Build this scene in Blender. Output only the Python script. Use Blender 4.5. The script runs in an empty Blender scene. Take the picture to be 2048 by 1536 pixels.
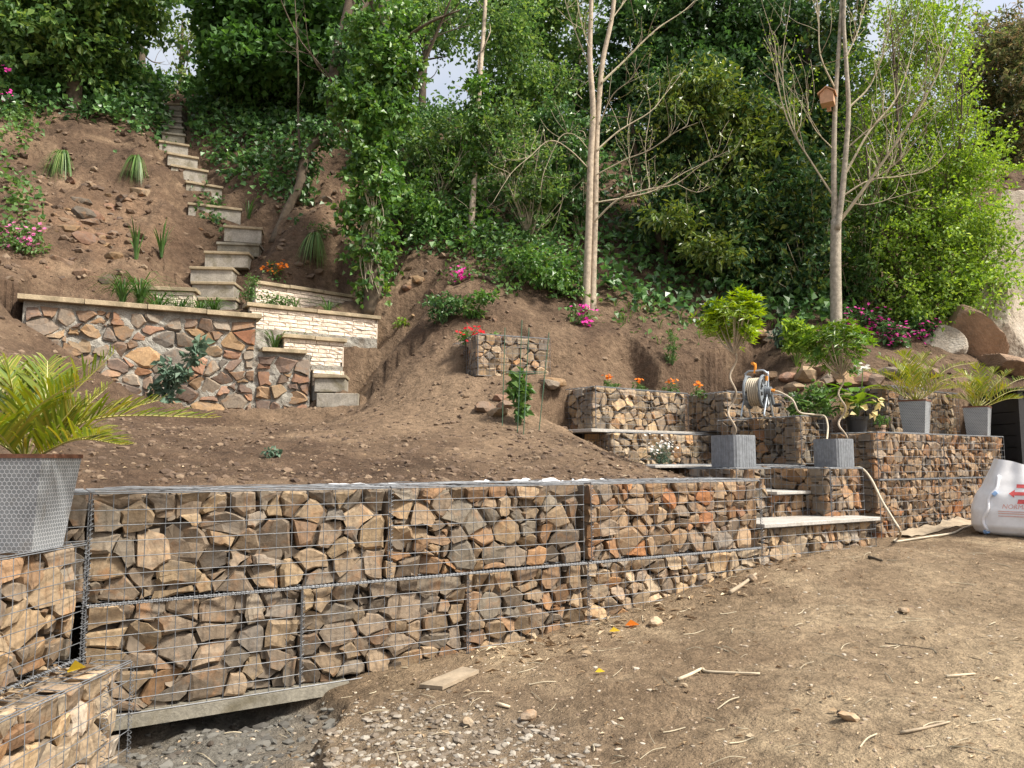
import bpy, bmesh, math, random
import numpy as np
from mathutils import Vector, Matrix

# ------------------------------------------------------------------ camera, world, sun
SC = bpy.context.scene
COL = SC.collection
CAMZ = 1.5
FPX = 1539.0
PITCH = math.atan(154 / FPX)

cam_d = bpy.data.cameras.new('camera')
cam_d.sensor_width = 36.0
cam_d.lens = FPX / 2048 * 36.0
cam_d.clip_start = 0.05
cam_d.clip_end = 400
cam = bpy.data.objects.new('camera', cam_d)
cam.location = (0, 0, CAMZ)
cam.rotation_euler = (math.pi / 2 + PITCH, 0, 0)
COL.objects.link(cam)
SC.camera = cam

SUN_EL = math.radians(50)
SUN_AZ = math.atan2(0.92, -0.39)      # direction towards the sun: over the camera's right shoulder
world = bpy.data.worlds.new('World')
SC.world = world
world.use_nodes = True
wn = world.node_tree
wn.nodes.clear()
w_out = wn.nodes.new('ShaderNodeOutputWorld')
w_bg = wn.nodes.new('ShaderNodeBackground')
w_sky = wn.nodes.new('ShaderNodeTexSky')
w_sky.sky_type = 'NISHITA'
w_sky.sun_disc = False
w_sky.sun_elevation = SUN_EL
w_sky.sun_rotation = SUN_AZ
w_sky.air_density = 1.0
w_sky.dust_density = 8.0
w_sky.ozone_density = 1.0
w_bg.inputs['Strength'].default_value = 0.15
# bright hazy cloud over the clear-sky blue
w_tc = wn.nodes.new('ShaderNodeTexCoord')
w_nz = wn.nodes.new('ShaderNodeTexNoise')
w_nz.inputs['Scale'].default_value = 2.6
w_nz.inputs['Detail'].default_value = 7
w_nz.inputs['Roughness'].default_value = 0.6
wn.links.new(w_tc.outputs['Generated'], w_nz.inputs['Vector'])
w_rp = wn.nodes.new('ShaderNodeValToRGB')
w_rp.color_ramp.elements[0].position = 0.32; w_rp.color_ramp.elements[0].color = (0.38, 0.38, 0.38, 1)
w_rp.color_ramp.elements[1].position = 0.66; w_rp.color_ramp.elements[1].color = (0.88, 0.88, 0.88, 1)
wn.links.new(w_nz.outputs[0], w_rp.inputs[0])
w_mx = wn.nodes.new('ShaderNodeMix')
w_mx.data_type = 'RGBA'
wn.links.new(w_rp.outputs[0], w_mx.inputs[0])
wn.links.new(w_sky.outputs[0], w_mx.inputs[6])
w_mx.inputs[7].default_value = (2.9, 3.0, 3.15, 1)
wn.links.new(w_mx.outputs[2], w_bg.inputs[0])
wn.links.new(w_bg.outputs[0], w_out.inputs[0])

sun_d = bpy.data.lights.new('sun', 'SUN')
sun_d.energy = 3.6
sun_d.angle = math.radians(9.0)
sun_d.color = (1.0, 0.94, 0.83)
sun = bpy.data.objects.new('sun', sun_d)
sv = Vector((math.sin(SUN_AZ) * math.cos(SUN_EL), math.cos(SUN_AZ) * math.cos(SUN_EL), math.sin(SUN_EL)))
sun.rotation_euler = (-sv).to_track_quat('-Z', 'Y').to_euler()
sun.location = (6, -6, 12)
COL.objects.link(sun)

SC.view_settings.view_transform = 'Standard'
SC.view_settings.look = 'None'
SC.view_settings.gamma = 1.0
SC.view_settings.use_curve_mapping = False
SC.view_settings.exposure = 1.0
SC.cycles.max_bounces = 6
SC.cycles.diffuse_bounces = 3
SC.cycles.glossy_bounces = 2
SC.cycles.transmission_bounces = 3
SC.cycles.transparent_max_bounces = 4

# ------------------------------------------------------------------ survey helpers: a point of the photograph at a known distance
CT, ST = math.cos(PITCH), math.sin(PITCH)


def P(px, py, Y):
    u = (px - 1024) / FPX
    v = (768 - py) / FPX
    d = Vector((u, CT - v * ST, ST + v * CT))
    d *= Y / d.y
    return Vector((d.x, d.y, d.z + CAMZ))


def proj(pts):
    p = np.asarray(pts, float).reshape(-1, 3)
    x, y, z = p[:, 0], p[:, 1], p[:, 2] - CAMZ
    fw = y * CT + z * ST
    up = -y * ST + z * CT
    fw = np.maximum(fw, 1e-3)
    return 1024 + FPX * x / fw, 768 - FPX * up / fw


def in_poly(px, py, poly):
    px = np.asarray(px); py = np.asarray(py)
    ins = np.zeros(px.shape, bool)
    n = len(poly)
    for i in range(n):
        x0, y0 = poly[i]; x1, y1 = poly[(i + 1) % n]
        c = ((y0 > py) != (y1 > py)) & (px < (x1 - x0) * (py - y0) / ((y1 - y0) or 1e-9) + x0)
        ins ^= c
    return ins


_lat = {}


def vnoise(x, y, seed=0):
    if seed not in _lat:
        _lat[seed] = np.random.default_rng(seed + 991).random((256, 256))
    L = _lat[seed]
    x = np.asarray(x, float); y = np.asarray(y, float)
    xi = np.floor(x).astype(int); yi = np.floor(y).astype(int)
    fx = x - xi; fy = y - yi
    fx = fx * fx * (3 - 2 * fx); fy = fy * fy * (3 - 2 * fy)
    a = L[xi % 256, yi % 256]; b = L[(xi + 1) % 256, yi % 256]
    c = L[xi % 256, (yi + 1) % 256]; d = L[(xi + 1) % 256, (yi + 1) % 256]
    return (a * (1 - fx) + b * fx) * (1 - fy) + (c * (1 - fx) + d * fx) * fy - 0.5


def fbm(x, y, oct=4, seed=0, gain=0.5):
    t = 0; a = 1.0; s = 1.0
    for o in range(oct):
        t = t + a * vnoise(np.asarray(x) * s + 17.3 * o, np.asarray(y) * s - 9.1 * o, seed + o)
        a *= gain; s *= 2.03
    return t


# ------------------------------------------------------------------ object helpers
def tag(o, label=None, cat=None, group=None, kind=None):
    if label: o['label'] = label
    if cat:
        o['category'] = cat
        kind = kind or 'thing'
    if group: o['group'] = group
    if kind: o['kind'] = kind
    return o


def empty(name, loc, rz=0.0):
    o = bpy.data.objects.new(name, None)
    o.location = loc
    o.rotation_euler = (0, 0, rz)
    o.empty_display_size = 0.1
    COL.objects.link(o)
    return o


def link(name, me, mat=None, parent=None, loc=None, rot=None):
    if mat is not None and not me.materials:
        me.materials.append(mat)
    o = bpy.data.objects.new(name, me)
    if loc is not None: o.location = loc
    if rot is not None: o.rotation_euler = rot
    if parent is not None: o.parent = parent
    COL.objects.link(o)
    return o


def mesh_np(name, V, F, smooth=False):
    """V (n,3), F (m,k) arrays of one polygon size, or a list of such arrays"""
    V = np.asarray(V, np.float32).reshape(-1, 3)
    Fs = F if isinstance(F, list) else [F]
    Fs = [np.asarray(f, np.int32) for f in Fs if len(f)]
    me = bpy.data.meshes.new(name)
    me.vertices.add(len(V))
    me.vertices.foreach_set('co', V.ravel())
    loops = np.concatenate([f.ravel() for f in Fs]) if Fs else np.zeros(0, np.int32)
    tot = np.concatenate([np.full(len(f), f.shape[1], np.int32) for f in Fs]) if Fs else np.zeros(0, np.int32)
    st = np.concatenate([[0], np.cumsum(tot)[:-1]]).astype(np.int32) if len(tot) else np.zeros(0, np.int32)
    me.loops.add(len(loops))
    me.loops.foreach_set('vertex_index', loops)
    me.polygons.add(len(tot))
    me.polygons.foreach_set('loop_start', st)
    me.polygons.foreach_set('use_smooth', np.full(len(tot), bool(smooth)))
    me.update(calc_edges=True)
    return me


class MB:
    """collects pieces of one part and links them as ONE mesh"""
    def __init__(s):
        s.V = []; s.Q = []; s.T = []; s.n = 0; s.N = []

    def add(s, V, Q=None, T=None):
        V = np.asarray(V, float).reshape(-1, 3)
        if Q is not None and len(Q): s.Q.append(np.asarray(Q, int) + s.n)
        if T is not None and len(T): s.T.append(np.asarray(T, int) + s.n)
        s.V.append(V); s.n += len(V)

    def box(s, lo, hi, M=None, taper=0.0):
        x0, y0, z0 = lo; x1, y1, z1 = hi
        t = taper
        V = np.array([[x0, y0, z0], [x1, y0, z0], [x1, y1, z0], [x0, y1, z0], [x0 + t, y0 + t, z1], [x1 - t, y0 + t, z1], [x1 - t, y1 - t, z1], [x0 + t, y1 - t, z1]], float)
        if M is not None:
            V = np.array([(M @ Vector(v))[:] for v in V])
        s.add(V, [[0, 3, 2, 1], [4, 5, 6, 7], [0, 1, 5, 4], [1, 2, 6, 5], [2, 3, 7, 6], [3, 0, 4, 7]])

    def tube(s, pts, rad, sides=6, cap=True):
        pts = np.asarray([tuple(p) for p in pts], float)
        n = len(pts)
        r = np.broadcast_to(np.asarray(rad, float), (n,)) if np.ndim(rad) <= 1 else rad
        tan = np.gradient(pts, axis=0)
        tan /= np.maximum(np.linalg.norm(tan, axis=1, keepdims=True), 1e-9)
        up = np.array([0.0, 0.0, 1.0]) if abs(tan[0, 2]) < 0.9 else np.array([1.0, 0.0, 0.0])
        a = np.cross(tan[0], up); a /= np.linalg.norm(a)
        ring = []
        ang = np.linspace(0, 2 * np.pi, sides, endpoint=False)
        for i in range(n):
            a = a - tan[i] * np.dot(a, tan[i]); a /= max(np.linalg.norm(a), 1e-9)
            b = np.cross(tan[i], a)
            ring.append(pts[i] + r[i] * (np.cos(ang)[:, None] * a + np.sin(ang)[:, None] * b))
        V = np.concatenate(ring)
        i = np.arange(n - 1)[:, None] * sides; j = np.arange(sides)[None, :]; k = (j + 1) % sides
        Q = np.stack([i + j, i + k, i + sides + k, i + sides + j], -1).reshape(-1, 4)
        T = None
        if cap:
            V = np.concatenate([V, pts[:1], pts[-1:]])
            c0 = n * sides; c1 = c0 + 1; jj = np.arange(sides); kk = (jj + 1) % sides
            T = np.concatenate([np.stack([np.full(sides, c0), kk, jj], -1), np.stack([np.full(sides, c1), (n - 1) * sides + jj, (n - 1) * sides + kk], -1)])
        s.add(V, Q, T)

    def mesh(s, name, smooth=False):
        V = np.concatenate(s.V) if s.V else np.zeros((0, 3))
        F = []
        if s.Q: F.append(np.concatenate(s.Q))
        if s.T: F.append(np.concatenate(s.T))
        return mesh_np(name, V, F, smooth)

    def build(s, name, mat, parent=None, loc=None, smooth=False, rot=None):
        return link(name, s.mesh(name, smooth), mat, parent, loc, rot)


def catmull(pts, m=6):
    pts = [np.asarray(tuple(p), float) for p in pts]
    if len(pts) < 3:
        return np.array([pts[0] + (pts[-1] - pts[0]) * t for t in np.linspace(0, 1, m + 1)])
    q = [2 * pts[0] - pts[1]] + pts + [2 * pts[-1] - pts[-2]]
    out = []
    for i in range(1, len(q) - 2):
        for t in np.linspace(0, 1, m, endpoint=False):
            a, b, c, d = q[i - 1], q[i], q[i + 1], q[i + 2]
            out.append(0.5 * (2 * b + (c - a) * t + (2 * a - 5 * b + 4 * c - d) * t * t + (3 * b - a - 3 * c + d) * t ** 3))
    out.append(pts[-1])
    return np.array(out)


# ------------------------------------------------------------------ materials
def new_mat(name):
    m = bpy.data.materials.new(name)
    m.use_nodes = True
    nt = m.node_tree
    b = nt.nodes['Principled BSDF']
    return m, nt, b


def N(nt, typ, **kw):
    n = nt.nodes.new(typ)
    for k, v in kw.items():
        if k in n.inputs: n.inputs[k].default_value = v
        else: setattr(n, k, v)
    return n


def ramp(nt, fac, stops, interp='LINEAR'):
    r = nt.nodes.new('ShaderNodeValToRGB')
    r.color_ramp.interpolation = interp
    e = r.color_ramp.elements
    while len(e) < len(stops): e.new(0.5)
    for i, (p, c) in enumerate(stops):
        e[i].position = p
        e[i].color = (*c, 1) if len(c) == 3 else c
    nt.links.new(fac, r.inputs[0])
    return r.outputs[0]


def mixc(nt, fac, a, b, mode='MIX'):
    m = nt.nodes.new('ShaderNodeMix')
    m.data_type = 'RGBA'
    m.blend_type = mode
    for sock, v in ((m.inputs[0], fac), (m.inputs[6], a), (m.inputs[7], b)):
        if hasattr(v, 'links') or isinstance(v, bpy.types.NodeSocket): nt.links.new(v, sock)
        elif isinstance(v, (int, float)): sock.default_value = v
        else: sock.default_value = (*v, 1) if len(v) == 3 else v
    return m.outputs[2]


def noise(nt, scale, detail=4, rough=0.55, vec=None, dist=0.0):
    n = nt.nodes.new('ShaderNodeTexNoise')
    n.inputs['Scale'].default_value = scale
    n.inputs['Detail'].default_value = detail
    n.inputs['Roughness'].default_value = rough
    n.inputs['Distortion'].default_value = dist
    if vec is not None: nt.links.new(vec, n.inputs['Vector'])
    return n


def bump(nt, b, h, strength=0.5, dist=0.01):
    n = nt.nodes.new('ShaderNodeBump')
    n.inputs['Strength'].default_value = strength
    n.inputs['Distance'].default_value = dist
    nt.links.new(h, n.inputs['Height'])
    nt.links.new(n.outputs[0], b.inputs['Normal'])


def mat_plain(name, col, rough=0.7, var=0.25, scale=12, metal=0.0, bs=0.25, bd=0.004):
    m, nt, b = new_mat(name)
    co = nt.nodes.new('ShaderNodeTexCoord').outputs['Object']
    n = noise(nt, scale, 5, 0.6, co)
    d = tuple(c * (1 - var) for c in col); e = tuple(min(1, c * (1 + var)) for c in col)
    c = ramp(nt, n.outputs[0], [(0.3, d), (0.7, e)])
    nt.links.new(c, b.inputs['Base Color'])
    b.inputs['Roughness'].default_value = rough
    b.inputs['Metallic'].default_value = metal
    if bs:
        n2 = noise(nt, scale * 6, 4, 0.6, co)
        bump(nt, b, n2.outputs[0], bs, bd)
    return m


def mat_leaf(name, cols, rough=0.5, transl=0.3, spec=0.4, tcol=None):
    """cols: ramp stops over a random number per leaf"""
    m, nt, b = new_mat(name)
    g = nt.nodes.new('ShaderNodeNewGeometry')
    c = ramp(nt, g.outputs['Random Per Island'], cols)
    co = nt.nodes.new('ShaderNodeTexCoord').outputs['Object']
    n = noise(nt, 1.3, 2, 0.5, co)
    hv = nt.nodes.new('ShaderNodeHueSaturation')
    mr = nt.nodes.new('ShaderNodeMapRange')
    mr.inputs[1].default_value = 0.3; mr.inputs[2].default_value = 0.7
    mr.inputs[3].default_value = 0.75; mr.inputs[4].default_value = 1.25
    nt.links.new(n.outputs[0], mr.inputs[0])
    nt.links.new(mr.outputs[0], hv.inputs['Value'])
    nt.links.new(c, hv.inputs['Color'])
    c = hv.outputs[0]
    nt.links.new(c, b.inputs['Base Color'])
    b.inputs['Roughness'].default_value = rough
    b.inputs['Specular IOR Level'].default_value = spec
    tr = nt.nodes.new('ShaderNodeBsdfTranslucent')
    hs = nt.nodes.new('ShaderNodeHueSaturation')
    hs.inputs['Hue'].default_value = 0.48
    hs.inputs['Saturation'].default_value = 1.15
    hs.inputs['Value'].default_value = 1.5
    nt.links.new(c, hs.inputs['Color'])
    nt.links.new(hs.outputs[0], tr.inputs['Color'])
    mx = nt.nodes.new('ShaderNodeMixShader')
    mx.inputs[0].default_value = transl
    nt.links.new(b.outputs[0], mx.inputs[1])
    nt.links.new(tr.outputs[0], mx.inputs[2])
    nt.links.new(mx.outputs[0], nt.nodes['Material Output'].inputs['Surface'])
    return m


def mat_stone(name, rust=0.5):
    m, nt, b = new_mat(name)
    oi = nt.nodes.new('ShaderNodeObjectInfo')
    tc = nt.nodes.new('ShaderNodeTexCoord').outputs['Object']
    ml = nt.nodes.new('ShaderNodeVectorMath'); ml.operation = 'MULTIPLY_ADD'
    nt.links.new(oi.outputs['Random'], ml.inputs[0])
    ml.inputs[1].default_value = (37, 91, 53)
    nt.links.new(tc, ml.inputs[2])
    v = ml.outputs[0]
    n1 = noise(nt, 9, 5, 0.6, v, 0.4)
    n2 = noise(nt, 45, 5, 0.65, v)
    n3 = noise(nt, 5, 3, 0.5, v, 1.0)
    base = oi.outputs['Color']
    c = mixc(nt, 1.0, base, ramp(nt, n2.outputs[0], [(0.25, (0.62, 0.62, 0.62)), (0.75, (1.3, 1.28, 1.25))]), 'MULTIPLY')
    c = mixc(nt, ramp(nt, n1.outputs[0], [(0.53, (0, 0, 0)), (0.72, (0.62, 0.62, 0.62))]), c, (0.29, 0.145, 0.06))
    c = mixc(nt, ramp(nt, n3.outputs[0], [(0.50, (0, 0, 0)), (0.72, (0.55, 0.55, 0.55))]), c, (0.13, 0.115, 0.10))
    nt.links.new(c, b.inputs['Base Color'])
    b.inputs['Roughness'].default_value = 0.82
    b.inputs['Specular IOR Level'].default_value = 0.3
    ad = nt.nodes.new('ShaderNodeMath'); ad.operation = 'MULTIPLY_ADD'
    nt.links.new(n1.outputs[0], ad.inputs[0]); ad.inputs[1].default_value = 2.0
    nt.links.new(n2.outputs[0], ad.inputs[2])
    bump(nt, b, ad.outputs[0], 0.6, 0.005)
    return m


def mat_stained(name, col, stain, rough=0.9, var=0.25, scale=7, amount=0.8, bs=0.5, bd=0.008):
    """a surface with blotchy dirt and lichen of its own"""
    m, nt, b = new_mat(name)
    co = nt.nodes.new('ShaderNodeTexCoord').outputs['Object']
    n = noise(nt, scale, 5, 0.6, co)
    c = ramp(nt, n.outputs[0], [(0.3, tuple(x * (1 - var) for x in col)), (0.7, tuple(min(1, x * (1 + var)) for x in col))])
    n2 = noise(nt, scale * 0.55, 8, 0.7, co, 0.8)
    c = mixc(nt, ramp(nt, n2.outputs[0], [(0.48, (0, 0, 0)), (0.64, (amount, amount, amount))]), c, stain)
    n3 = noise(nt, scale * 9, 4, 0.65, co)
    c = mixc(nt, 1.0, c, ramp(nt, n3.outputs[0], [(0.3, (0.75, 0.75, 0.75)), (0.7, (1.22, 1.22, 1.22))]), 'MULTIPLY')
    nt.links.new(c, b.inputs['Base Color'])
    b.inputs['Roughness'].default_value = rough
    bump(nt, b, n3.outputs[0], bs, bd)
    return m


MAT = {}
MAT['stone'] = mat_stone('quarried_stone')
MAT['fill'] = mat_plain('inner_stone', (0.17, 0.135, 0.10), 0.9, 0.4, 9)
MAT['wire'] = mat_plain('galvanised_wire', (0.17, 0.18, 0.195), 0.55, 0.3, 20, 0.4, 0)
MAT['mortar'] = mat_stained('lime_mortar', (0.31, 0.295, 0.26), (0.17, 0.135, 0.10), 0.95, 0.3, 8, 0.6, 0.8, 0.02)
MAT['concrete'] = mat_stained('weathered_concrete', (0.30, 0.275, 0.235), (0.13, 0.11, 0.06), 0.9, 0.25, 6, 0.75)
MAT['moss_concrete'] = mat_stained('mossy_concrete', (0.20, 0.185, 0.15), (0.095, 0.08, 0.048), 0.95, 0.3, 6, 0.8)
MAT['coping'] = mat_stained('tan_coping', (0.33, 0.265, 0.175), (0.17, 0.14, 0.085), 0.9, 0.25, 7, 0.6)
MAT['brick'] = mat_stained('pale_split_brick', (0.68, 0.575, 0.47), (0.44, 0.36, 0.28), 0.9, 0.10, 5, 0.6, 0.7, 0.01)
MAT['slate'] = mat_stained('pale_porcelain_slab', (0.40, 0.385, 0.36), (0.27, 0.235, 0.19), 0.6, 0.1, 6, 0.5, 0.1, 0.002)
MAT['liner'] = mat_plain('white_fleece', (0.62, 0.63, 0.65), 0.9, 0.1, 14, 0, 0.4, 0.006)
MAT['bark_pale'] = mat_plain('pale_bark', (0.40, 0.33, 0.25), 0.9, 0.35, 16, 0, 0.6, 0.008)
MAT['bark_grey'] = mat_plain('grey_bark', (0.33, 0.29, 0.23), 0.9, 0.4, 14, 0, 0.7, 0.01)
MAT['bark_dark'] = mat_plain('dark_bark', (0.105, 0.08, 0.055), 0.95, 0.4, 14, 0, 0.8, 0.015)
MAT['twig'] = mat_plain('twig', (0.36, 0.31, 0.22), 0.9, 0.3, 14, 0, 0.0)


def mat_soil(name, dark, mid, light, clay=None):
    m, nt, b = new_mat(name)
    co = nt.nodes.new('ShaderNodeTexCoord').outputs['Object']
    n1 = noise(nt, 1.1, 6, 0.6, co, 0.5)
    n2 = noise(nt, 14, 6, 0.65, co)
    n3 = noise(nt, 85, 4, 0.7, co)
    c = ramp(nt, n1.outputs[0], [(0.30, dark), (0.52, mid), (0.72, light)])
    at = nt.nodes.new('ShaderNodeAttribute'); at.attribute_name = 'tone'
    sp = nt.nodes.new('ShaderNodeSeparateColor')
    nt.links.new(at.outputs['Color'], sp.inputs[0])
    # R: dry pale dust, G: clay rock, B: grey mortar
    c = mixc(nt, sp.outputs[0], c, light)
    c = mixc(nt, sp.outputs[1], c, clay or light)
    c = mixc(nt, sp.outputs[2], c, (0.165, 0.158, 0.14))
    c = mixc(nt, 1.0, c, ramp(nt, n2.outputs[0], [(0.28, (0.62, 0.60, 0.58)), (0.72, (1.35, 1.33, 1.3))]), 'MULTIPLY')
    c = mixc(nt, 1.0, c, ramp(nt, n3.outputs[0], [(0.3, (0.7, 0.7, 0.7)), (0.7, (1.3, 1.3, 1.3))]), 'MULTIPLY')
    v = nt.nodes.new('ShaderNodeTexVoronoi')
    v.inputs['Scale'].default_value = 55
    nt.links.new(co, v.inputs['Vector'])
    spk = ramp(nt, v.outputs['Color'], [(0.80, (0, 0, 0)), (0.9, (0.55, 0.55, 0.55))])
    near = ramp(nt, v.outputs['Distance'], [(0.18, (1, 1, 1)), (0.32, (0, 0, 0))])
    f = mixc(nt, 1.0, spk, near, 'MULTIPLY')
    c = mixc(nt, f, c, (0.45, 0.37, 0.26))
    nt.links.new(c, b.inputs['Base Color'])
    b.inputs['Roughness'].default_value = 0.95
    b.inputs['Specular IOR Level'].default_value = 0.2
    ad = nt.nodes.new('ShaderNodeMath'); ad.operation = 'MULTIPLY_ADD'
    nt.links.new(n2.outputs[0], ad.inputs[0]); ad.inputs[1].default_value = 3.0
    nt.links.new(n3.outputs[0], ad.inputs[2])
    n4 = noise(nt, 5.5, 8, 0.65, co, 0.3)
    ad2 = nt.nodes.new('ShaderNodeMath'); ad2.operation = 'MULTIPLY_ADD'
    nt.links.new(n4.outputs[0], ad2.inputs[0]); ad2.inputs[1].default_value = 7.0
    nt.links.new(ad.outputs[0], ad2.inputs[2])
    bump(nt, b, ad2.outputs[0], 1.0, 0.014)
    return m


MAT['yard'] = mat_soil('trodden_earth', (0.130, 0.092, 0.058), (0.205, 0.150, 0.098), (0.36, 0.285, 0.19))
MAT['bank'] = mat_soil('bank_soil', (0.060, 0.039, 0.027), (0.115, 0.077, 0.052), (0.235, 0.168, 0.112), (0.20, 0.128, 0.082))

# ------------------------------------------------------------------ the lie of the land
WA = np.array([-1.92, 3.55]); WB = np.array([1.88, 5.90])        # front face of the long gabion wall, in plan
WD = (WB - WA) / np.linalg.norm(WB - WA); WN = np.array([-WD[1], WD[0]])
WALLANG = math.atan2(WD[1], WD[0]); WLEN = float(np.linalg.norm(WB - WA))


def rbf_fit(pts):
    P3 = np.array(pts, float)
    d = np.hypot(P3[:, None, 0] - P3[None, :, 0], P3[:, None, 1] - P3[None, :, 1])
    A = d + np.eye(len(P3)) * 0.02
    n = len(P3)
    M = np.zeros((n + 3, n + 3))
    M[:n, :n] = A
    M[:n, n] = 1; M[:n, n + 1:] = P3[:, :2]
    M[n, :n] = 1; M[n + 1:, :n] = P3[:, :2].T
    w = np.linalg.solve(M, np.concatenate([P3[:, 2], np.zeros(3)]))
    def f(x, y):
        x = np.asarray(x, float); y = np.asarray(y, float)
        r = np.zeros(x.shape)
        for i in range(n):
            r += w[i] * np.hypot(x - P3[i, 0], y - P3[i, 1])
        return r + w[n] + w[n + 1] * x + w[n + 2] * y
    return f


bank_pts = [P(*t)[:] for t in [
    (170, 962, 4.35), (420, 962, 4.7), (765, 956, 5.2), (1172, 950, 5.9), (1330, 946, 6.3), (1440, 965, 6.5),
    (300, 915, 5.4), (600, 905, 6.0), (900, 895, 6.6), (1150, 905, 6.7), (1290, 930, 6.75),
    (300, 850, 7.8), (500, 850, 8.0), (700, 850, 8.0), (850, 850, 7.9), (1040, 862, 7.7), (1150, 868, 7.7), (1205, 900, 7.6),
    (450, 822, 9.3), (620, 822, 9.7), (720, 820, 9.8), (800, 760, 9.6), (900, 740, 9.4), (830, 690, 10.2), (760, 690, 10.7), (880, 660, 10.3),
    (980, 780, 8.8), (1095, 790, 8.8), (1130, 840, 8.5), (1020, 700, 9.9),
    (200, 800, 8.3), (60, 800, 6.4), (0, 860, 5.0), (0, 700, 7.3), (100, 640, 8.7), (0, 560, 8.9), (-200, 560, 8.0), (-200, 800, 5.5),
    (60, 590, 9.15), (150, 580, 9.7), (300, 575, 10.3), (450, 590, 10.8), (360, 560, 10.7), (250, 520, 10.9),
    (100, 480, 10.8), (200, 440, 11.6), (300, 440, 12.0), (100, 380, 12.0), (200, 330, 12.9), (330, 380, 12.8), (150, 250, 13.8), (0, 300, 12.5), (300, 280, 14.0),
    (540, 520, 12.0), (640, 530, 12.1), (620, 570, 11.8), (600, 590, 11.5), (540, 400, 13.3), (640, 400, 13.4), (540, 300, 14.7), (640, 300, 14.8), (450, 250, 15.4), (560, 200, 16.5),
    (745, 600, 11.4), (700, 610, 11.4), (740, 450, 13.0), (720, 320, 14.6), (850, 500, 12.3), (850, 400, 13.6), (830, 300, 15.4), (900, 245, 17.3),
    (950, 560, 11.3), (960, 470, 12.7), (1050, 560, 11.5), (1050, 400, 14.1), (1050, 260, 17.3), (1000, 630, 10.5), (900, 600, 10.9),
    (1175, 615, 11.4), (1120, 640, 10.8), (1200, 500, 13.0), (1200, 300, 16.7), (1200, 690, 10.3), (1300, 680, 10.7), (1300, 600, 12.0), (1300, 760, 9.9), (1200, 760, 9.4),
    (1400, 740, 10.5), (1400, 680, 11.1), (1400, 560, 13.0), (1400, 300, 17.0), (1500, 735, 10.7), (1550, 660, 11.4), (1600, 560, 13.3), (1600, 740, 10.5),
    (1672, 660, 11.4), (1700, 745, 10.2), (1750, 690, 11.2), (1800, 740, 10.2), (1850, 660, 12.0), (1800, 540, 14.0), (1750, 300, 17.4), (1900, 730, 10.8), (2000, 720, 11.4),
    (2000, 560, 13.6), (2000, 300, 17.5), (2200, 700, 12.0), (2200, 300, 18.0), (-300, 300, 12.0), (-300, 0, 15.5),
    (330, 205, 16.4), (365, 275, 14.9), (400, 360, 13.6), (440, 450, 12.5), (345, 200, 18.5), (340, 215, 20.5), (420, 200, 17.5), (260, 190, 16.3), (150, 170, 16.0), (0, 170, 14.6)]]
bank_pts += [(1.6, 8.9, 1.2), (2.1, 9.15, 1.2), (2.5, 8.6, 1.2), (2.2, 7.6, 1.2), (3.2, 8.9, 1.15), (3.6, 9.2, 1.3)]
bank_pts += [(x, 26, 9.6) for x in (-14, -8, -3, 2, 7, 13, 20)] + [(x, 45, 9.5) for x in (-25, 0, 25)] + [(-13, 14, 7.4), (-12, 8, 4.5), (15, 14, 4.5), (20, 20, 7.5)]
_bf = rbf_fit(bank_pts)


def bank_smooth(x, y):
    r = 0.16
    return (_bf(x, y) * 2 + _bf(np.asarray(x) + r, y) + _bf(np.asarray(x) - r, y) + _bf(x, np.asarray(y) + r) + _bf(x, np.asarray(y) - r)) / 6


STEPS = [  # left px, right px, y of the tread, distance, turn (degrees), riser height, mossy
    (395, 474, 594, 11.10, 4, 0.24, 0), (381, 471, 562, 11.35, 4, 0.25, 0), (378, 467, 532, 11.62, 5, 0.25, 0), (407, 499, 501, 11.92, 6, 0.25, 0),
    (432, 520, 483, 12.20, 8, 0.22, 1), (446, 523, 449, 12.50, 14, 0.27, 0), (375, 476, 404, 12.95, 22, 0.33, 0), (371, 437, 360, 13.45, 30, 0.30, 0),
    (341, 407, 327, 13.85, 30, 0.27, 0), (334, 390, 303, 14.15, 28, 0.25, 0), (317, 372, 279, 14.5, 25, 0.22, 0), (322, 368, 262, 14.8, 18, 0.20, 1),
    (324, 366, 250, 15.1, 12, 0.19, 1), (325, 365, 239, 15.4, 8, 0.19, 1), (326, 365, 228, 15.7, 5, 0.19, 1), (326, 366, 217, 16.0, 0, 0.19, 1), (326, 367, 206, 16.3, 0, 0.19, 0)]
_st = []
for (_xl, _xr, _y, _Y, _t, _rh, _m) in STEPS:
    _c = P((_xl + _xr) / 2, _y, _Y)
    _st.append((_c.x, _c.y, _c.z, math.radians(_t), (_xr - _xl) / FPX * _Y / 2 + 0.02, _rh))


# level changes held by walls: corner, angle, length, [(s, height in front)], height behind, wall thickness
TERRACES = [
    ((-5.70, 8.83), 27, 2.60, [(0, 1.55), (0.5, 1.2), (1.2, 0.75), (2.0, 0.58), (2.6, 0.62)], 1.84, 0.35, 1.0),
    ((-3.38, 10.01), 27, 0.74, [(0, 0.62), (0.74, 0.68)], 1.38, 0.3, 0.55),
    ((-2.62, 10.06), 6, 0.72, [(0, 0.66), (0.72, 0.70)], 0.80, 0.3, 0.4),
    ((-3.10, 10.36), 30, 0.95, [(0, 1.38), (0.33, 1.38), (0.46, 0.95), (0.95, 0.85)], 1.62, 0.16, 0.3),
    ((-3.59, 10.3), 32, 1.86, [(0, 1.62), (0.5, 1.70), (1.86, 1.62)], 2.06, 0.25, 0.6),
    ((-3.81, 11.2), 40, 1.62, [(0, 2.2), (1.62, 2.35)], 2.60, 0.25, 0.6),
    ((-0.41, 9.15), 24, 0.97, [(0, 1.0), (0.97, 1.04)], 1.42, 0.88, 0.7),
    ((0.955, 8.78), 37, 1.60, [(0, -0.2), (1.6, -0.25)], 0.86, 0.98, 0.7)]


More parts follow.
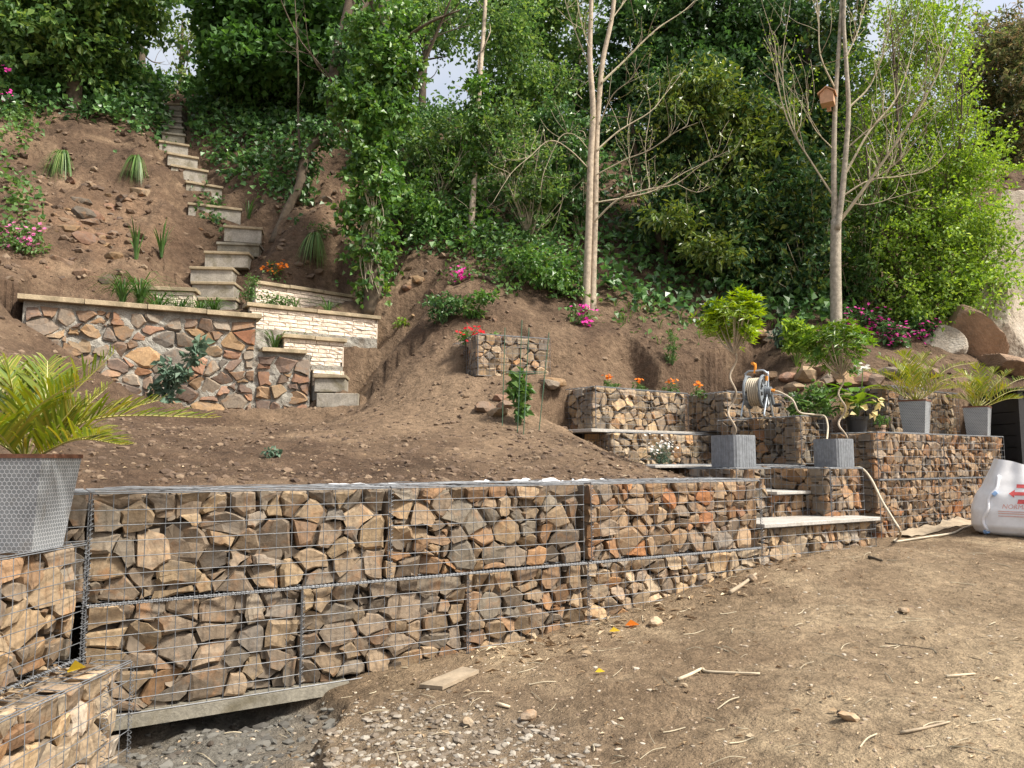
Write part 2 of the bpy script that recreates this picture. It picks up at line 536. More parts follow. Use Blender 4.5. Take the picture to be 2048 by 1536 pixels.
def bank_z(x, y):
    z = bank_smooth(x, y)
    x = np.asarray(x, float); y = np.asarray(y, float)
    keep = np.ones(x.shape)
    for (cx, cy), ang, L, zf, zb, th, reach in TERRACES:
        ca, sa = math.cos(math.radians(ang)), math.sin(math.radians(ang))
        s = (x - cx) * ca + (y - cy) * sa
        t = -(x - cx) * sa + (y - cy) * ca
        f = np.interp(s, [k[0] for k in zf], [k[1] for k in zf]) + CAMZ
        outs = np.maximum(np.maximum(-s, s - L), 0.0)
        side = np.clip(1 - outs / 0.5, 0, 1); side = side * side * (3 - 2 * side)
        mid = th * 0.5
        fr = 0.55 if th < 0.3 else 0.9
        wf = side * np.clip((t + 1.3) / 0.3, 0, 1) * (t < mid)
        side_b = np.clip(1 - outs / 0.09, 0, 1)
        wb = side_b * np.clip((reach + mid - t) / 0.4, 0, 1) * (t >= mid)
        z = np.where((t < mid) & (t > -2.0), np.minimum(z, f + (1.3 if th < 0.5 else 0.9) * np.maximum(outs - 0.03, 0) + 1.2 * np.maximum(-t - fr, 0)), z)
        z = z + wb * (zb + CAMZ - z + 0.25 * np.clip(t - mid, 0, 1))
        keep = np.minimum(keep, 1 - 0.75 * np.maximum(wf * (t > -0.4), wb))
    # the bank is cut away where the garden steps run
    cut = np.full(x.shape, 99.0)
    near = np.zeros(x.shape)
    for (cx, cy, cz, a, hw, rh) in _st:
        ca, sa = math.cos(a), math.sin(a)
        s = (x - cx) * ca + (y - cy) * sa
        t = -(x - cx) * sa + (y - cy) * ca
        lim = np.where(t < 0.20, cz - rh - 0.02, cz - 0.06)
        lim = lim + 1.1 * np.maximum(np.abs(s) - hw - 0.03 - 0.08 * vnoise(x * 5, y * 5, 15), 0) + 2.5 * np.maximum(t - 0.5, 0) - 0.55 * np.maximum(-t - 0.4, 0)
        m = (t > -1.9) & (t < 0.9) & (np.abs(s) < hw + 1.0)
        cut = np.where(m, np.minimum(cut, lim), cut)
        near = np.maximum(near, np.clip(1.3 - np.abs(s) / 0.9, 0, 1) * (t > -0.6) * (t < 0.6))
    keep = keep * (1 - 0.7 * near)
    steep = np.clip((y - 8.2) / 4, 0.0, 1.0)
    left = np.clip((-0.2 - x) / 2.5, 0, 1)
    rough = 0.05 + 0.16 * steep + 0.20 * steep * left
    z = z + keep * rough * fbm(x * 1.1, y * 1.1, 5, 3, 0.55) * 0.9 + 0.022 * fbm(x * 9, y * 9, 3, 21) + (0.05 + 0.07 * left) * (0.3 + steep) * (0.25 - np.abs(fbm(x * 3.7, y * 3.7, 4, 23)))
    return np.minimum(z, cut)


def bank_hit(px, py, y0=4.0, y1=40.0):
    """where the line of sight through a pixel of the photograph meets the bank"""
    Y = np.linspace(y0, y1, 1400)
    u = (px - 1024) / FPX; v = (768 - py) / FPX
    d = np.array([u, CT - v * ST, ST + v * CT]); d = d / d[1]
    X = d[0] * Y; Z = CAMZ + d[2] * Y
    g = bank_z(X, Y)
    k = np.argmax(Z < g)
    if not (Z < g).any(): k = -1
    return Vector((X[k], Y[k], float(g[k])))


yard_pts = [P(*t)[:] for t in [
    (640, 1390, 4.02), (760, 1345, 4.25), (910, 1308, 4.55), (1040, 1285, 4.75), (1172, 1252, 5.0), (1370, 1195, 5.4), (1521, 1138, 5.8), (1740, 1094, 6.35), (1800, 1083, 7.5), (1940, 1046, 8.7),
    (1024, 1536, 3.05), (700, 1440, 3.6), (760, 1536, 3.0), (1400, 1450, 3.25), (1300, 1330, 4.0), (1700, 1300, 3.95), (2048, 1536, 2.45), (1800, 1450, 2.9), (2048, 1250, 4.4), (2048, 1090, 7.0), (1750, 1150, 5.5)]]
yard_pts += [(0, 0, 0.08), (-3, 0, 0.05), (3, 0, 0.42), (0, -4, 0.0), (8, 0, 0.6), (9, 5, 0.72), (9, 9, 0.75), (5, 10, 0.75), (12, 12, 0.75), (-3, -4, 0), (8, -5, 0.4), (-1.6, 3.9, 0.25), (-3.0, 3.0, 0.2), (-4, 5, 0.2), (0, 8, 0.4), (-4, 9, 0.3)]
_yf = rbf_fit(yard_pts)
TR = [P(655, 1398, 4.0), P(700, 1412, 3.86), P(672, 1440, 3.7), P(640, 1470, 3.5), P(650, 1536, 3.1)]
TRENCH = [(-1.72, 4.3), (-0.98, 4.10)] + [(p.x, p.y) for p in TR] + [(-0.62, 2.6), (-0.9, 1.6), (-2.6, 1.6), (-2.6, 3.4)]


def trench_mask(x, y):
    """1 inside the trench, falling to 0 over its ragged edge"""
    x = np.asarray(x, float) + 0.05 * fbm(np.asarray(x) * 6, np.asarray(y) * 6, 3, 61)
    y = np.asarray(y, float) + 0.05 * fbm(np.asarray(x) * 6 + 9, np.asarray(y) * 6, 3, 62)
    ins = in_poly(x, y, TRENCH)
    d = np.full(x.shape, 9.0)
    n = len(TRENCH)
    for i in range(n):
        a = np.array(TRENCH[i]); b = np.array(TRENCH[(i + 1) % n])
        ab = b - a
        t = np.clip(((x - a[0]) * ab[0] + (y - a[1]) * ab[1]) / (ab @ ab), 0, 1)
        d = np.minimum(d, np.hypot(x - a[0] - t * ab[0], y - a[1] - t * ab[1]))
    s = np.where(ins, d, -d)
    return np.clip(s / 0.07 + 0.3, 0, 1)


def yard_base(x, y):
    return _yf(x, y) + 0.05 * fbm(np.asarray(x) * 0.9, np.asarray(y) * 0.9, 4, 31) + 0.02 * fbm(np.asarray(x) * 7, np.asarray(y) * 7, 3, 35)


def yard_z(x, y):
    z = yard_base(x, y)
    m = trench_mask(x, y)
    m = m * m * (3 - 2 * m)
    floor = 0.205 + 0.08 * fbm(np.asarray(x) * 3, np.asarray(y) * 3, 4, 41)
    return z * (1 - m) + np.minimum(z, floor) * m


def yard_hit(px, py, y0=1.5, y1=12.0):
    Y = np.linspace(y0, y1, 900)
    u = (px - 1024) / FPX; v = (768 - py) / FPX
    d = np.array([u, CT - v * ST, ST + v * CT]); d = d / d[1]
    X = d[0] * Y; Z = CAMZ + d[2] * Y
    g = yard_z(X, Y)
    k = int(np.argmax(Z < g))
    return Vector((X[k], Y[k], float(g[k])))


def set_tone(me, rgb):
    a = me.color_attributes.new('tone', 'FLOAT_COLOR', 'POINT')
    c = np.ones((len(me.vertices), 4), np.float32)
    c[:, :3] = rgb
    a.data.foreach_set('color', c.ravel())


def grid_faces(nu, nv):
    i = np.arange(nu - 1)[:, None]; j = np.arange(nv - 1)[None, :]
    a = i * nv + j
    return np.stack([a, a + nv, a + nv + 1, a + 1], -1).reshape(-1, 4)


# --- the bank behind the walls
edge = [(-6.0, 0.2), (-2.45, 2.2), (-2.35, 3.55), (-2.20, 3.92), (WB[0] - 0.35, WB[1] + 0.27), (1.95, 6.75), (2.5, 7.6), (3.2, 8.9), (3.9, 9.6), (4.6, 9.6), (5.4, 9.75), (7.2, 10.9), (12, 13.5)]
_ea = np.array([math.atan2(x, y) for x, y in edge])
az = np.concatenate([np.linspace(-1.25, -0.62, 60, endpoint=False), np.linspace(-0.62, 0.62, 560, endpoint=False), np.linspace(0.62, 0.80, 30)])
r0 = np.zeros(len(az))
for k, a in enumerate(az):
    best = None
    dx, dy = math.sin(a), math.cos(a)
    for (x0, y0), (x1, y1) in zip(edge[:-1], edge[1:]):
        ex, ey = x1 - x0, y1 - y0
        den = dx * ey - dy * ex
        if abs(den) < 1e-9: continue
        r = (x0 * ey - y0 * ex) / den
        t = (x0 * dy - y0 * dx) / den
        if r > 0 and -1e-6 <= t <= 1 + 1e-6: best = r if best is None else max(best, r)
    r0[k] = best if best is not None else np.interp(a, _ea, [math.hypot(*e) for e in edge])
NV = 450
vv = np.linspace(0, 1, NV)
rr = r0[:, None] * (60.0 / r0[:, None]) ** (vv[None, :] ** 1.25)
bx = np.sin(az)[:, None] * rr; by = np.cos(az)[:, None] * rr
bz = bank_z(bx.ravel(), by.ravel()).reshape(bx.shape)
V = np.stack([bx, by, bz], -1)
skirt = V[:, :1].copy(); skirt[..., 2] = 0.1
V = np.concatenate([skirt, V], 1)
me = mesh_np('bank', V.reshape(-1, 3), grid_faces(len(az), NV + 1), True)
X, Y, Z = V.reshape(-1, 3).T
tone = np.zeros((len(X), 3))
ppx, ppy = proj(np.stack([X, Y, Z], -1))
dry = np.exp(-((ppx - 900) / 330) ** 2 - ((ppy - 800) / 110) ** 2) * 0.75 + 0.35 * np.exp(-((ppx - 1180) / 200) ** 2 - ((ppy - 890) / 60) ** 2)
tone[:, 0] = np.clip(dry + 0.5 * fbm(X * 1.6, Y * 1.6, 4, 77), 0, 0.85)
clay = np.exp(-((ppx - 170) / 150) ** 2 - ((ppy - 470) / 90) ** 2) * 1.1 + 0.6 * np.exp(-((ppx - 690) / 70) ** 2 - ((ppy - 420) / 90) ** 2)
tone[:, 1] = np.clip(clay * (0.6 + 1.2 * fbm(X * 2.5, Y * 2.5, 4, 78)), 0, 0.9)
set_tone(me, tone)
bank = link('bank', me, MAT['bank'])
tag(bank, 'bare brown soil bank rising behind the gabion terraces', None, None, 'structure')

# --- the trodden yard in front
az2 = np.linspace(-1.5, 1.35, 520)
NR = 460
rr = 0.9 * (16.0 / 0.9) ** np.linspace(0, 1, NR)
gx = np.sin(az2)[:, None] * rr[None, :]; gy = np.cos(az2)[:, None] * rr[None, :]
gz = yard_z(gx.ravel(), gy.ravel()).reshape(gx.shape)
V = np.stack([gx, gy, gz], -1).reshape(-1, 3)
me = mesh_np('yard_ground', V, grid_faces(len(az2), NR), True)
X, Y, Z = V.T
tone = np.zeros((len(X), 3))
ppx, ppy = proj(V)
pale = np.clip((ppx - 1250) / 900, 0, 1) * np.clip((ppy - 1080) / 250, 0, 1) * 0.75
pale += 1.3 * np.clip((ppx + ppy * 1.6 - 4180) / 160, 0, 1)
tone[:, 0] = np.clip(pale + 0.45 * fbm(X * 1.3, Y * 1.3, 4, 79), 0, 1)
tm = trench_mask(X, Y)
grey = tm * np.clip(1.3 - np.abs((X + 1.35) / 0.55), 0, 1)
rub = np.exp(-((ppx - 900) / 260) ** 2 - ((ppy - 1470) / 70) ** 2) * 0.28
tone[:, 2] = np.clip(grey + rub + 0.3 * fbm(X * 5, Y * 5, 3, 80) * (grey + rub), 0, 1)
set_tone(me, tone)
yard = link('yard_ground', me, MAT['yard'])
tag(yard, 'trodden brown earth yard in front of the gabion wall', None, None, 'structure')
me = mesh_np('far_ground', [[-120, -120, -0.6], [120, -120, -0.6], [120, 120, -0.6], [-120, 120, -0.6]], np.array([[0, 1, 2, 3]]))
set_tone(me, (0, 0, 0))
tag(link('far_ground', me, MAT['yard']), 'plain earth under the yard and bank', None, None, 'structure')

# ------------------------------------------------------------------ stones packed in a face
def clip_half(poly, a, b, c):
    """keep the side a*x + b*y <= c"""
    out = []
    n = len(poly)
    for i in range(n):
        p = poly[i]; q = poly[(i + 1) % n]
        dp = a * p[0] + b * p[1] - c; dq = a * q[0] + b * q[1] - c
        if dp <= 0: out.append(p)
        if (dp < 0 < dq) or (dq < 0 < dp):
            t = dp / (dp - dq)
            out.append((p[0] + t * (q[0] - p[0]), p[1] + t * (q[1] - p[1])))
    return out


def pack(W, H, size, rng, aspect=1.25, wvar=0.8):
    """irregular polygons that fill a W x H rectangle, like stones wedged together"""
    Hs = H * aspect
    n = max(3, int(W * H / (size * size)))
    pts = rng.random((n, 2)) * (W, Hs)
    smp = rng.random((n * 45, 2)) * (W, Hs)
    for it in range(2):
        d = ((smp[:, None, :] - pts[None]) ** 2).sum(-1).argmin(1)
        for k in range(n):
            s = smp[d == k]
            if len(s): pts[k] = pts[k] * 0.5 + s.mean(0) * 0.5
    sp = math.sqrt(W * Hs / n)
    w = rng.random(n) ** 1.5 * wvar * sp * sp
    cells = []
    for i in range(n):
        poly = [(0, 0), (W, 0), (W, Hs), (0, Hs)]
        for j in range(n):
            if j == i: continue
            dx, dy = pts[j] - pts[i]
            if dx * dx + dy * dy > (4.2 * sp) ** 2: continue
            c = (pts[j] @ pts[j] - w[j] - pts[i] @ pts[i] + w[i]) / 2
            poly = clip_half(poly, dx, dy, c)
            if len(poly) < 3: break
        if len(poly) >= 3:
            cells.append([(x, y / aspect) for x, y in poly])
    return cells


def shape_cell(poly, rng, gap, jit, loose=1.0):
    """shrink, roughen and tidy a cell into a stone outline"""
    p = np.array(poly)
    keep = []
    for i in range(len(p)):
        if np.linalg.norm(p[i] - p[i - 1]) > 0.014: keep.append(p[i])
    if len(keep) < 3: return None
    p = np.array(keep)
    c = p.mean(0)
    r = np.linalg.norm(p - c, axis=1).mean()
    if r < 0.014: return None
    g = gap * rng.uniform(0.5, 1.6)
    out = []
    m = len(p)
    for i in range(m):
        a, b = p[i], p[(i + 1) % m]
        u = rng.random()
        if u < 0.16:                                   # a knocked-off corner
            pr = p[i - 1]
            out += [a + (pr - a) * rng.uniform(0.12, 0.28), a + (b - a) * rng.uniform(0.12, 0.28)]
        else:
            out.append(a)
        if np.linalg.norm(b - a) > 0.045 and len(out) < 9 and rng.random() < 0.7:
            out.append(a + (b - a) * rng.uniform(0.35, 0.65) + rng.normal(0, 0.006, 2))
    q = np.array(out)
    if len(q) > 11: q = q[np.sort(rng.choice(len(q), 11, replace=False))]
    d = q - c
    ra = rng.normal(0, 0.08 * loose)
    d = d @ np.array([[math.cos(ra), math.sin(ra)], [-math.sin(ra), math.cos(ra)]]) * (1 - loose * rng.random() ** 2.5 * 0.12)
    c = c + rng.normal(0, 0.004 * loose, 2)
    L = np.linalg.norm(d, axis=1, keepdims=True)
    q = c + d * np.clip((L - g) / np.maximum(L, 1e-6), 0.3, 1) + rng.normal(0, jit, q.shape)
    ar = 0.5 * np.sum(q[:, 0] * np.roll(q[:, 1], -1) - np.roll(q[:, 0], -1) * q[:, 1])
    if ar < 2e-4: return None
    return q


def stone_mesh(q, rng, bulge=0.022, deep=0.11, tilt=0.26, dmin=0.006):
    """a stone from its outline q (in the plane of the face); third coordinate = depth behind the face plane"""
    c = q.mean(0)
    k = len(q)
    r = np.linalg.norm(q - c, axis=1).mean()
    off = rng.normal(0, 0.07, 2) * r
    s = rng.uniform(0.74, 0.95)
    inner = c + off + (q - c) * (s * rng.uniform(0.92, 1.08, (k, 1)))
    tx, ty = rng.normal(0, tilt, 2)
    di = dmin + rng.uniform(0.0, 0.020) + np.clip((inner - c) @ np.array([tx, ty]), -0.02, 0.05) + 0.02
    di = np.maximum(di + rng.normal(0, 0.002, k), dmin)
    do = di + bulge * rng.uniform(0.4, 1.6) * rng.uniform(0.4, 1.4, k)
    cen = di.mean() + rng.uniform(-0.006, 0.004)
    back = c + (q - c) * rng.uniform(0.7, 0.92)
    db = np.full(k, deep) + rng.uniform(0, 0.02, k)
    A = np.concatenate([[[*(c + off), max(dmin, cen)]], np.column_stack([inner, di]), np.column_stack([q, do]), np.column_stack([back, db])])
    i = np.arange(k); j = (i + 1) % k
    T = np.stack([np.zeros(k, int), 1 + i, 1 + j], -1)
    Q = np.concatenate([np.stack([1 + i, 1 + k + i, 1 + k + j, 1 + j], -1), np.stack([1 + k + i, 1 + 2 * k + i, 1 + 2 * k + j, 1 + k + j], -1)])
    return A, T, Q, c


TONES = {
    'mix': [(0.315, 0.232, 0.149), (0.237, 0.172, 0.111), (0.210, 0.162, 0.116), (0.279, 0.200, 0.121), (0.176, 0.139, 0.103), (0.242, 0.153, 0.089), (0.195, 0.167, 0.130), (0.297, 0.222, 0.144)],
    'grey': [(0.297, 0.222, 0.144), (0.210, 0.162, 0.116), (0.190, 0.158, 0.121), (0.242, 0.181, 0.121), (0.167, 0.135, 0.103), (0.222, 0.172, 0.125), (0.269, 0.200, 0.125)],
    'warm': [(0.29, 0.19, 0.11), (0.31, 0.185, 0.098), (0.255, 0.18, 0.115), (0.34, 0.24, 0.15), (0.22, 0.165, 0.115), (0.31, 0.22, 0.14), (0.29, 0.165, 0.09), (0.24, 0.185, 0.135)],
    'pale': [(0.382, 0.292, 0.196), (0.328, 0.249, 0.170), (0.424, 0.307, 0.185), (0.286, 0.217, 0.154), (0.359, 0.286, 0.201)],
    'rubble': [(0.19, 0.125, 0.085), (0.215, 0.145, 0.10), (0.165, 0.12, 0.09), (0.25, 0.18, 0.12), (0.20, 0.165, 0.13), (0.15, 0.105, 0.085), (0.28, 0.19, 0.115), (0.23, 0.13, 0.085)],
    'wallstone': [(0.23, 0.15, 0.098), (0.27, 0.18, 0.11), (0.20, 0.142, 0.105), (0.30, 0.22, 0.14), (0.22, 0.18, 0.14), (0.17, 0.12, 0.095), (0.34, 0.225, 0.125), (0.26, 0.15, 0.10)]}


def face_map(face, L, D, H):
    if face == 'front': return lambda A: np.column_stack([A[:, 0], A[:, 2], A[:, 1]]), L, H
    if face == 'left': return lambda A: np.column_stack([A[:, 2], D - A[:, 0], A[:, 1]]), D, H
    if face == 'right': return lambda A: np.column_stack([L - A[:, 2], A[:, 0], A[:, 1]]), D, H
    return lambda A: np.column_stack([A[:, 0], A[:, 1], H - A[:, 2]]), L, D


def add_stones(root, face, L, D, H, rng, size, tone, gap=0.0032, bulge=0.014, fill=None, holes=0.03, dmin=0.006, aspect=1.2, name='stone', mat=None, region=None, jit=0.0035, loose=1.0):
    fm, W, Hh = face_map(face, L, D, H)
    x0, x1, y0, y1 = region or (0.0, W, 0.0, Hh)
    cells = pack(x1 - x0, y1 - y0, size, rng, aspect)
    pal = TONES[tone]
    for poly in cells:
        if rng.random() < holes: continue
        q = shape_cell([(x + x0, y + y0) for x, y in poly], rng, gap, jit, loose)
        if q is None: continue
        A, T, Q, c = stone_mesh(q, rng, bulge, dmin=dmin)
        loc = fm(np.array([[c[0], c[1], 0.05]]))[0]
        me = mesh_np(name, fm(A) - loc, [T, Q])
        o = link(name, me, mat or MAT['stone'], root, loc)
        col = np.array(pal[rng.integers(len(pal))]) * rng.uniform(0.70, 1.22) * (1.18 if rng.random() < 0.07 else 1.0)
        if rng.random() < 0.07: col = col * np.array([1.0, 0.80, 0.66])
        elif rng.random() < 0.08: col = col * 0.4 + np.full(3, col.mean()) * np.array([1.08, 1.0, 0.9]) * 0.6
        o.color = (*col, 1)
    if fill is not None:
        for poly in pack(x1 - x0, y1 - y0, size * 0.8, rng, 1.1):
            q = shape_cell([(x + x0, y + y0) for x, y in poly], rng, 0.004, 0.004)
            if q is None: continue
            A, T, Q, c = stone_mesh(q, rng, 0.03, 0.16)
            A[:, 2] += 0.035
            fill.add(fm(A), Q, T)


def wires(mb, face, L, D, H, rng, cell=0.075, r=0.0019, off=0.002, edge=True):
    fm, W, Hh = face_map(face, L, D, H)
    na = max(1, round(W / cell)); nb = max(1, round(Hh / cell))
    ph = rng.random(2) * 50
    def wob(a, b):
        a = np.asarray(a, float); b = np.asarray(b, float)
        edge_f = np.clip(np.minimum(np.minimum(a, W - a), np.minimum(b, Hh - b)) / 0.1, 0, 1)
        return -off - 0.014 * edge_f * (0.5 + vnoise(a * 3.1 + ph[0], b * 3.1 + ph[1], 5))
    nseg = max(3, int(W / 0.15))
    for j in range(nb + 1):
        a = np.linspace(0, W, nseg + 1); b = np.full(nseg + 1, Hh * j / nb)
        e = j in (0, nb)
        jb = 0 if e else rng.normal(0, 0.0045)
        b = np.clip(b + jb + 0.003 * vnoise(a * 4 + ph[1], b * 7, 6), 0, Hh)
        mb.tube(fm(np.column_stack([a, b, wob(a, b) - 2 * r])), r * (1.5 if e else 1), 4, False)
    mseg = max(3, int(Hh / 0.15))
    for i in range(na + 1):
        b = np.linspace(0, Hh, mseg + 1); a = np.full(mseg + 1, W * i / na)
        e = i in (0, na)
        a = np.clip(a + (0 if e else rng.normal(0, 0.0045)) + 0.003 * vnoise(b * 4 + ph[0], a * 7, 7), 0, W)
        mb.tube(fm(np.column_stack([a, b, wob(a, b)])), r * (1.5 if e else 1), 4, False)


def helix(mb, p0, p1, R=0.010, pitch=0.022, r=0.0016, seg=7):
    p0 = np.array(p0, float); p1 = np.array(p1, float)
    L = np.linalg.norm(p1 - p0)
    t = (p1 - p0) / L
    u = np.cross(t, [0, 0, 1.0]) if abs(t[2]) < 0.9 else np.cross(t, [1.0, 0, 0])
    u /= np.linalg.norm(u); v = np.cross(t, u)
    n = int(L / pitch * seg)
    k = np.arange(n + 1); a = k * 2 * math.pi / seg
    pts = p0 + t * (k[:, None] / n * L) + R * (np.cos(a)[:, None] * u + np.sin(a)[:, None] * v)
    mb.tube(pts, r, 3, False)


GAB_GROUP = 'stone filled gabion baskets of the terraces'


def gabion(label, corner, z0, ang, L, D, H, faces=('front', 'left'), seed=1, tone='mix', size=0.112, binders=(), top_stones=False, extra_edges=()):
    """a wire basket of stones: corner = front left bottom corner in plan, z0 its base (world height)"""
    rng = np.random.default_rng(seed * 7919 + 5)
    root = empty('gabion', (corner[0], corner[1], z0), ang)
    tag(root, label, 'gabion', GAB_GROUP)
    core = MB()
    i = 0.13
    core.box((i if 'left' in faces else 0.01, i, 0.01), (L - (i if 'right' in faces else 0.01), D - 0.01, H - (0.06 if top_stones else 0.03)))
    core.build('light_block_core', MAT['fill'], root)  # solid dark box added inside so no light leaks between the stones
    fill = MB()
    for f in faces:
        reg = None
        if f == 'left' and 'front' in faces: reg = (0.0, D - 0.06, 0.0, H)
        if f == 'right' and 'front' in faces: reg = (0.06, D, 0.0, H)
        if f == 'top': reg = (0.0, L, 0.0, D)
        add_stones(root, f, L, D, H, rng, size, tone, fill=fill, region=reg)
    if top_stones:
        add_stones(root, 'top', L, D, H - 0.0, rng, size * 1.1, tone, fill=None, region=(0.02, L - 0.02, 0.06, D), bulge=0.018)
    o = fill.build('stone_fill', MAT['fill'], root)
    o['kind'] = 'stuff'
    panel = None
    for f in faces:
        mb = MB(); wires(mb, f, L, D, H, rng); pn = mb.build('wire_panel', MAT['wire'], root)
        panel = panel or pn
    mb = MB(); wires(mb, 'top', L, D, H, rng, off=0.003); mb.build('wire_lid', MAT['wire'], root)
    for a, b in binders:
        mb = MB(); helix(mb, a, b); mb.build('spiral_binder', MAT['wire'], panel)
    return root


# heights above the camera's eye, turned into world heights
def zz(z): return CAMZ + z


def on_wall(s, t=0.0):
    p = WA + WD * s + WN * t
    return (float(p[0]), float(p[1]))


# --- the long two-tier wall
S1, S2, S3 = 1.46, 2.83, WLEN
for k, (a, b, tone, lab) in enumerate([
    (0.0, S1 - 0.006, 'grey', 'upper tier gabion of large grey brown stones just beside the big palm planter'),
    (S1 + 0.006, S2 - 0.03, 'mix', 'upper tier gabion in the middle of the long wall below the bare soil'),
    (S2 + 0.03, S3, 'warm', 'upper tier gabion of orange stones at the stair end of the long wall')]):
    L = b - a
    faces = ('front', 'right') if k == 2 else ('front',)
    bn = [((0, -0.012, 0), (L, -0.012, 0)), ((0, -0.010, 0.02), (0, -0.010, 0.48))]
    if k == 2: bn.append(((L, -0.01, 0.0), (L, -0.01, 0.5)))
    g = gabion(lab, on_wall(a), zz(-0.65), WALLANG, L, 0.5, 0.5, faces, 10 + k, tone, (0.108, 0.100, 0.094)[k], bn, True)
for k, (a, b, tone, lab) in enumerate([
    (0.0, 0.98, 'grey', 'bottom tier gabion standing on the concrete footing over the trench'),
    (0.985, 1.95, 'grey', 'bottom tier gabion next to the ragged trench end, stones stained green at its foot'),
    (1.96, S2 - 0.004, 'mix', 'bottom tier gabion behind the flat wooden offcut on the ground'),
    (S2 + 0.006, S3, 'pale', 'bottom tier gabion half sunk in the rising ground towards the stairs')]):
    L = b - a
    gabion(lab, on_wall(a), zz(-1.15), WALLANG, L, 0.5, 0.494, ('front', 'right') if k == 3 else ('front',), 20 + k, tone, (0.108, 0.104, 0.098, 0.092)[k],
           [((0, -0.010, 0.02), (0, -0.010, 0.47))])
gabion('upper tier gabion half hidden behind the big palm planter', on_wall(-0.75), zz(-0.65), WALLANG, 0.74, 0.5, 0.5, ('front',), 18, 'grey', 0.104, [], True)
# concrete footing under the wall
mb = MB()
p0 = on_wall(0.02, -0.015); M = Matrix.Translation((p0[0], p0[1], zz(-1.212))) @ Matrix.Rotation(WALLANG, 4, 'Z')
mb.box((0, 0, 0), (1.22, 0.5, 0.056), M)
o = mb.build('concrete_footing', MAT['moss_concrete'])
tag(o, 'mossy concrete footing strip under the left end of the long gabion wall', 'footing')
# crumpled white fleece and frayed mesh lying along the wall top
rng = np.random.default_rng(4)
for k, (a, b, lab) in enumerate([(1.2, 1.75, 'short scrap of white fleece on the wall top left of the middle'), (2.05, 4.2, 'long white fleece strip peeping out behind the wall top wires')]):
    s = np.linspace(a, b, int((b - a) / 0.03))
    rows = []
    for t, h in ((0.42, 0.002), (0.45, 0.010), (0.48, 0.007), (0.52, 0.003), (0.56, -0.03)):
        hh = h * (0.7 + 3.2 * fbm(s * 7.0, s * 0 + t * 9, 4, 51 + k)) * np.clip(np.minimum(s - a, b - s) / 0.15, 0.1, 1)
        xy = WA + WD * s[:, None] + WN * (t + 0.03 * fbm(s * 2, s * 0 + t, 2, 55))[:, None]
        rows.append(np.column_stack([xy, zz(-0.15) + 0.006 + hh]))
    V = np.stack(rows, 1)
    o = link('fleece_strip', mesh_np('fleece_strip', V.reshape(-1, 3), grid_faces(len(s), len(rows)), True), MAT['liner'])
    tag(o, lab, 'fleece')
mb = MB()
for i in range(70):
    s = rng.uniform(0.02, WLEN - 0.3); l = rng.uniform(0.1, 0.6); t = rng.uniform(0.0, 0.45)
    pts = []
    for u in np.linspace(0, 1, 5):
        p = WA + WD * min(s + u * l, WLEN - 0.02) + WN * (t + 0.04 * math.sin(u * 3 + i))
        pts.append((p[0], p[1], zz(-0.15) + 0.008 + 0.014 * rng.random()))
    mb.tube(pts, 0.0016, 3, False)
tag(mb.build('loose_wires', MAT['wire']), 'tangle of loose galvanised wire ends along the top of the long wall', 'wire')

# --- the return walls at the palm planter
a = math.atan2(3.44 - 2.35, -1.935 + 1.995)
gabion('gabion under the big palm planter, turned towards the camera', (-1.995, 2.30), zz(-0.875), a, 1.235, 0.5, 0.5, ('front',), 31, 'mix', 0.098,
       [((0, -0.012, 0), (1.22, -0.012, 0)), ((1.225, -0.012, 0), (1.225, -0.012, 0.5))], True)
a = math.atan2(3.60 - 2.2, -1.70 + 1.80)
gabion('lowest gabion in the near corner with dry leaves on its top', (-1.80, 2.12), zz(-1.40), a, 1.42, 0.5, 0.51, ('front',), 32, 'pale', 0.102,
       [((1.22, -0.012, 0), (1.22, -0.012, 0.5)), ((1.41, -0.012, 0), (1.41, -0.012, 0.5))], True)

# --- the stair of gabions
GA = WALLANG
gd = np.array([math.cos(GA), math.sin(GA)]); gn = np.array([-gd[1], gd[0]])


def at(s, t):
    p = WB + gd * s + gn * t
    return (float(p[0]), float(p[1]))


gabion('half buried gabion forming the lowest stair under the widest pale slab', at(0.012, 0.0), zz(-1.0), GA, 1.42, 1.0, 0.49, ('front', 'right'), 40, 'pale', 0.090,
       [((0, -0.010, 0.0), (0, -0.010, 0.49))])
gabion('riser gabion under the small middle slab of the stair', at(0.68, 0.43), zz(-0.72), GA, 0.43, 0.8, 0.43, ('front',), 41, 'warm', 0.10)
gabion('narrow gabion under the right black planter beside the stair', at(1.13, 0.20), zz(-0.50), GA, 0.46, 1.1, 0.435, ('front', 'left'), 42, 'warm', 0.090,
       [((0, -0.010, 0.0), (0, -0.010, 0.43))])
gabion('gabion under the left black planter, peeping over the long wall', at(0.24, 0.44), zz(-0.55), GA, 0.42, 0.95, 0.485, ('front', 'left'), 43, 'mix', 0.090,
       [((0, -0.010, 0.0), (0, -0.010, 0.48))])
gabion('shaded gabion behind the middle slab, below the hose reel', at(0.68, 1.26), zz(-0.50), GA, 1.5, 1.2, 0.45, ('front', 'left'), 44, 'mix', 0.090,
       [((0, -0.010, 0.45), (1.3, -0.010, 0.45))])
R0 = (3.02, 8.06)
gabion('gabion carrying the hose reel', R0, zz(-0.03), GA, 0.52, 1.15, 0.5, ('front', 'left'), 45, 'mix', 0.098,
       [((0, -0.010, 0.0), (0, -0.010, 0.5)), ((0, 1.15, 0.0), (0, 0.0, 0.0))])
# right wall, two tiers, two baskets long
RW = np.array([3.72, 7.86]); RA = math.radians(34)
rd = np.array([math.cos(RA), math.sin(RA)]); rn = np.array([-rd[1], rd[0]])


def rat(s, t):
    p = RW + rd * s + rn * t
    return (float(p[0]), float(p[1]))


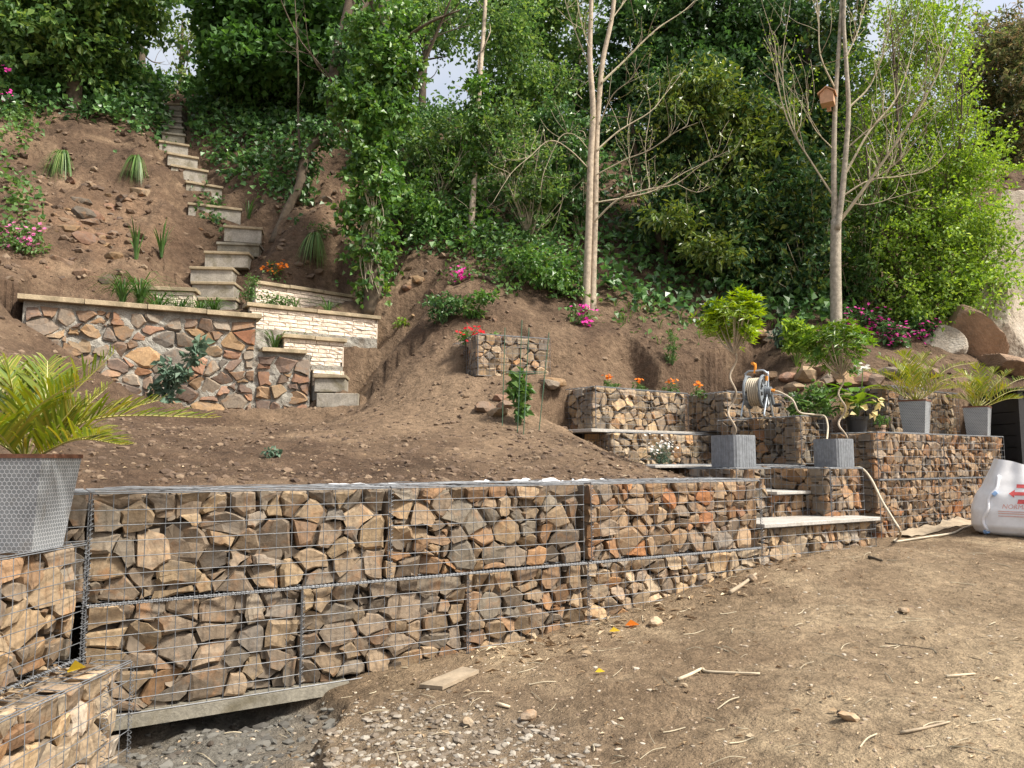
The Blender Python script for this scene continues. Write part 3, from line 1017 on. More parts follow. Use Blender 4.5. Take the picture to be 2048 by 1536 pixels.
gabion('upper gabion of the right wall below the first small palm planter', rat(0, 0), zz(-0.19), RA, 1.30, 1.2, 0.48, ('front', 'left'), 50, 'warm', 0.090,
       [((0, -0.010, 0.0), (1.3, -0.010, 0.0)), ((0, -0.010, 0.0), (0, -0.010, 0.48))])
gabion('upper gabion of the right wall beside the black composter, below the last palm planter', rat(1.305, 0), zz(-0.19), RA, 1.42, 1.2, 0.48, ('front', 'right'), 51, 'warm', 0.090,
       [((0, -0.010, 0.0), (1.4, -0.010, 0.0)), ((0, -0.010, 0.0), (0, -0.010, 0.48))])
gabion('lower gabion of the right wall where the hose touches the ground', rat(0.0, 0), zz(-0.80), RA, 1.15, 1.0, 0.604, ('front', 'left'), 52, 'warm', 0.090)
gabion('lower gabion of the right wall behind the bulk bag', rat(1.155, 0), zz(-0.80), RA, 1.57, 1.0, 0.604, ('front', 'right'), 53, 'warm', 0.090,
       [((0, -0.010, 0.0), (0, -0.010, 0.6))])
gabion('topmost gabion on the right wall behind the first small palm planter', rat(1.15, 0.52), zz(0.295), RA, 0.80, 0.6, 0.58, ('front', 'left'), 54, 'mix', 0.090)
gabion('topmost gabion on the right wall behind the second small palm planter', rat(1.96, 0.52), zz(0.295), RA, 0.80, 0.6, 0.56, ('front',), 55, 'pale', 0.090)
# row under the marigolds
AA = math.radians(37)
gabion('pale gabion below the marigolds with its left end in shadow', (0.955, 8.78), zz(0.36), AA, 1.60, 0.98, 0.49, ('front', 'left'), 60, 'pale', 0.098,
       [((1.58, -0.01, 0), (1.58, -0.01, 0.49)), ((0, -0.01, 0), (0, -0.01, 0.49))])
gabion('shaded gabion behind the hose reel and the left twisted tree', (2.58, 9.20), zz(0.36), math.radians(31), 1.75, 0.72, 0.47, ('front', 'left'), 61, 'mix', 0.098)
gabion('gabion under the long dark edged slab, behind the white daisies', (1.12, 8.47), zz(-0.12), AA, 1.70, 0.5, 0.435, ('front', 'left'), 62, 'pale', 0.098)
gabion('single gabion high on the soil slope behind the green canes', (-0.41, 9.15), zz(1.02), math.radians(24), 0.97, 0.88, 0.50, ('front', 'left'), 63, 'pale', 0.11,
       [((0, -0.01, 0), (0, -0.01, 0.5))])

# ------------------------------------------------------------------ pale slabs of the gabion stair
def slab(label, a, b, back, z, th=0.03, mat='slate', over=0.0):
    """slab with front edge a-b (plan) reaching `back` metres into the hill"""
    a = np.array(a); b = np.array(b)
    d = (b - a) / np.linalg.norm(b - a); n = np.array([-d[1], d[0]])
    c = [a, b, b + n * back, a + n * back]
    o = empty('slab_root', (0, 0, 0)) if False else None
    org = Vector((a[0], a[1], z))
    V = [(p[0] - a[0], p[1] - a[1], 0) for p in c] + [(p[0] - a[0], p[1] - a[1], th) for p in c]
    me = mesh_np('stair_slab', V, np.array([[0, 3, 2, 1], [4, 5, 6, 7], [0, 1, 5, 4], [1, 2, 6, 5], [2, 3, 7, 6], [3, 0, 4, 7]]))
    o = link('stair_slab', me, MAT[mat], None, org)
    bv = o.modifiers.new('edge', 'BEVEL'); bv.width = 0.003; bv.segments = 1
    return tag(o, label, 'slab', 'pale slabs laid on the gabion stair')


slab('widest pale slab, the lowest step of the gabion stair', at(0.01, -0.03), at(1.47, -0.03), 0.48, zz(-0.505))
slab('small pale slab in the middle of the gabion stair', at(0.675, 0.39), at(1.12, 0.39), 0.85, zz(-0.285), 0.025)
pa = P(1183, 859, 8.42); pb = P(1444, 869, 9.72)
slab('long narrow slab with a dark underside below the marigold gabion', (pa.x, pa.y), (pb.x, pb.y), 0.46, zz(0.318), 0.036)
slab('pale slab end showing beneath the left black planter', at(-0.12, 1.02), at(0.66, 0.98), 0.5, zz(-0.06), 0.022)

# ------------------------------------------------------------------ the mortared stone wall and its copings
def frame_empty(name, corner, z, deg):
    return empty(name, (corner[0], corner[1], z), math.radians(deg))


rng = np.random.default_rng(101)
root = frame_empty('stone_retaining_wall', (-5.70, 8.83), zz(0.40), 27)
tag(root, 'mortared rubble stone retaining wall of brown and ochre stones on the left', 'wall')
L1, L2, H1, H2 = 2.62, 3.34, 1.47, 1.04
for (x0, x1, h) in ((0, L1, H1), (L1, L2, H2)):
    nx = int((x1 - x0) / 0.02); nz = int(h / 0.02)
    a = np.linspace(x0, x1, nx); b = np.linspace(0, h, nz)
    A, B = np.meshgrid(a, b, indexing='ij')
    y = 0.040 + 0.035 * fbm(A * 9, B * 9, 4, 91) + 0.02 * fbm(A * 2, B * 2, 2, 95)
    V = np.stack([A, y, B], -1)
    bk = V.copy(); bk[..., 1] = 0.34
    V0 = V.reshape(-1, 3); F0 = grid_faces(nx, nz)
    mb = MB(); mb.add(V0, F0[:, ::-1])
    mb.box((x0 + 0.001, 0.06, 0.0), (x1 - 0.001, 0.34, h - 0.002))
    if x1 == L2:                                       # rough end of the lower part
        b2 = np.linspace(0.04, 0.34, 14)
        B2, C2 = np.meshgrid(b2, b, indexing='ij')
        x = L2 + 0.03 * fbm(B2 * 9, C2 * 9, 3, 97)
        mb.add(np.stack([x, B2, C2], -1).reshape(-1, 3), grid_faces(14, nz))
    mb.build('mortar', MAT['mortar'], root)
    add_stones(root, 'front', x1, 0.34, h, rng, 0.170 if x0 == 0 else 0.18, 'wallstone', gap=0.0115, bulge=0.022, loose=0.6, holes=0.0, dmin=-0.022, aspect=1.4, region=(x0 + 0.02, x1 - 0.01, 0.0, h - 0.05), jit=0.006)
# copings: each slab a piece
def coping(root, x0, x1, y0, y1, z, th, n, mat='coping'):
    e = np.linspace(x0, x1, n + 1)
    for k in range(n):
        mb = MB(); dz = rng.uniform(-0.004, 0.004)
        mb.box((0.004, y0, 0), (e[k + 1] - e[k] - 0.004, y1, th))
        o = mb.build('coping_slab', MAT[mat], root, (e[k], rng.uniform(-0.006, 0.006), z + dz))
        b = o.modifiers.new('edge', 'BEVEL'); b.width = 0.006; b.segments = 2


coping(root, -0.06, L1 + 0.06, -0.05, 0.30, H1, 0.062, 4)
coping(root, L1 + 0.07, L2 - 0.06, -0.05, 0.30, H2, 0.055, 1)


def brick_wall(name, label, corner, z, deg, L, courses, ch, blen, seed, base=0.0, depth=0.16, cope=True, ncope=2):
    """low wall of pale split-face bricks with open joints; base = depth of the rough mortar below the bricks"""
    rg = np.random.default_rng(seed)
    r = frame_empty(name, corner, z, deg)
    tag(r, label, 'wall', 'pale brick planter walls beside the garden steps')
    mb = MB(); mb.box((0.004, 0.022, -base), (L - 0.004, depth, courses * ch))
    if base:
        nx, nz = max(4, int(L / 0.03)), max(4, int(base / 0.02))
        A, B = np.meshgrid(np.linspace(0, L, nx), np.linspace(-base, 0, nz), indexing='ij')
        mb.add(np.stack([A, -0.02 + 0.03 * fbm(A * 8, B * 8, 4, seed), B], -1).reshape(-1, 3), grid_faces(nx, nz)[:, ::-1])
    mb.build('mortar', MAT['mortar'], r)
    for c in range(courses):
        x = -rg.uniform(0, blen)
        while x < L:
            w = blen * rg.uniform(0.7, 1.25)
            a, b = max(x, 0), min(x + w, L)
            if b - a > 0.03:
                g = 0.006
                y = rg.uniform(-0.006, 0.004)
                hh = ch - 0.009
                wv = b - a - g
                # split face: front grid with uneven relief
                nx, nz = 4, 3
                A, B = np.meshgrid(np.linspace(0, wv, nx), np.linspace(0, hh, nz), indexing='ij')
                yy = rg.normal(0, 0.0038, A.shape) - 0.004
                V = np.stack([A, yy, B], -1).reshape(-1, 3)
                V2 = V.copy(); V2[:, 1] = 0.05
                F = grid_faces(nx, nz)[:, ::-1]
                ring = [0, 3, 6, 9, 10, 11, 8, 5, 2, 1]
                Q = [[ring[i], ring[(i + 1) % 10], ring[(i + 1) % 10] + 12, ring[i] + 12][::-1] for i in range(10)]
                me = mesh_np('brick', np.concatenate([V, V2]), np.concatenate([F, np.array(Q)]))
                link('brick', me, MAT['brick'], r, (a, y, c * ch + 0.004))
            x += w
    mb = MB(); mb.box((L - 0.002, 0.0, 0.004), (L + 0.012, depth, courses * ch - 0.004)); mb.build('end_block', MAT['brick'], r)
    if cope: coping(r, -0.05, L + 0.05, -0.05, depth + 0.08, courses * ch + 0.001, 0.052, ncope)
    return r


brick_wall('brick_planter_wall', 'pale brick planter wall with tan coping on the rough mortar base', (-3.57, 10.32), zz(1.80), 32, 1.84, 5, 0.058, 0.20, 201, 0.42, ncope=2)
brick_wall('brick_planter_wall', 'upper pale brick planter wall below the orange flowers', (-3.80, 11.22), zz(2.34), 40, 1.58, 5, 0.055, 0.20, 202, 0.15, ncope=3)
brick_wall('brick_planter_wall', 'small low pale brick wall stepping down beside the stone wall end', (-3.10, 10.36), zz(1.32), 30, 0.82, 6, 0.058, 0.19, 203, 0.3, ncope=2)
brick_wall('brick_planter_wall', 'lowest little patch of pale brickwork above the grey step blocks', (-2.71, 10.42), zz(1.02), 30, 0.42, 4, 0.056, 0.19, 204, 0.2, cope=False)
brick_wall('brick_planter_wall', 'narrow pale brick planter wall half hidden by the strappy daylilies', (-5.25, 10.30), zz(2.10), 10, 0.86, 4, 0.055, 0.20, 205, 0.2, ncope=1)

# ------------------------------------------------------------------ the concrete garden steps climbing the bank
root = empty('garden_steps', P(640, 818, 10.1))
tag(root, 'narrow weathered concrete garden steps winding up the bank to the trees', 'steps')
o0 = root.location
for (xl, xr, y, Yd, turn, rh, moss) in STEPS:
    pl = P(xl, y, Yd); w = (xr - xl) / FPX * Yd / math.cos(math.radians(turn)) * 0.98
    M = Matrix.Translation(pl - o0) @ Matrix.Rotation(math.radians(turn), 4, 'Z')
    mb = MB(); mb.box((0.02, 0.03, -rh), (w - 0.02, 0.5, -0.045), M)
    rs = mb.build('riser', MAT['moss_concrete' if moss else 'concrete'], root)
    mb = MB(); mb.box((0, 0, -0.045), (w, 0.5, 0), M)
    t = mb.build('tread', MAT['moss_concrete' if moss else 'coping'], rs)
    b = t.modifiers.new('edge', 'BEVEL'); b.width = 0.008; b.segments = 2
# the two blocks and the flat slab at the foot
for (xl, xr, y, Yd, turn, h, cap) in ((633, 716, 786, 10.12, 6, 0.19, 0), (629, 690, 756, 10.32, 6, 0.19, 1), (640, 735, 818, 10.0, 4, 0.05, 0)):
    pl = P(xl, y, Yd); w = (xr - xl) / FPX * Yd
    M = Matrix.Translation(pl - o0) @ Matrix.Rotation(math.radians(turn), 4, 'Z')
    mb = MB(); mb.box((0, 0, -h), (w, 0.4, 0), M)
    t = mb.build('step_block', MAT['concrete'], root)
    b = t.modifiers.new('edge', 'BEVEL'); b.width = 0.01; b.segments = 2
    if cap:
        mb = MB(); mb.box((-0.015, -0.03, 0.001), (w + 0.015, 0.4, 0.046), M)
        t = mb.build('tread', MAT['coping'], root)
        b = t.modifiers.new('edge', 'BEVEL'); b.width = 0.008; b.segments = 2

# ------------------------------------------------------------------ plants: leaves, blades, branches
def unit(v):
    return v / np.maximum(np.linalg.norm(v, axis=-1, keepdims=True), 1e-9)


def leaf_arrays(pos, tip, nrm, length, width, fold=0.3):
    """folded four-cornered leaves: base, right, tip, left"""
    n = len(pos)
    tip = unit(tip)
    nrm = unit(nrm - tip * (nrm * tip).sum(-1, keepdims=True))
    side = np.cross(tip, nrm)
    length = np.broadcast_to(length, (n,))[:, None]; width = np.broadcast_to(width, (n,))[:, None]
    b = pos
    t = pos + tip * length - nrm * length * 0.12
    m = pos + tip * length * 0.45
    r = m + side * width * 0.5 + nrm * width * fold
    l = m - side * width * 0.5 + nrm * width * fold
    V = np.stack([b, r, t, l], 1).reshape(-1, 3)
    k = np.arange(n)[:, None] * 4
    T = np.concatenate([k + np.array([[0, 1, 2]]), k + np.array([[0, 2, 3]])])
    return V, T


def blob(rng, c, rad, n, clumps, crad, shell=0.45, spray=0.0):
    """n points in clumps spread through an ellipsoid; returns points and outward directions"""
    d = unit(rng.normal(size=(clumps, 3)))
    r = rng.random((clumps, 1)) ** shell
    cc = d * r
    k = rng.integers(clumps, size=n)
    off = rng.normal(size=(n, 3)) * crad
    off[:, 2] *= 0.6
    if spray:
        sd = unit(d + rng.normal(size=d.shape) * 0.6 + np.array([0, 0, 0.45]))
        off = off * 0.35 + sd[k] * (rng.random((n, 1)) - 0.35) * spray
    p = np.asarray(c) + cc[k] * np.asarray(rad) + off
    out = unit(cc[k] * 0.7 + unit(off + 1e-6) * 0.6)
    return p, out


def foliage(rng, p, out, size, aspect=0.6, up=0.7, droop=0.25, fold=0.25, var=0.35):
    n = len(p)
    rnd = rng.normal(size=(n, 3))
    tip = out * 0.7 + rnd * 0.7 + np.array([0, 0, -droop])
    nrm = np.array([0, 0, up]) + out * 0.5 + rng.normal(size=(n, 3)) * 0.5
    L = size * rng.uniform(1 - var, 1 + var, n)
    return leaf_arrays(p, tip, nrm, L, L * aspect * rng.uniform(0.8, 1.2, n), fold)


class Leafy(MB):
    def leaves(s, rng, c, rad, n, clumps, crad, size, **kw):
        sh = kw.pop('shell', 0.45)
        p, o = blob(rng, c, rad, n, clumps, crad, sh, kw.pop('spray', 0.0))
        V, T = foliage(rng, p, o, size, **kw)
        s.add(V, None, T)

    def blades(s, rng, base, n, h, spread, w, droop=0.5, seg=5, lean=None, up=0.25):
        """arching strap leaves from one crown"""
        for i in range(n):
            a = rng.uniform(0, 2 * math.pi)
            d = np.array([math.cos(a), math.sin(a), 0.0])
            L = h * rng.uniform(0.6, 1.15)
            sp = spread * rng.uniform(0.25, 1.1)
            if lean is not None: d = d * 0.8 + np.asarray(lean)
            b = np.asarray(base) + d * 0.03 * rng.random()
            side = unit(np.cross(d, [0, 0, 1.0]))
            t = np.linspace(0, 1, seg + 1)
            x = sp * (t * up + (1 - up) * t ** 2)
            z = L * (t - droop * t ** 2.6)
            mid = b + d * x[:, None] + np.array([0, 0, 1.0]) * z[:, None]
            ww = w * np.sin(np.pi * np.clip(t * 0.85 + 0.15, 0, 1)) ** 0.7 * rng.uniform(0.7, 1.2)
            ww[-1] = 0.0008
            A = mid + side * ww[:, None] * 0.5; B = mid - side * ww[:, None] * 0.5
            V = np.concatenate([A, B])
            k = np.arange(seg)
            s.add(V, np.stack([k, k + 1, k + seg + 2, k + seg + 1], -1))

    def blossoms(s, rng, p, size, petals=5, up=0.8, n=1):
        """small open flowers: a ring of petals each"""
        p = np.asarray(p).reshape(-1, 3)
        for q in p:
            nm = unit(np.array([0.1, -0.5, up]) + rng.normal(size=3) * 0.35)
            u = unit(np.cross(nm, [1.0, 0.2, 0])); v = np.cross(nm, u)
            a = np.arange(petals) * 2 * math.pi / petals + rng.random()
            tip = np.cos(a)[:, None] * u + np.sin(a)[:, None] * v + nm * 0.25
            V, T = leaf_arrays(np.repeat(q[None], petals, 0), tip, np.repeat(nm[None], petals, 0), size * 0.5, size * 0.45, 0.1)
            s.add(V, None, T)


def put(mb, name, mat, root, smooth=False):
    """world-space piece made a child of root"""
    if not mb.V: return None
    me = mb.mesh(name, smooth)
    co = np.concatenate(mb.V) - np.array(root.location[:])
    me.vertices.foreach_set('co', co.astype(np.float32).ravel())
    me.update()
    return link(name, me, mat, root)


def grow(mb, rng, path, r0, r1, twigs=0, tl=0.5, levels=1, upw=0.5, sides=6, m=5, jit=0.0, start=0.25):
    """a limb along a path, with twigs that curve upwards"""
    pts = catmull(path, m)
    n = len(pts)
    if jit: pts = pts + np.cumsum(rng.normal(0, jit, pts.shape), 0) * np.linspace(0, 1, n)[:, None]
    mb.tube(pts, np.linspace(r0, r1, n), sides)
    ends = []
    for i in range(twigs):
        k = int(rng.uniform(start, 0.98) * (n - 1))
        tan = unit((pts[min(k + 1, n - 1)] - pts[max(k - 1, 0)])[None])[0]
        d = unit((tan * 0.7 + rng.normal(size=3) * 0.65 + np.array([0, 0, upw]))[None])[0]
        L = tl * rng.uniform(0.5, 1.3)
        q = [pts[k]]
        for j in range(3):
            d = unit((d + np.array([0, 0, upw * 0.35]) + rng.normal(size=3) * 0.22)[None])[0]
            q.append(q[-1] + d * L / 3)
        rr = np.interp(k, [0, n - 1], [r0, r1]) * 0.5
        rr = min(rr, 0.012 + L * 0.012)
        if levels > 1:
            ends += grow(mb, rng, q, rr, 0.003, max(2, twigs // 3), tl * 0.5, levels - 1, upw, 4, 3)
        else:
            c = catmull(q, 2)
            mb.tube(c, np.linspace(rr, 0.0025, len(c)), 3, False)
        ends += [q[-1], q[-2]]
    return ends


G = lambda *c: [(i / (len(c) - 1), x) for i, x in enumerate(c)]
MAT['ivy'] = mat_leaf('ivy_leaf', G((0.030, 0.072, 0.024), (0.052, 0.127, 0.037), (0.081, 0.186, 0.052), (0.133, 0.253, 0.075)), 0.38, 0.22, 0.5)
MAT['ivy_bright'] = mat_leaf('ivy_leaf_sun_tinted', G((0.039, 0.105, 0.024), (0.072, 0.171, 0.033), (0.110, 0.231, 0.050), (0.165, 0.275, 0.066)), 0.4, 0.3, 0.5)  # lighter copy of the ivy greens, sunlight put into the leaf colour
MAT['maple'] = mat_leaf('sycamore_leaf', G((0.038, 0.096, 0.024), (0.061, 0.148, 0.035), (0.096, 0.209, 0.049)), 0.5, 0.35, 0.35)
MAT['wood_leaf'] = mat_leaf('woodland_leaf', G((0.045, 0.105, 0.032), (0.081, 0.169, 0.048), (0.137, 0.241, 0.064), (0.209, 0.306, 0.081)), 0.5, 0.35, 0.35)
MAT['laurel'] = mat_leaf('laurel_leaf', G((0.026, 0.065, 0.026), (0.046, 0.111, 0.039), (0.065, 0.143, 0.046), (0.208, 0.247, 0.046)), 0.36, 0.18, 0.42)
MAT['laurel_young'] = mat_leaf('young_laurel_leaf', G((0.06, 0.12, 0.03), (0.13, 0.20, 0.04), (0.20, 0.25, 0.05)), 0.3, 0.25, 0.55)
MAT['spring'] = mat_leaf('fresh_spring_leaf', G((0.095, 0.190, 0.028), (0.168, 0.291, 0.045), (0.235, 0.370, 0.067), (0.302, 0.414, 0.101)), 0.5, 0.4, 0.35)
MAT['conifer'] = mat_leaf('conifer_spray', G((0.035, 0.05, 0.02), (0.13, 0.17, 0.065), (0.20, 0.20, 0.09), (0.30, 0.22, 0.12)), 0.6, 0.35, 0.3)
MAT['grass'] = mat_leaf('strap_leaf', G((0.05, 0.11, 0.025), (0.085, 0.17, 0.04), (0.13, 0.22, 0.06), (0.22, 0.25, 0.09)), 0.45, 0.3, 0.4)
MAT['lily'] = mat_leaf('daylily_leaf', G((0.035, 0.09, 0.02), (0.06, 0.14, 0.03), (0.10, 0.19, 0.05)), 0.4, 0.28, 0.5)
MAT['herb'] = mat_leaf('herb_leaf', G((0.05, 0.12, 0.03), (0.09, 0.18, 0.045), (0.14, 0.24, 0.07)), 0.5, 0.3, 0.4)
MAT['bluegreen'] = mat_leaf('blue_green_leaf', G((0.06, 0.11, 0.075), (0.10, 0.16, 0.11), (0.14, 0.20, 0.14)), 0.6, 0.2, 0.3)
MAT['lime'] = mat_leaf('lime_leaf', G((0.13, 0.24, 0.02), (0.22, 0.35, 0.03), (0.30, 0.42, 0.04)), 0.42, 0.35, 0.45)
MAT['lime_dark'] = mat_leaf('green_topiary_leaf', G((0.07, 0.16, 0.025), (0.12, 0.24, 0.035), (0.20, 0.30, 0.05)), 0.42, 0.3, 0.45)
MAT['palm'] = mat_leaf('palm_leaflet', G((0.10, 0.17, 0.025), (0.17, 0.23, 0.03), (0.25, 0.28, 0.035), (0.32, 0.28, 0.05)), 0.4, 0.3, 0.45)
MAT['palm_rib'] = mat_plain('palm_rib', (0.33, 0.30, 0.09), 0.5, 0.3, 10, 0, 0)
MAT['dry'] = mat_leaf('dry_leaf', G((0.14, 0.09, 0.05), (0.28, 0.20, 0.12), (0.42, 0.33, 0.22), (0.5, 0.42, 0.3)), 0.8, 0.1, 0.2)
for nm, c in (('pink', (0.70, 0.20, 0.42)), ('magenta', (0.75, 0.06, 0.40)), ('red', (0.55, 0.01, 0.015)), ('orange', (0.80, 0.24, 0.02)), ('white', (0.80, 0.79, 0.75)), ('cream', (0.75, 0.65, 0.35)), ('yellow', (0.75, 0.55, 0.05))):
    MAT[nm] = mat_leaf(nm + '_petal', G(tuple(x * 0.75 for x in c), c), 0.6, 0.25, 0.25)


def plant(name, label, base, cat='plant', group=None):
    r = empty(name, base)
    return tag(r, label, cat, group)


# ------------------------------------------------------------------ trees
def wpath(pts, Y, dY=0.0):
    return [P(a, b, Y + dY * i / max(1, len(pts) - 1)) for i, (a, b) in enumerate(pts)]


TG = 'trees standing on the bank'
# pale double-stemmed tree
rng = np.random.default_rng(300)
b = bank_hit(1178, 617)
YT = b.y
root = plant('double_stemmed_tree', 'pale slim double stemmed tree with bare forking branches in the middle of the bank', b, 'tree', TG)
mb = MB()
grow(mb, rng, [b + Vector((-0.05, 0, -0.2))] + wpath([(1174, 560), (1178, 450), (1181, 330), (1186, 220), (1180, 120), (1182, 20), (1186, -150), (1180, -330)], YT), 0.064, 0.026, 0, sides=9)
grow(mb, rng, [b + Vector((0.06, 0.02, -0.2))] + wpath([(1186, 560), (1190, 430), (1192, 320), (1196, 230), (1206, 120), (1226, 20), (1240, -150), (1265, -330)], YT + 0.06), 0.058, 0.026, 0, sides=9)
TRK = put(mb, 'trunk', MAT['bark_pale'], root, True)
mb = MB(); tw = []
for pts, dy, r in [
    ([(1190, 442), (1235, 400), (1290, 380), (1350, 368), (1400, 330), (1455, 300)], -0.7, 0.024),
    ([(1192, 405), (1250, 395), (1310, 380), (1370, 345), (1420, 320)], 0.5, 0.018),
    ([(1194, 300), (1240, 260), (1300, 225), (1330, 190), (1370, 140)], 0.4, 0.02),
    ([(1192, 350), (1250, 320), (1300, 300), (1350, 265), (1395, 245)], -0.6, 0.018),
    ([(1203, 165), (1250, 120), (1310, 60), (1370, 20), (1410, -20)], 0.5, 0.026),
    ([(1198, 250), (1225, 190), (1260, 160), (1290, 110)], -0.4, 0.015),
    ([(1270, 385), (1260, 330), (1255, 270), (1262, 230)], 0.2, 0.009),
    ([(1300, 378), (1290, 300), (1300, 220), (1290, 170)], 0.2, 0.009),
    ([(1350, 366), (1395, 385), (1430, 372)], -0.2, 0.007),
    ([(1180, 340), (1140, 300), (1100, 280), (1060, 310), (1020, 345), (985, 400)], -0.7, 0.016),
    ([(1178, 300), (1150, 270), (1120, 275), (1090, 340), (1080, 380)], -0.3, 0.012),
    ([(1178, 130), (1150, 60), (1130, 0), (1120, -60)], 0.3, 0.018),
    ([(1183, 110), (1160, 40), (1145, -40)], -0.3, 0.014),
    ([(1222, 40), (1260, -10), (1300, -50)], 0.2, 0.016)]:
    tw += grow(mb, rng, wpath(pts, YT, dy), r * 0.7, 0.003, 9, 0.5, 1, 0.55, 5, 4, 0.004)
put(mb, 'branches', MAT['twig'], root).parent = TRK
lf = Leafy()
for q in tw:
    if rng.random() < 0.85: lf.leaves(rng, q, (0.08, 0.08, 0.08), rng.integers(2, 7), 2, 0.06, 0.045, aspect=0.6)
put(lf, 'young_leaves', MAT['laurel_young'], root)

# bare tree with the bird box
rng = np.random.default_rng(301)
b = bank_hit(1672, 662)
YT = b.y
YBOX = YT
root = plant('bare_tree', 'grey barked bare tree forking into two stems, bird box on it', b, 'tree', TG)
mb = MB()
grow(mb, rng, [b + Vector((0, 0, -0.2))] + wpath([(1672, 610), (1671, 520), (1672, 440)], YT), 0.088, 0.075, 0, sides=10)
grow(mb, rng, wpath([(1671, 460), (1668, 380), (1668, 300), (1670, 220), (1676, 120), (1682, 20), (1688, -150)], YT), 0.052, 0.022, 0, sides=8)
grow(mb, rng, wpath([(1674, 460), (1684, 390), (1692, 300), (1697, 215), (1692, 120), (1688, 20), (1700, -150)], YT - 0.05), 0.050, 0.022, 0, sides=8)
TRK = put(mb, 'trunk', MAT['bark_grey'], root, True)
mb = MB(); tw = []
for pts, dy, r, n in [
    ([(1680, 442), (1730, 375), (1790, 290), (1850, 200), (1900, 100), (1930, 0)], -0.6, 0.042, 15),
    ([(1688, 390), (1740, 360), (1800, 352), (1860, 335), (1905, 280)], 0.4, 0.022, 12),
    ([(1692, 345), (1740, 260), (1790, 200), (1820, 120), (1840, 20)], 0.5, 0.03, 14),
    ([(1698, 215), (1740, 170), (1770, 90), (1785, 0)], 0.3, 0.024, 12),
    ([(1690, 300), (1760, 240), (1830, 190), (1880, 100)], -0.4, 0.02, 12),
    ([(1690, 120), (1720, 50), (1740, -40)], 0.3, 0.02, 8),
    ([(1664, 388), (1620, 320), (1580, 255), (1555, 180), (1545, 90), (1520, 10)], 0.3, 0.026, 10),
    ([(1600, 290), (1570, 200), (1565, 100), (1575, 10)], 0.2, 0.014, 8),
    ([(1668, 300), (1625, 250), (1610, 180)], -0.3, 0.014, 6),
    ([(1672, 180), (1640, 110), (1635, 20), (1620, -60)], -0.2, 0.022, 9),
    ([(1740, 365), (1800, 320), (1850, 260), (1900, 200)], -0.6, 0.018, 11),
    ([(1688, 400), (1730, 410), (1790, 395), (1850, 380)], -0.3, 0.012, 8)]:
    tw += grow(mb, rng, wpath(pts, YT, dy), r * 0.68, 0.004, n + 5, 0.85, 1, 0.75, 5, 4, 0.004)
put(mb, 'branches', MAT['twig'], root).parent = TRK
lf = Leafy()
for q in tw:
    if rng.random() < 0.35: lf.leaves(rng, q, (0.08, 0.08, 0.08), 4, 2, 0.06, 0.05)
put(lf, 'young_leaves', MAT['spring'], root)

# bird box nailed to its stem
bp = P(1655, 197, YBOX - 0.12)
root = plant('bird_box', 'small orange wooden bird box with a pitched roof on the bare tree', bp, 'bird box')
root.rotation_euler = (0, 0, math.radians(-30))
MAT['cedar'] = mat_plain('orange_cedar', (0.52, 0.30, 0.18), 0.8, 0.18, 14, 0, 0.2, 0.002)
MAT['black'] = mat_plain('dark_inside', (0.012, 0.01, 0.009), 0.9, 0.1, 5, 0, 0)
mb = MB()
w, d, h = 0.095, 0.10, 0.20
V = [(-w, -d, -h / 2), (w, -d, -h / 2), (w, d, -h / 2), (-w, d, -h / 2), (-w, -d, h / 2 - 0.05), (w, -d, h / 2 - 0.05), (w, d, h / 2 - 0.05), (-w, d, h / 2 - 0.05), (-w * 0, -d, h / 2 + 0.03), (0, d, h / 2 + 0.03)]
mb.add(V, [[0, 3, 2, 1], [1, 2, 6, 5], [3, 0, 4, 7], [0, 1, 5, 4], [2, 3, 7, 6]], [[4, 5, 8], [6, 7, 9]])
BOX = mb.build('box', MAT['cedar'], root)
for s in (-1, 1):
    mb = MB()
    mb.add([(0, -d - 0.03, h / 2 + 0.034), (s * (w + 0.03), -d - 0.03, h / 2 - 0.058), (s * (w + 0.03), d + 0.02, h / 2 - 0.058), (0, d + 0.02, h / 2 + 0.034),
            (0, -d - 0.03, h / 2 + 0.05), (s * (w + 0.034), -d - 0.03, h / 2 - 0.042), (s * (w + 0.034), d + 0.02, h / 2 - 0.042), (0, d + 0.02, h / 2 + 0.05)],
           [[0, 1, 2, 3], [4, 7, 6, 5], [0, 4, 5, 1], [1, 5, 6, 2], [2, 6, 7, 3]])
    mb.build('roof_board', MAT['cedar'], root)
mb = MB(); mb.tube([(-w - 0.001, -0.03, 0.0), (-w - 0.006, -0.03, 0.0)], 0.028, 12); mb.build('entrance_hole', MAT['black'], BOX)
mb = MB(); mb.box((-0.03, d, -0.16), (0.03, d + 0.02, 0.14)); mb.build('mounting_batten', MAT['cedar'], root)

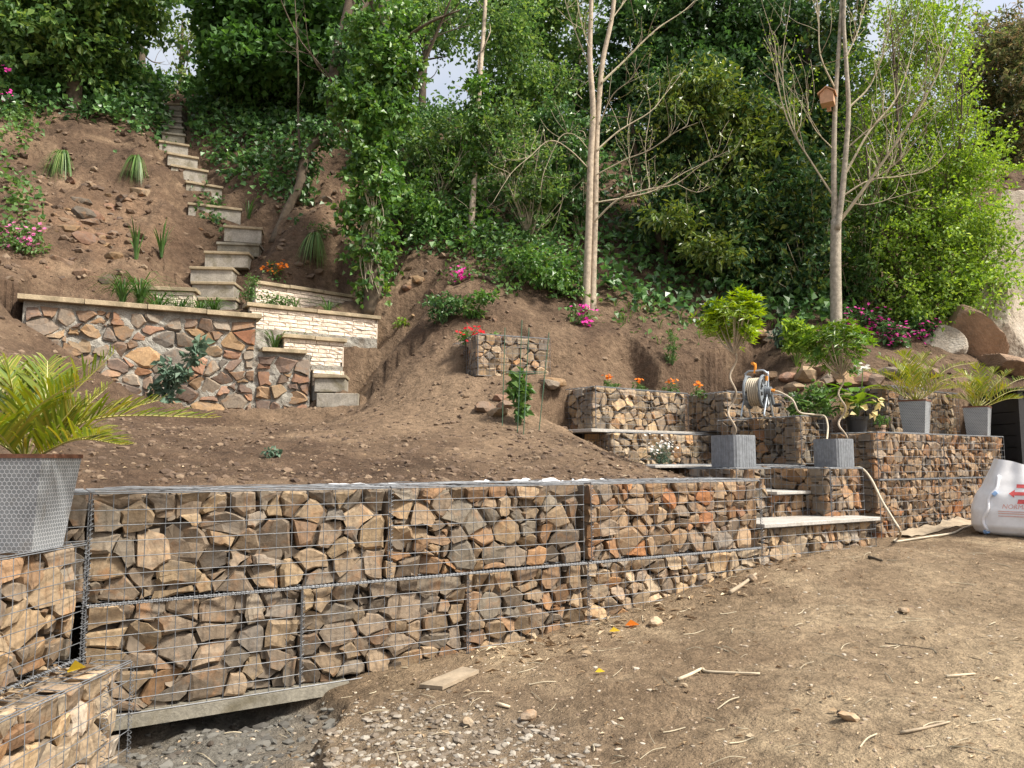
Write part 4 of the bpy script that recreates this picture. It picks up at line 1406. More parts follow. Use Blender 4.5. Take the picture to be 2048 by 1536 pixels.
# old ivy-clad tree left of the middle
rng = np.random.default_rng(302)
b = bank_hit(745, 602)
YT = b.y
root = plant('ivy_clad_tree', 'thick trunk wrapped in bright ivy beside the brick planter walls', b, 'tree', TG)
mb = MB()
grow(mb, rng, [b + Vector((0, 0, -0.3))] + wpath([(748, 570), (740, 480), (742, 380), (750, 260), (765, 120), (778, 0), (790, -200)], YT, 0.8), 0.165, 0.09, 0, sides=12, jit=0.012)
for pts, r in [([(760, 150), (800, 90), (850, 50), (920, 20)], 0.05), ([(770, 60), (740, 0), (720, -60)], 0.05), ([(810, 210), (850, 120), (880, 50), (905, -10)], 0.045)]:
    grow(mb, rng, wpath(pts, YT + 0.5, -0.5), r, 0.012, 6, 0.6, 1, 0.4, 6)
put(mb, 'trunk', MAT['bark_dark'], root, True)
mb = MB()
for i in range(13):
    x = 742 + rng.normal(0, 13); y0 = 590 - rng.random() * 60
    q = [P(x + 9 * rng.normal(), y, YT - 0.19 - 0.03 * rng.random()) for y in (y0, y0 - 50, y0 - 100, y0 - 150, y0 - 200)]
    mb.tube(catmull(q, 3), 0.006, 3, False)
put(mb, 'ivy_stems', MAT['twig'], root)
lf = Leafy()
for (x, y, rx, ry, n) in [(770, 40, 55, 60, 1500), (765, 130, 55, 70, 2000), (755, 210, 62, 60, 2300), (740, 280, 50, 60, 1800), (745, 350, 48, 55, 1300), (738, 430, 40, 55, 1100), (742, 505, 36, 50, 700), (746, 575, 32, 34, 330), (790, 150, 40, 60, 800), (715, 215, 30, 40, 600)]:
    c = P(x, y, YT + 0.1); s = c.y / FPX
    lf.leaves(rng, c, (rx * s, 0.42, ry * s), int(n * 0.85), 48, 0.12, 0.092, aspect=0.85, shell=0.3, up=0.5, droop=0.5, spray=0.5)
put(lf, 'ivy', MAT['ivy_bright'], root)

# leaning tree with a crook in its trunk
rng = np.random.default_rng(303)
b = bank_hit(545, 478)
YT = b.y + 0.3
root = plant('crooked_tree', 'dark trunk with a sharp crook leaning over the planter walls', b, 'tree', TG)
mb = MB()
grow(mb, rng, [b + Vector((0, 0, -0.1))] + wpath([(575, 420), (600, 370), (612, 310), (640, 275), (664, 235), (668, 170), (682, 90), (705, 0), (730, -150)], YT, 0.6), 0.075, 0.10, 0, sides=10, jit=0.006)
for pts, r, dy in [([(605, 340), (597, 250), (596, 120), (590, 0)], 0.03, 0.1), ([(690, 190), (640, 130), (600, 80), (570, 20), (555, -20)], 0.022, -0.8), ([(700, 180), (650, 150), (620, 100), (610, 30)], 0.016, -0.8),
                   ([(690, 60), (740, 0), (770, -60)], 0.06, 0.2), ([(705, 60), (760, 100), (820, 110), (880, 70), (940, 50)], 0.025, -0.4)]:
    grow(mb, rng, wpath(pts, YT + 0.4, dy), r, 0.006, 5, 0.6, 1, 0.4, 6)
put(mb, 'trunk', MAT['bark_dark'], root, True)
lf = Leafy()
for (x, y, rx, ry, n) in [(672, 190, 34, 50, 520), (648, 262, 34, 34, 420), (690, 100, 34, 50, 480), (612, 320, 22, 34, 220), (600, 380, 22, 30, 160)]:
    c = P(x, y, YT + 0.25); s = c.y / FPX
    lf.leaves(rng, c, (rx * s, 0.3, ry * s), n, 26, 0.09, 0.095, aspect=0.85, shell=0.4, droop=0.5)
put(lf, 'ivy', MAT['ivy'], root)
lf = Leafy()
for (x, y, rx, ry, Y, n) in [(500, 60, 95, 90, 15.8, 5000), (600, 60, 110, 85, 15.8, 5500), (540, 140, 120, 60, 15.6, 3600), (650, 150, 60, 60, 15.4, 1900), (440, 150, 35, 40, 15.8, 600), (700, 30, 60, 70, 15.4, 1800), (520, -40, 160, 70, 15.6, 3000)]:
    c = P(x, y, Y); s = c.y / FPX
    lf.leaves(rng, c, (rx * s, 1.1, ry * s), n, 70, 0.20, 0.15, aspect=0.9, shell=0.4)
put(lf, 'crown', MAT['maple'], root)

# slim pole of a tree with ivy creeping up
rng = np.random.default_rng(304)
b = bank_hit(942, 468)
YT = b.y
root = plant('slim_ivy_tree', 'slim straight tree with yellow green ivy creeping up its stem', b, 'tree', TG)
mb = MB()
grow(mb, rng, [b + Vector((0, 0, -0.2))] + wpath([(944, 430), (950, 340), (955, 240), (962, 130), (970, 20), (975, -120)], YT, 1.0), 0.06, 0.03, 9, 0.8, 1, 0.5, 7)
put(mb, 'trunk', MAT['bark_pale'], root, True)
lf = Leafy()
for (x, y, rx, ry, n) in [(948, 400, 16, 40, 170), (952, 330, 22, 40, 330), (955, 260, 24, 50, 350), (960, 180, 26, 50, 300)]:
    c = P(x, y, YT + 0.2); s = c.y / FPX
    lf.leaves(rng, c, (rx * s, 0.2, ry * s), n, 25, 0.06, 0.085, aspect=0.8, shell=0.3)
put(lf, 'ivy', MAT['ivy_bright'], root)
lf = Leafy()
for (x, y, rx, ry, n) in [(1015, 95, 55, 45, 900), (900, 45, 80, 36, 900), (1020, 130, 70, 60, 900), (1000, 220, 50, 40, 320), (1010, 40, 90, 50, 1300)]:
    c = P(x, y, YT + 1.6); s = c.y / FPX
    lf.leaves(rng, c, (rx * s, 0.9, ry * s), n, 45, 0.16, 0.10, aspect=0.6)
put(lf, 'crown', MAT['wood_leaf'], root)

# trees along the top of the bank
def back_tree(name, label, base_px, Y, trunk, rad, blobs, mat, leaf, seed, clumps=60, crad=0.22, depth=1.3, aspect=0.65, bark='bark_dark'):
    rg = np.random.default_rng(seed)
    bx = P(base_px[0], base_px[1], Y)
    bz = float(bank_z(np.array([bx.x]), np.array([bx.y]))[0])
    r = plant(name, label, (bx.x, bx.y, bz), 'tree', TG)
    m = MB()
    grow(m, rg, [Vector((bx.x, bx.y, bz - 0.3))] + wpath(trunk, Y, 0.3), rad, rad * 0.4, 8, 1.6, 2, 0.6, 8)
    put(m, 'trunk', MAT[bark], r, True)
    l = Leafy()
    for t in blobs:
        x, y, rx, ry, n = t[:5]
        c = P(x, y, Y + (t[5] if len(t) > 5 else 0.0)); s = c.y / FPX
        l.leaves(rg, c, (rx * s, depth, ry * s), int(n * 1.15), clumps, crad, leaf * 0.92, aspect=aspect, spray=0.8, shell=0.5)
    put(l, 'crown', MAT[mat], r)
    return r


back_tree('woodland_tree', 'woodland tree overhanging the top of the steps on the left', (150, 180), 14.5, [(150, 120), (140, 0), (120, -150)], 0.16,
          [(70, 20, 120, 90, 5200), (195, 40, 75, 70, 3200), (60, 110, 100, 60, 2800), (165, 110, 60, 60, 1800), (262, -10, 60, 36, 1200), (20, 190, 60, 60, 1300), (150, -60, 220, 60, 3000)], 'wood_leaf', 0.15, 401)
back_tree('slender_trunk_tree', 'thin dark trunk against the bright gap left of the steps', (285, 180), 17.5, [(284, 120), (282, 60), (290, 0), (300, -100)], 0.10,
          [(300, -30, 80, 45, 1600), (245, 30, 30, 40, 500)], 'wood_leaf', 0.13, 402)
back_tree('pale_leaved_tree', 'pale yellowish sunlit tree seen through the gap above the steps', (360, 190), 22, [(362, 120), (365, 40)], 0.08,
          [(372, 100, 32, 50, 420), (350, 175, 30, 25, 260), (395, 60, 30, 30, 350), (400, 185, 35, 30, 380)], 'laurel_young', 0.13, 403, 30, 0.2, 0.8)
back_tree('dark_gap_tree', 'dark slim trunk standing in the wide sky gap', (845, 235), 18.5, [(845, 180), (850, 120), (862, 50), (870, -60)], 0.11,
          [(840, 50, 70, 45, 1700), (915, 205, 28, 20, 90), (800, 20, 70, 40, 1300), (860, -20, 120, 50, 1800)], 'wood_leaf', 0.13, 404)
back_tree('crest_tree', 'airy tree on the crest with sky speckling through its crown', (1150, 250), 19, [(1152, 180), (1155, 100), (1150, 0), (1140, -100)], 0.14,
          [(1080, 60, 80, 80, 2300), (1150, 100, 60, 90, 1900), (1120, 200, 70, 40, 900), (1050, 130, 50, 60, 800), (1180, 200, 60, 50, 1200), (1000, 10, 80, 60, 1700), (1100, -20, 160, 60, 2800)], 'wood_leaf', 0.13, 405)
back_tree('tall_dark_tree', 'tall dark evergreen filling the top behind the double stemmed tree', (1400, 260), 17.5, [(1400, 200), (1395, 100), (1400, 0), (1405, -120)], 0.18,
          [(1290, 50, 90, 90, 4200), (1400, 40, 100, 90, 5200), (1500, 60, 90, 90, 4200), (1340, 150, 100, 80, 4200), (1460, 160, 100, 80, 4200), (1260, 180, 60, 70, 2000), (1400, -50, 200, 70, 4000), (1570, 100, 60, 110, 2600)], 'ivy', 0.15, 406)
back_tree('dark_evergreen', 'dark evergreen behind the bird box tree', (1620, 300), 16.5, [(1620, 250), (1615, 100), (1620, -50)], 0.16,
          [(1600, 200, 80, 90, 3600), (1650, 80, 70, 80, 2600), (1610, 330, 90, 80, 3600), (1690, 230, 60, 90, 2200), (1560, 280, 60, 80, 2400), (1620, 440, 90, 80, 3200)], 'laurel', 0.15, 407)

# glossy laurel in the middle right
rng = np.random.default_rng(310)
b = bank_hit(1430, 590)
root = plant('laurel_tree', 'glossy dark laurel with yellowish outer leaves, deep shade beneath it', b, 'tree', TG)
mb = MB()
for dx in (-0.5, 0.0, 0.45):
    p = b + Vector((dx, 0.4, -0.2))
    grow(mb, rng, [p, p + Vector((dx * 0.5, 0.2, 1.2)), p + Vector((dx * 1.2, 0.3, 2.6)), p + Vector((dx * 1.6, 0.2, 3.8))], 0.09, 0.03, 8, 1.0, 2, 0.5, 7)
put(mb, 'trunk', MAT['bark_dark'], root, True)
YL = b.y
lf = Leafy()
for (x, y, rx, ry, n, dy) in [(1380, 200, 100, 80, 3600, 0.6), (1480, 240, 90, 90, 3400, 0.5), (1540, 330, 80, 90, 3000, 0.5), (1400, 300, 110, 70, 3400, 0.5), (1300, 260, 60, 60, 1500, 0.8), (1480, 400, 110, 70, 3200, 0.3), (1360, 400, 90, 50, 2000, 0.4),
                              (1540, 470, 80, 60, 2200, 0.2), (1430, 470, 70, 50, 1500, 0.2), (1590, 420, 60, 80, 1700, 0.5), (1330, 440, 60, 30, 700, 0.2), (1460, 520, 50, 40, 600, 0.0), (1550, 540, 70, 40, 900, 0.3)]:
    c = P(x, y, YL + dy); s = c.y / FPX
    lf.leaves(rng, c, (rx * s, 0.7, ry * s), int(n * 1.1), 75, 0.15, 0.125, aspect=0.42, shell=0.35, spray=0.5)
put(lf, 'crown', MAT['laurel'], root)
lf = Leafy()
for (x, y, rx, ry, n, dy) in [(1400, 165, 70, 35, 700, -0.2), (1480, 230, 60, 50, 450, -0.2), (1340, 440, 60, 25, 420, -0.5), (1400, 490, 40, 25, 320, -0.5), (1440, 510, 45, 20, 300, -0.5), (1500, 290, 60, 60, 330, -0.2), (1390, 210, 80, 40, 500, -0.2), (1570, 240, 30, 40, 220, -0.1), (1470, 330, 80, 60, 260, -0.3)]:
    c = P(x, y, YL + dy); s = c.y / FPX
    lf.leaves(rng, c, (rx * s, 0.35, ry * s), n, 26, 0.10, 0.12, aspect=0.42, shell=0.3)
put(lf, 'outer_sprays', MAT['laurel_young'], root)

# fresh green tree at the right
rng = np.random.default_rng(311)
b = bank_hit(1850, 650)
YL = b.y
root = plant('spring_tree', 'bright spring green small leaved tree spreading on the right over the rocks', b, 'tree', TG)
mb = MB(); tw = []
for pts, r in [([(1850, 640), (1845, 560), (1820, 450), (1800, 300), (1790, 150), (1780, 20)], 0.05), ([(1852, 640), (1870, 540), (1900, 420), (1920, 280), (1925, 150)], 0.045), ([(1848, 640), (1810, 570), (1770, 480), (1740, 380), (1730, 250)], 0.04),
               ([(1855, 640), (1900, 600), (1950, 540), (1990, 470)], 0.035), ([(1850, 640), (1880, 520), (1860, 380), (1850, 220), (1855, 80)], 0.045)]:
    tw += grow(mb, rng, [b + Vector((0, 0, -0.1))] + wpath(pts[1:], YL, rng.uniform(-0.4, 0.6)), r, 0.008, 18, 1.0, 2, 0.55, 6)
put(mb, 'trunk', MAT['bark_dark'], root)
lf = Leafy()
for (x, y, rx, ry, n, dy) in [(1800, 120, 80, 80, 1500, 0.9), (1870, 100, 80, 80, 1500, 0.9), (1780, 250, 70, 80, 1500, 0.7), (1880, 240, 90, 90, 2200, 0.5), (1830, 350, 90, 80, 2300, 0.3), (1920, 360, 80, 80, 2200, 0.2), (1760, 400, 60, 80, 1500, 0.5),
                              (1860, 460, 90, 60, 2200, 0.0), (1950, 470, 70, 60, 1700, 0.0), (1780, 520, 70, 60, 1500, 0.2), (1870, 560, 90, 45, 1800, -0.1), (1960, 560, 70, 35, 1000, -0.3), (1820, 620, 70, 30, 900, -0.2), (1730, 330, 40, 90, 700, 0.6), (1740, 480, 40, 70, 700, 0.4), (1920, 610, 60, 20, 500, -0.3), (1840, 20, 90, 40, 1000, 0.9)]:
    c = P(x, y, YL + dy); s = c.y / FPX
    lf.leaves(rng, c, (rx * s, 0.8, ry * s), int(n * 1.9), 130, 0.11, 0.066, aspect=0.62, shell=0.62, spray=0.75)
put(lf, 'crown', MAT['spring'], root)

# browning conifer at the far right
back_tree('browning_conifer', 'tall conifer with browning sprays at the far right', (2060, 480), 17.5, [(2055, 400), (2050, 200), (2040, 40)], 0.2,
          [(2010, 95, 60, 55, 4200), (1990, 190, 50, 70, 4000), (2030, 290, 55, 90, 4800), (2080, 180, 70, 110, 4200), (1998, 370, 45, 70, 2800), (2050, 430, 60, 60, 2600), (1965, 120, 35, 45, 1600)], 'conifer', 0.15, 412, 70, 0.16, 1.2, 0.3)
# low dark hedge line along the crest
rng = np.random.default_rng(313)
lf = Leafy()
for x in np.arange(770, 1330, 36):
    c = P(x, 275 + 18 * math.sin(x * 0.05), 17.0); s = c.y / FPX
    lf.leaves(rng, c, (34 * s, 0.6, (30 + 12 * rng.random()) * s), 620, 26, 0.14, 0.11, aspect=0.75)
o = link('undergrowth', lf.mesh('undergrowth'), MAT['ivy'])
tag(o, 'low dark undergrowth along the crest of the bank', None, None, 'stuff')

# ------------------------------------------------------------------ ivy and ground cover over the bank
BV = np.stack([bx, by, bz], -1)
bpx, bpy_ = proj(BV.reshape(-1, 3))
BF = BV.reshape(-1, 3)


def cover(name, label, polys, n, size, mat, seed, thick=0.25, aspect=0.85, patchy=0.0, mode='leaf', fold=0.2, up=0.6):
    rg = np.random.default_rng(seed)
    m = np.zeros(len(BF), bool)
    for q in polys: m |= in_poly(bpx + rg.normal(0, 8, len(BF)), bpy_ + rg.normal(0, 8, len(BF)), q)
    idx = np.nonzero(m)[0]
    if patchy:
        h = fbm(BF[idx, 0] * 1.4, BF[idx, 1] * 1.4, 3, seed)
        idx = idx[h > patchy - 0.5]
    if not len(idx): return
    # even coverage in space: weigh by the spacing of the survey points
    w = (np.hypot(BF[idx, 0], BF[idx, 1])) ** 1.2
    k = rg.choice(idx, n, p=w / w.sum())
    p = BF[k] + rg.normal(0, 0.05, (n, 3))
    hgt = thick * (0.35 + 1.0 * np.clip(fbm(p[:, 0] * 1.9, p[:, 1] * 1.9, 3, seed + 5) + 0.5, 0, 1.3))
    p[:, 2] += hgt * rg.random(n) ** 0.7
    out = unit(np.array([0.1, -0.75, 0.55]) + rg.normal(size=(n, 3)) * 0.35)
    lf = Leafy()
    if mode == 'leaf':
        V_, T_ = foliage(rg, p, out, size, aspect, up, 0.5, fold)
        lf.add(V_, None, T_)
    else:
        for q in p: lf.blades(rg, q, 5, size, size * 0.6, size * 0.06, 0.6, 3)
    o = link(name, lf.mesh(name), MAT[mat])
    tag(o, label, None, None, 'stuff')


IV_A = [(0, 110), (330, 110), (335, 285), (295, 270), (200, 245), (120, 235), (60, 232), (0, 240)]
IV_B = [(368, 185), (450, 130), (650, 140), (660, 235), (605, 300), (592, 385), (540, 410), (480, 392), (425, 345), (385, 285)]
IV_C = [(690, 225), (1172, 235), (1170, 600), (1105, 600), (1005, 545), (905, 505), (835, 512), (795, 485), (690, 330)]
IV_D = [(1190, 225), (1720, 225), (1720, 640), (1560, 650), (1450, 650), (1350, 640), (1250, 620), (1190, 600)]
cover('ivy_cover', 'dark ivy hanging over the top of the left bank', [IV_A], 15000, 0.12, 'ivy', 501, 0.55)
cover('ivy_cover', 'ivy mound to the right of the upper steps', [IV_B], 15000, 0.105, 'ivy', 502, 0.45)
cover('ivy_cover', 'ivy and brambles covering the bank between the ivy clad trunk and the double stemmed tree', [IV_C], 30000, 0.10, 'ivy', 503, 0.40)
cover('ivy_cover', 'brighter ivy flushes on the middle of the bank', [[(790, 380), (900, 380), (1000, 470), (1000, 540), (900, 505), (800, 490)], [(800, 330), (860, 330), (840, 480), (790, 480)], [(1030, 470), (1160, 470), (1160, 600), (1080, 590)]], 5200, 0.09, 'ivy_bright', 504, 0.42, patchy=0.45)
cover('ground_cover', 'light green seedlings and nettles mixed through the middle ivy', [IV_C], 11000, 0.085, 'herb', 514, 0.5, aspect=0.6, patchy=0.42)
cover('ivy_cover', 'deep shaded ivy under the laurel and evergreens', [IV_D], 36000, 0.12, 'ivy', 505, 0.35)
cover('ground_cover', 'fresh green ground cover along the foot of the shaded bank', [[(1130, 605), (1260, 600), (1400, 620), (1560, 620), (1610, 690), (1470, 690), (1330, 705), (1230, 662), (1120, 655)], [(1540, 600), (1760, 590), (1900, 600), (1890, 680), (1790, 705), (1640, 695), (1560, 690)]], 5200, 0.085, 'herb', 506, 0.22)
cover('ground_cover', 'tufts of strappy leaves along the foot of the shaded bank', [[(1180, 590), (1300, 620), (1560, 600), (1590, 660), (1450, 670), (1330, 690), (1230, 650)]], 420, 0.30, 'grass', 507, 0.05, mode='blade')
cover('ground_cover', 'sparse weeds on the upper middle slope', [[(800, 470), (1000, 520), (1110, 600), (1090, 640), (1000, 610), (920, 570), (840, 560)]], 2600, 0.07, 'herb', 508, 0.16, patchy=0.55)
cover('ivy_cover', 'loose ivy trails creeping on the bare soil around the crooked trunk', [[(560, 395), (640, 395), (640, 455), (570, 450)], [(690, 430), (790, 440), (790, 560), (700, 540)], [(395, 390), (450, 410), (440, 470), (390, 440)], [(230, 270), (340, 275), (330, 330), (250, 310)]], 1700, 0.085, 'ivy', 509, 0.16, patchy=0.5)
cover('ground_cover', 'grassy mound on the crest right of the steps', [[(430, 150), (600, 150), (600, 235), (440, 235)]], 420, 0.5, 'grass', 510, 0.25, mode='blade')
cover('ground_cover', 'ferny growth at the left edge of the bank', [[(0, 225), (80, 230), (70, 300), (0, 330)], [(0, 360), (60, 380), (90, 500), (0, 500)]], 1900, 0.09, 'herb', 511, 0.3)

def shrub(label, x, y, Y, blobs, mat, leaf, seed, stems=9, spray=0.4):
    """loose bush on the bank: blobs (px, py, rx, ry, n) in the photograph at distance Y"""
    rg = np.random.default_rng(seed)
    b0 = bank_hit(x, y)
    r_ = plant('wild_shrub', label, b0, 'shrub', 'wild shrubs on the wooded bank')
    m_ = MB(); l_ = Leafy()
    for (px_, py_, rx, ry, n) in blobs:
        c_ = P(px_, py_, b0.y + Y); s_ = c_.y / FPX
        l_.leaves(rg, c_, (rx * s_, 0.5, ry * s_), n, max(20, n // 22), 0.10, leaf, aspect=0.6, spray=spray, shell=0.6)
        for q_ in range(stems):
            e_ = np.array(c_) + rg.normal(0, 1, 3) * np.array([rx * s_ * 0.5, 0.2, ry * s_ * 0.5])
            m_.tube(catmull([b0, (np.array(b0) + e_) / 2 + rg.normal(0, 0.08, 3), e_], 3), np.linspace(0.009, 0.003, 7), 3, False)
    put(m_, 'stems', MAT['twig'], r_); put(l_, 'leaves', MAT[mat], r_)


shrub('light green bramble shrub just right of the ivy clad trunk', 830, 470, -0.3, [(830, 400, 40, 50, 900), (870, 450, 45, 35, 800)], 'ivy_bright', 0.085, 531)
shrub('tall mid green thicket under the wide sky gap', 880, 400, 0.2, [(860, 300, 60, 45, 1300), (900, 350, 60, 50, 1300), (930, 270, 50, 35, 800)], 'wood_leaf', 0.09, 532)
shrub('airy shrub with grey twigs left of the double stemmed tree', 1060, 480, 0.0, [(1040, 330, 65, 60, 1300), (1090, 400, 60, 60, 1300), (1010, 250, 60, 45, 1000)], 'wood_leaf', 0.085, 533, 16)
shrub('bright weedy shrub at the foot of the middle ivy', 1060, 560, -0.2, [(1050, 520, 60, 32, 900), (1110, 560, 50, 32, 800)], 'ivy_bright', 0.075, 534)
shrub('dark shrub pressed behind the double stemmed tree', 1160, 480, 0.1, [(1140, 330, 50, 60, 1300), (1150, 430, 40, 60, 1000), (1120, 250, 60, 45, 1000)], 'ivy', 0.10, 535)
shrub('tall leafy thicket behind the slim ivy tree', 1000, 380, 0.6, [(990, 200, 70, 50, 1300), (1060, 210, 60, 50, 1300), (1110, 170, 50, 50, 900)], 'wood_leaf', 0.10, 536)
shrub('leafy hazel like shrub between the laurel and the bird box tree', 1620, 600, -0.2, [(1620, 480, 50, 60, 900), (1600, 560, 60, 40, 900), (1640, 390, 40, 60, 700)], 'laurel', 0.10, 537)
shrub('green shrub filling in right of the bird box tree trunk', 1730, 620, -0.2, [(1725, 540, 40, 60, 900), (1740, 430, 40, 70, 800)], 'herb', 0.075, 538)

rng = np.random.default_rng(520)
mb = MB()
for i in range(120):
    p = bank_hit(rng.uniform(970, 1150), rng.uniform(300, 430)) + Vector((0, -0.3, 0.1)) if i % 6 == 0 else Vector(p) + Vector(tuple(rng.normal(0, 0.25, 3)))
    q = [np.array(p)]
    d = rng.normal(size=3)
    for j in range(4):
        d = d + rng.normal(size=3) * 0.7; d = d / np.linalg.norm(d)
        q.append(q[-1] + d * 0.22)
    mb.tube(catmull(q, 3), np.linspace(0.008, 0.003, 13), 3, False)
o = mb.build('bramble_stems', MAT['twig'])
tag(o, 'grey tangle of dead bramble stems hanging on the middle of the bank', None, None, 'stuff')

# ------------------------------------------------------------------ planters
def mat_hex(name):
    m, nt, b = new_mat(name)
    uv = nt.nodes.new('ShaderNodeUVMap')
    def vm(op, a, bb=None):
        n = nt.nodes.new('ShaderNodeVectorMath'); n.operation = op
        for i, v in enumerate((a, bb)):
            if v is None: continue
            if isinstance(v, bpy.types.NodeSocket): nt.links.new(v, n.inputs[i])
            else: n.inputs[i].default_value = v
        return n
    def mm(op, a, bb=None):
        n = nt.nodes.new('ShaderNodeMath'); n.operation = op
        for i, v in enumerate((a, bb)):
            if v is None: continue
            if isinstance(v, bpy.types.NodeSocket): nt.links.new(v, n.inputs[i])
            else: n.inputs[i].default_value = v
        return n.outputs[0]
    S3_ = math.sqrt(3)
    p = vm('SCALE', uv.outputs[0]); p.inputs['Scale'].default_value = 1 / 0.019
    p = vm('ADD', p.outputs[0], (100, 100 * S3_, 0)).outputs[0]
    r = (1, S3_, 1); h = (0.5, S3_ / 2, 0)
    a = vm('SUBTRACT', vm('MODULO', p, r).outputs[0], h).outputs[0]
    c = vm('SUBTRACT', vm('MODULO', vm('SUBTRACT', p, h).outputs[0], r).outputs[0], h).outputs[0]
    def hexd(v):
        v = vm('MULTIPLY', vm('ABSOLUTE', v).outputs[0], (1, 1, 0)).outputs[0]
        dt = vm('DOT_PRODUCT', v, (0.5, S3_ / 2, 0)).outputs['Value']
        sx = nt.nodes.new('ShaderNodeSeparateXYZ'); nt.links.new(v, sx.inputs[0])
        return mm('MAXIMUM', dt, sx.outputs[0])
    d = mm('MINIMUM', hexd(a), hexd(c))
    ln = ramp(nt, d, [(0.40, (0, 0, 0)), (0.44, (1, 1, 1))])
    co = nt.nodes.new('ShaderNodeTexCoord').outputs['Object']
    nz = noise(nt, 9, 5, 0.6, co)
    body = ramp(nt, nz.outputs[0], [(0.3, (0.15, 0.165, 0.18)), (0.7, (0.23, 0.245, 0.262))])
    col = mixc(nt, ln, body, (0.44, 0.46, 0.485))
    nd = noise(nt, 5, 8, 0.7, co, 0.6)
    col = mixc(nt, ramp(nt, nd.outputs[0], [(0.52, (0, 0, 0)), (0.70, (0.6, 0.6, 0.6))]), col, (0.15, 0.13, 0.105))
    nt.links.new(col, b.inputs['Base Color'])
    b.inputs['Roughness'].default_value = 0.5
    b.inputs['Metallic'].default_value = 0.1
    bump(nt, b, ln, 0.4, 0.002)
    return m


MAT['hex'] = mat_hex('honeycomb_zinc')
MAT['rust'] = mat_plain('rusty_rim', (0.14, 0.06, 0.035), 0.85, 0.4, 20, 0, 0.3, 0.002)
MAT['compost'] = mat_plain('potting_soil', (0.05, 0.035, 0.025), 0.95, 0.4, 20, 0, 0.8, 0.01)


def hex_pot(root, top, bot, h):
    """tapered square pot, honeycomb sides as one part, rim and soil as others"""
    bm = bmesh.new(); uvl = bm.loops.layers.uv.new('UVMap')
    t, b = top / 2, bot / 2
    sg = [(-1, -1), (1, -1), (1, 1), (-1, 1)]
    lo = [bm.verts.new((x * b, y * b, 0)) for x, y in sg]; hi = [bm.verts.new((x * t, y * t, h)) for x, y in sg]
    for i in range(4):
        j = (i + 1) % 4
        f = bm.faces.new((lo[i], lo[j], hi[j], hi[i]))
        for l, uvc in zip(f.loops, ((-b, 0), (b, 0), (t, h), (-t, h))): l[uvl].uv = uvc
    bm.faces.new(lo[::-1])
    ti = t - 0.012
    hin = [bm.verts.new((x * ti, y * ti, h)) for x, y in sg]; lin = [bm.verts.new((x * ti * 0.97, y * ti * 0.97, h - 0.06)) for x, y in sg]
    for i in range(4):
        j = (i + 1) % 4
        bm.faces.new((hi[i], hi[j], hin[j], hin[i])); bm.faces.new((hin[i], hin[j], lin[j], lin[i]))
    me = bpy.data.meshes.new('pot'); bm.to_mesh(me); bm.free()
    root = link('pot', me, MAT['hex'], root)
    mb = MB()
    e = t + 0.004
    for (x0, y0, x1, y1) in ((-e, -e, e, -t + 0.014), (-e, t - 0.014, e, e), (-e, -t + 0.0145, -t + 0.014, t - 0.0145), (t - 0.014, -t + 0.0145, e, t - 0.0145)):
        mb.box((x0, y0, h - 0.008), (x1, y1, h + 0.009))
    mb.build('rim', MAT['rust'], root)
    mb = MB(); mb.box((-ti * 0.97, -ti * 0.97, h - 0.09), (ti * 0.97, ti * 0.97, h - 0.03)); mb.build('soil', MAT['compost'], root)


def frond(mb, ribs, rng, base, mid, tip, leaf=0.2, n=26, w=0.012, vee=0.55):
    """feather palm frond along a curve base-mid-tip (world points)"""
    c = catmull([base, mid, tip], 10)
    ribs.tube(c, np.linspace(0.006, 0.0018, len(c)), 4, False)
    t = np.linspace(0.20, 0.99, n)
    f = t * (len(c) - 1); i = np.clip(f.astype(int), 0, len(c) - 2); u = (f - i)[:, None]
    p = c[i] * (1 - u) + c[i + 1] * u
    tan = unit(c[np.minimum(i + 1, len(c) - 1)] - c[i])
    side = unit(np.cross(tan, np.array([0, 0, 1.0]) + 1e-3))
    upv = np.cross(side, tan)
    prof = np.sin(np.pi * np.clip(0.22 + 0.72 * t, 0, 1)) ** 0.8
    for sgn in (-1, 1):
        L = leaf * prof * rng.uniform(0.8, 1.15, n)
        d = unit(tan * (0.75 + 0.35 * t[:, None]) + sgn * side * 0.85 + upv * vee * rng.uniform(0.6, 1.2, (n, 1)) + rng.normal(0, 0.10, (n, 3)))
        nr = unit(upv - sgn * side * 0.3 + rng.normal(0, 0.2, (n, 3)))
        # three-segment leaflet that droops at the end
        wd = unit(np.cross(d, nr))
        a0 = p; a1 = p + d * (L * 0.45)[:, None]; a2 = p + d * (L * 0.8)[:, None] - np.array([0, 0, 1.0]) * (L * 0.05)[:, None]; a3 = p + d * L[:, None] - np.array([0, 0, 1.0]) * (L * 0.14)[:, None]
        ww = (w * np.clip(L / leaf, 0.5, 1.1))[:, None]
        V = np.stack([a0 - wd * ww * 0.25, a0 + wd * ww * 0.25, a1 - wd * ww * 0.5, a1 + wd * ww * 0.5, a2 - wd * ww * 0.36, a2 + wd * ww * 0.36, a3], 1).reshape(-1, 3)
        k = np.arange(n)[:, None] * 7
        mb.add(V, np.concatenate([k + np.array([[0, 1, 3, 2]]), k + np.array([[2, 3, 5, 4]])]), k + np.array([[4, 5, 6]]))


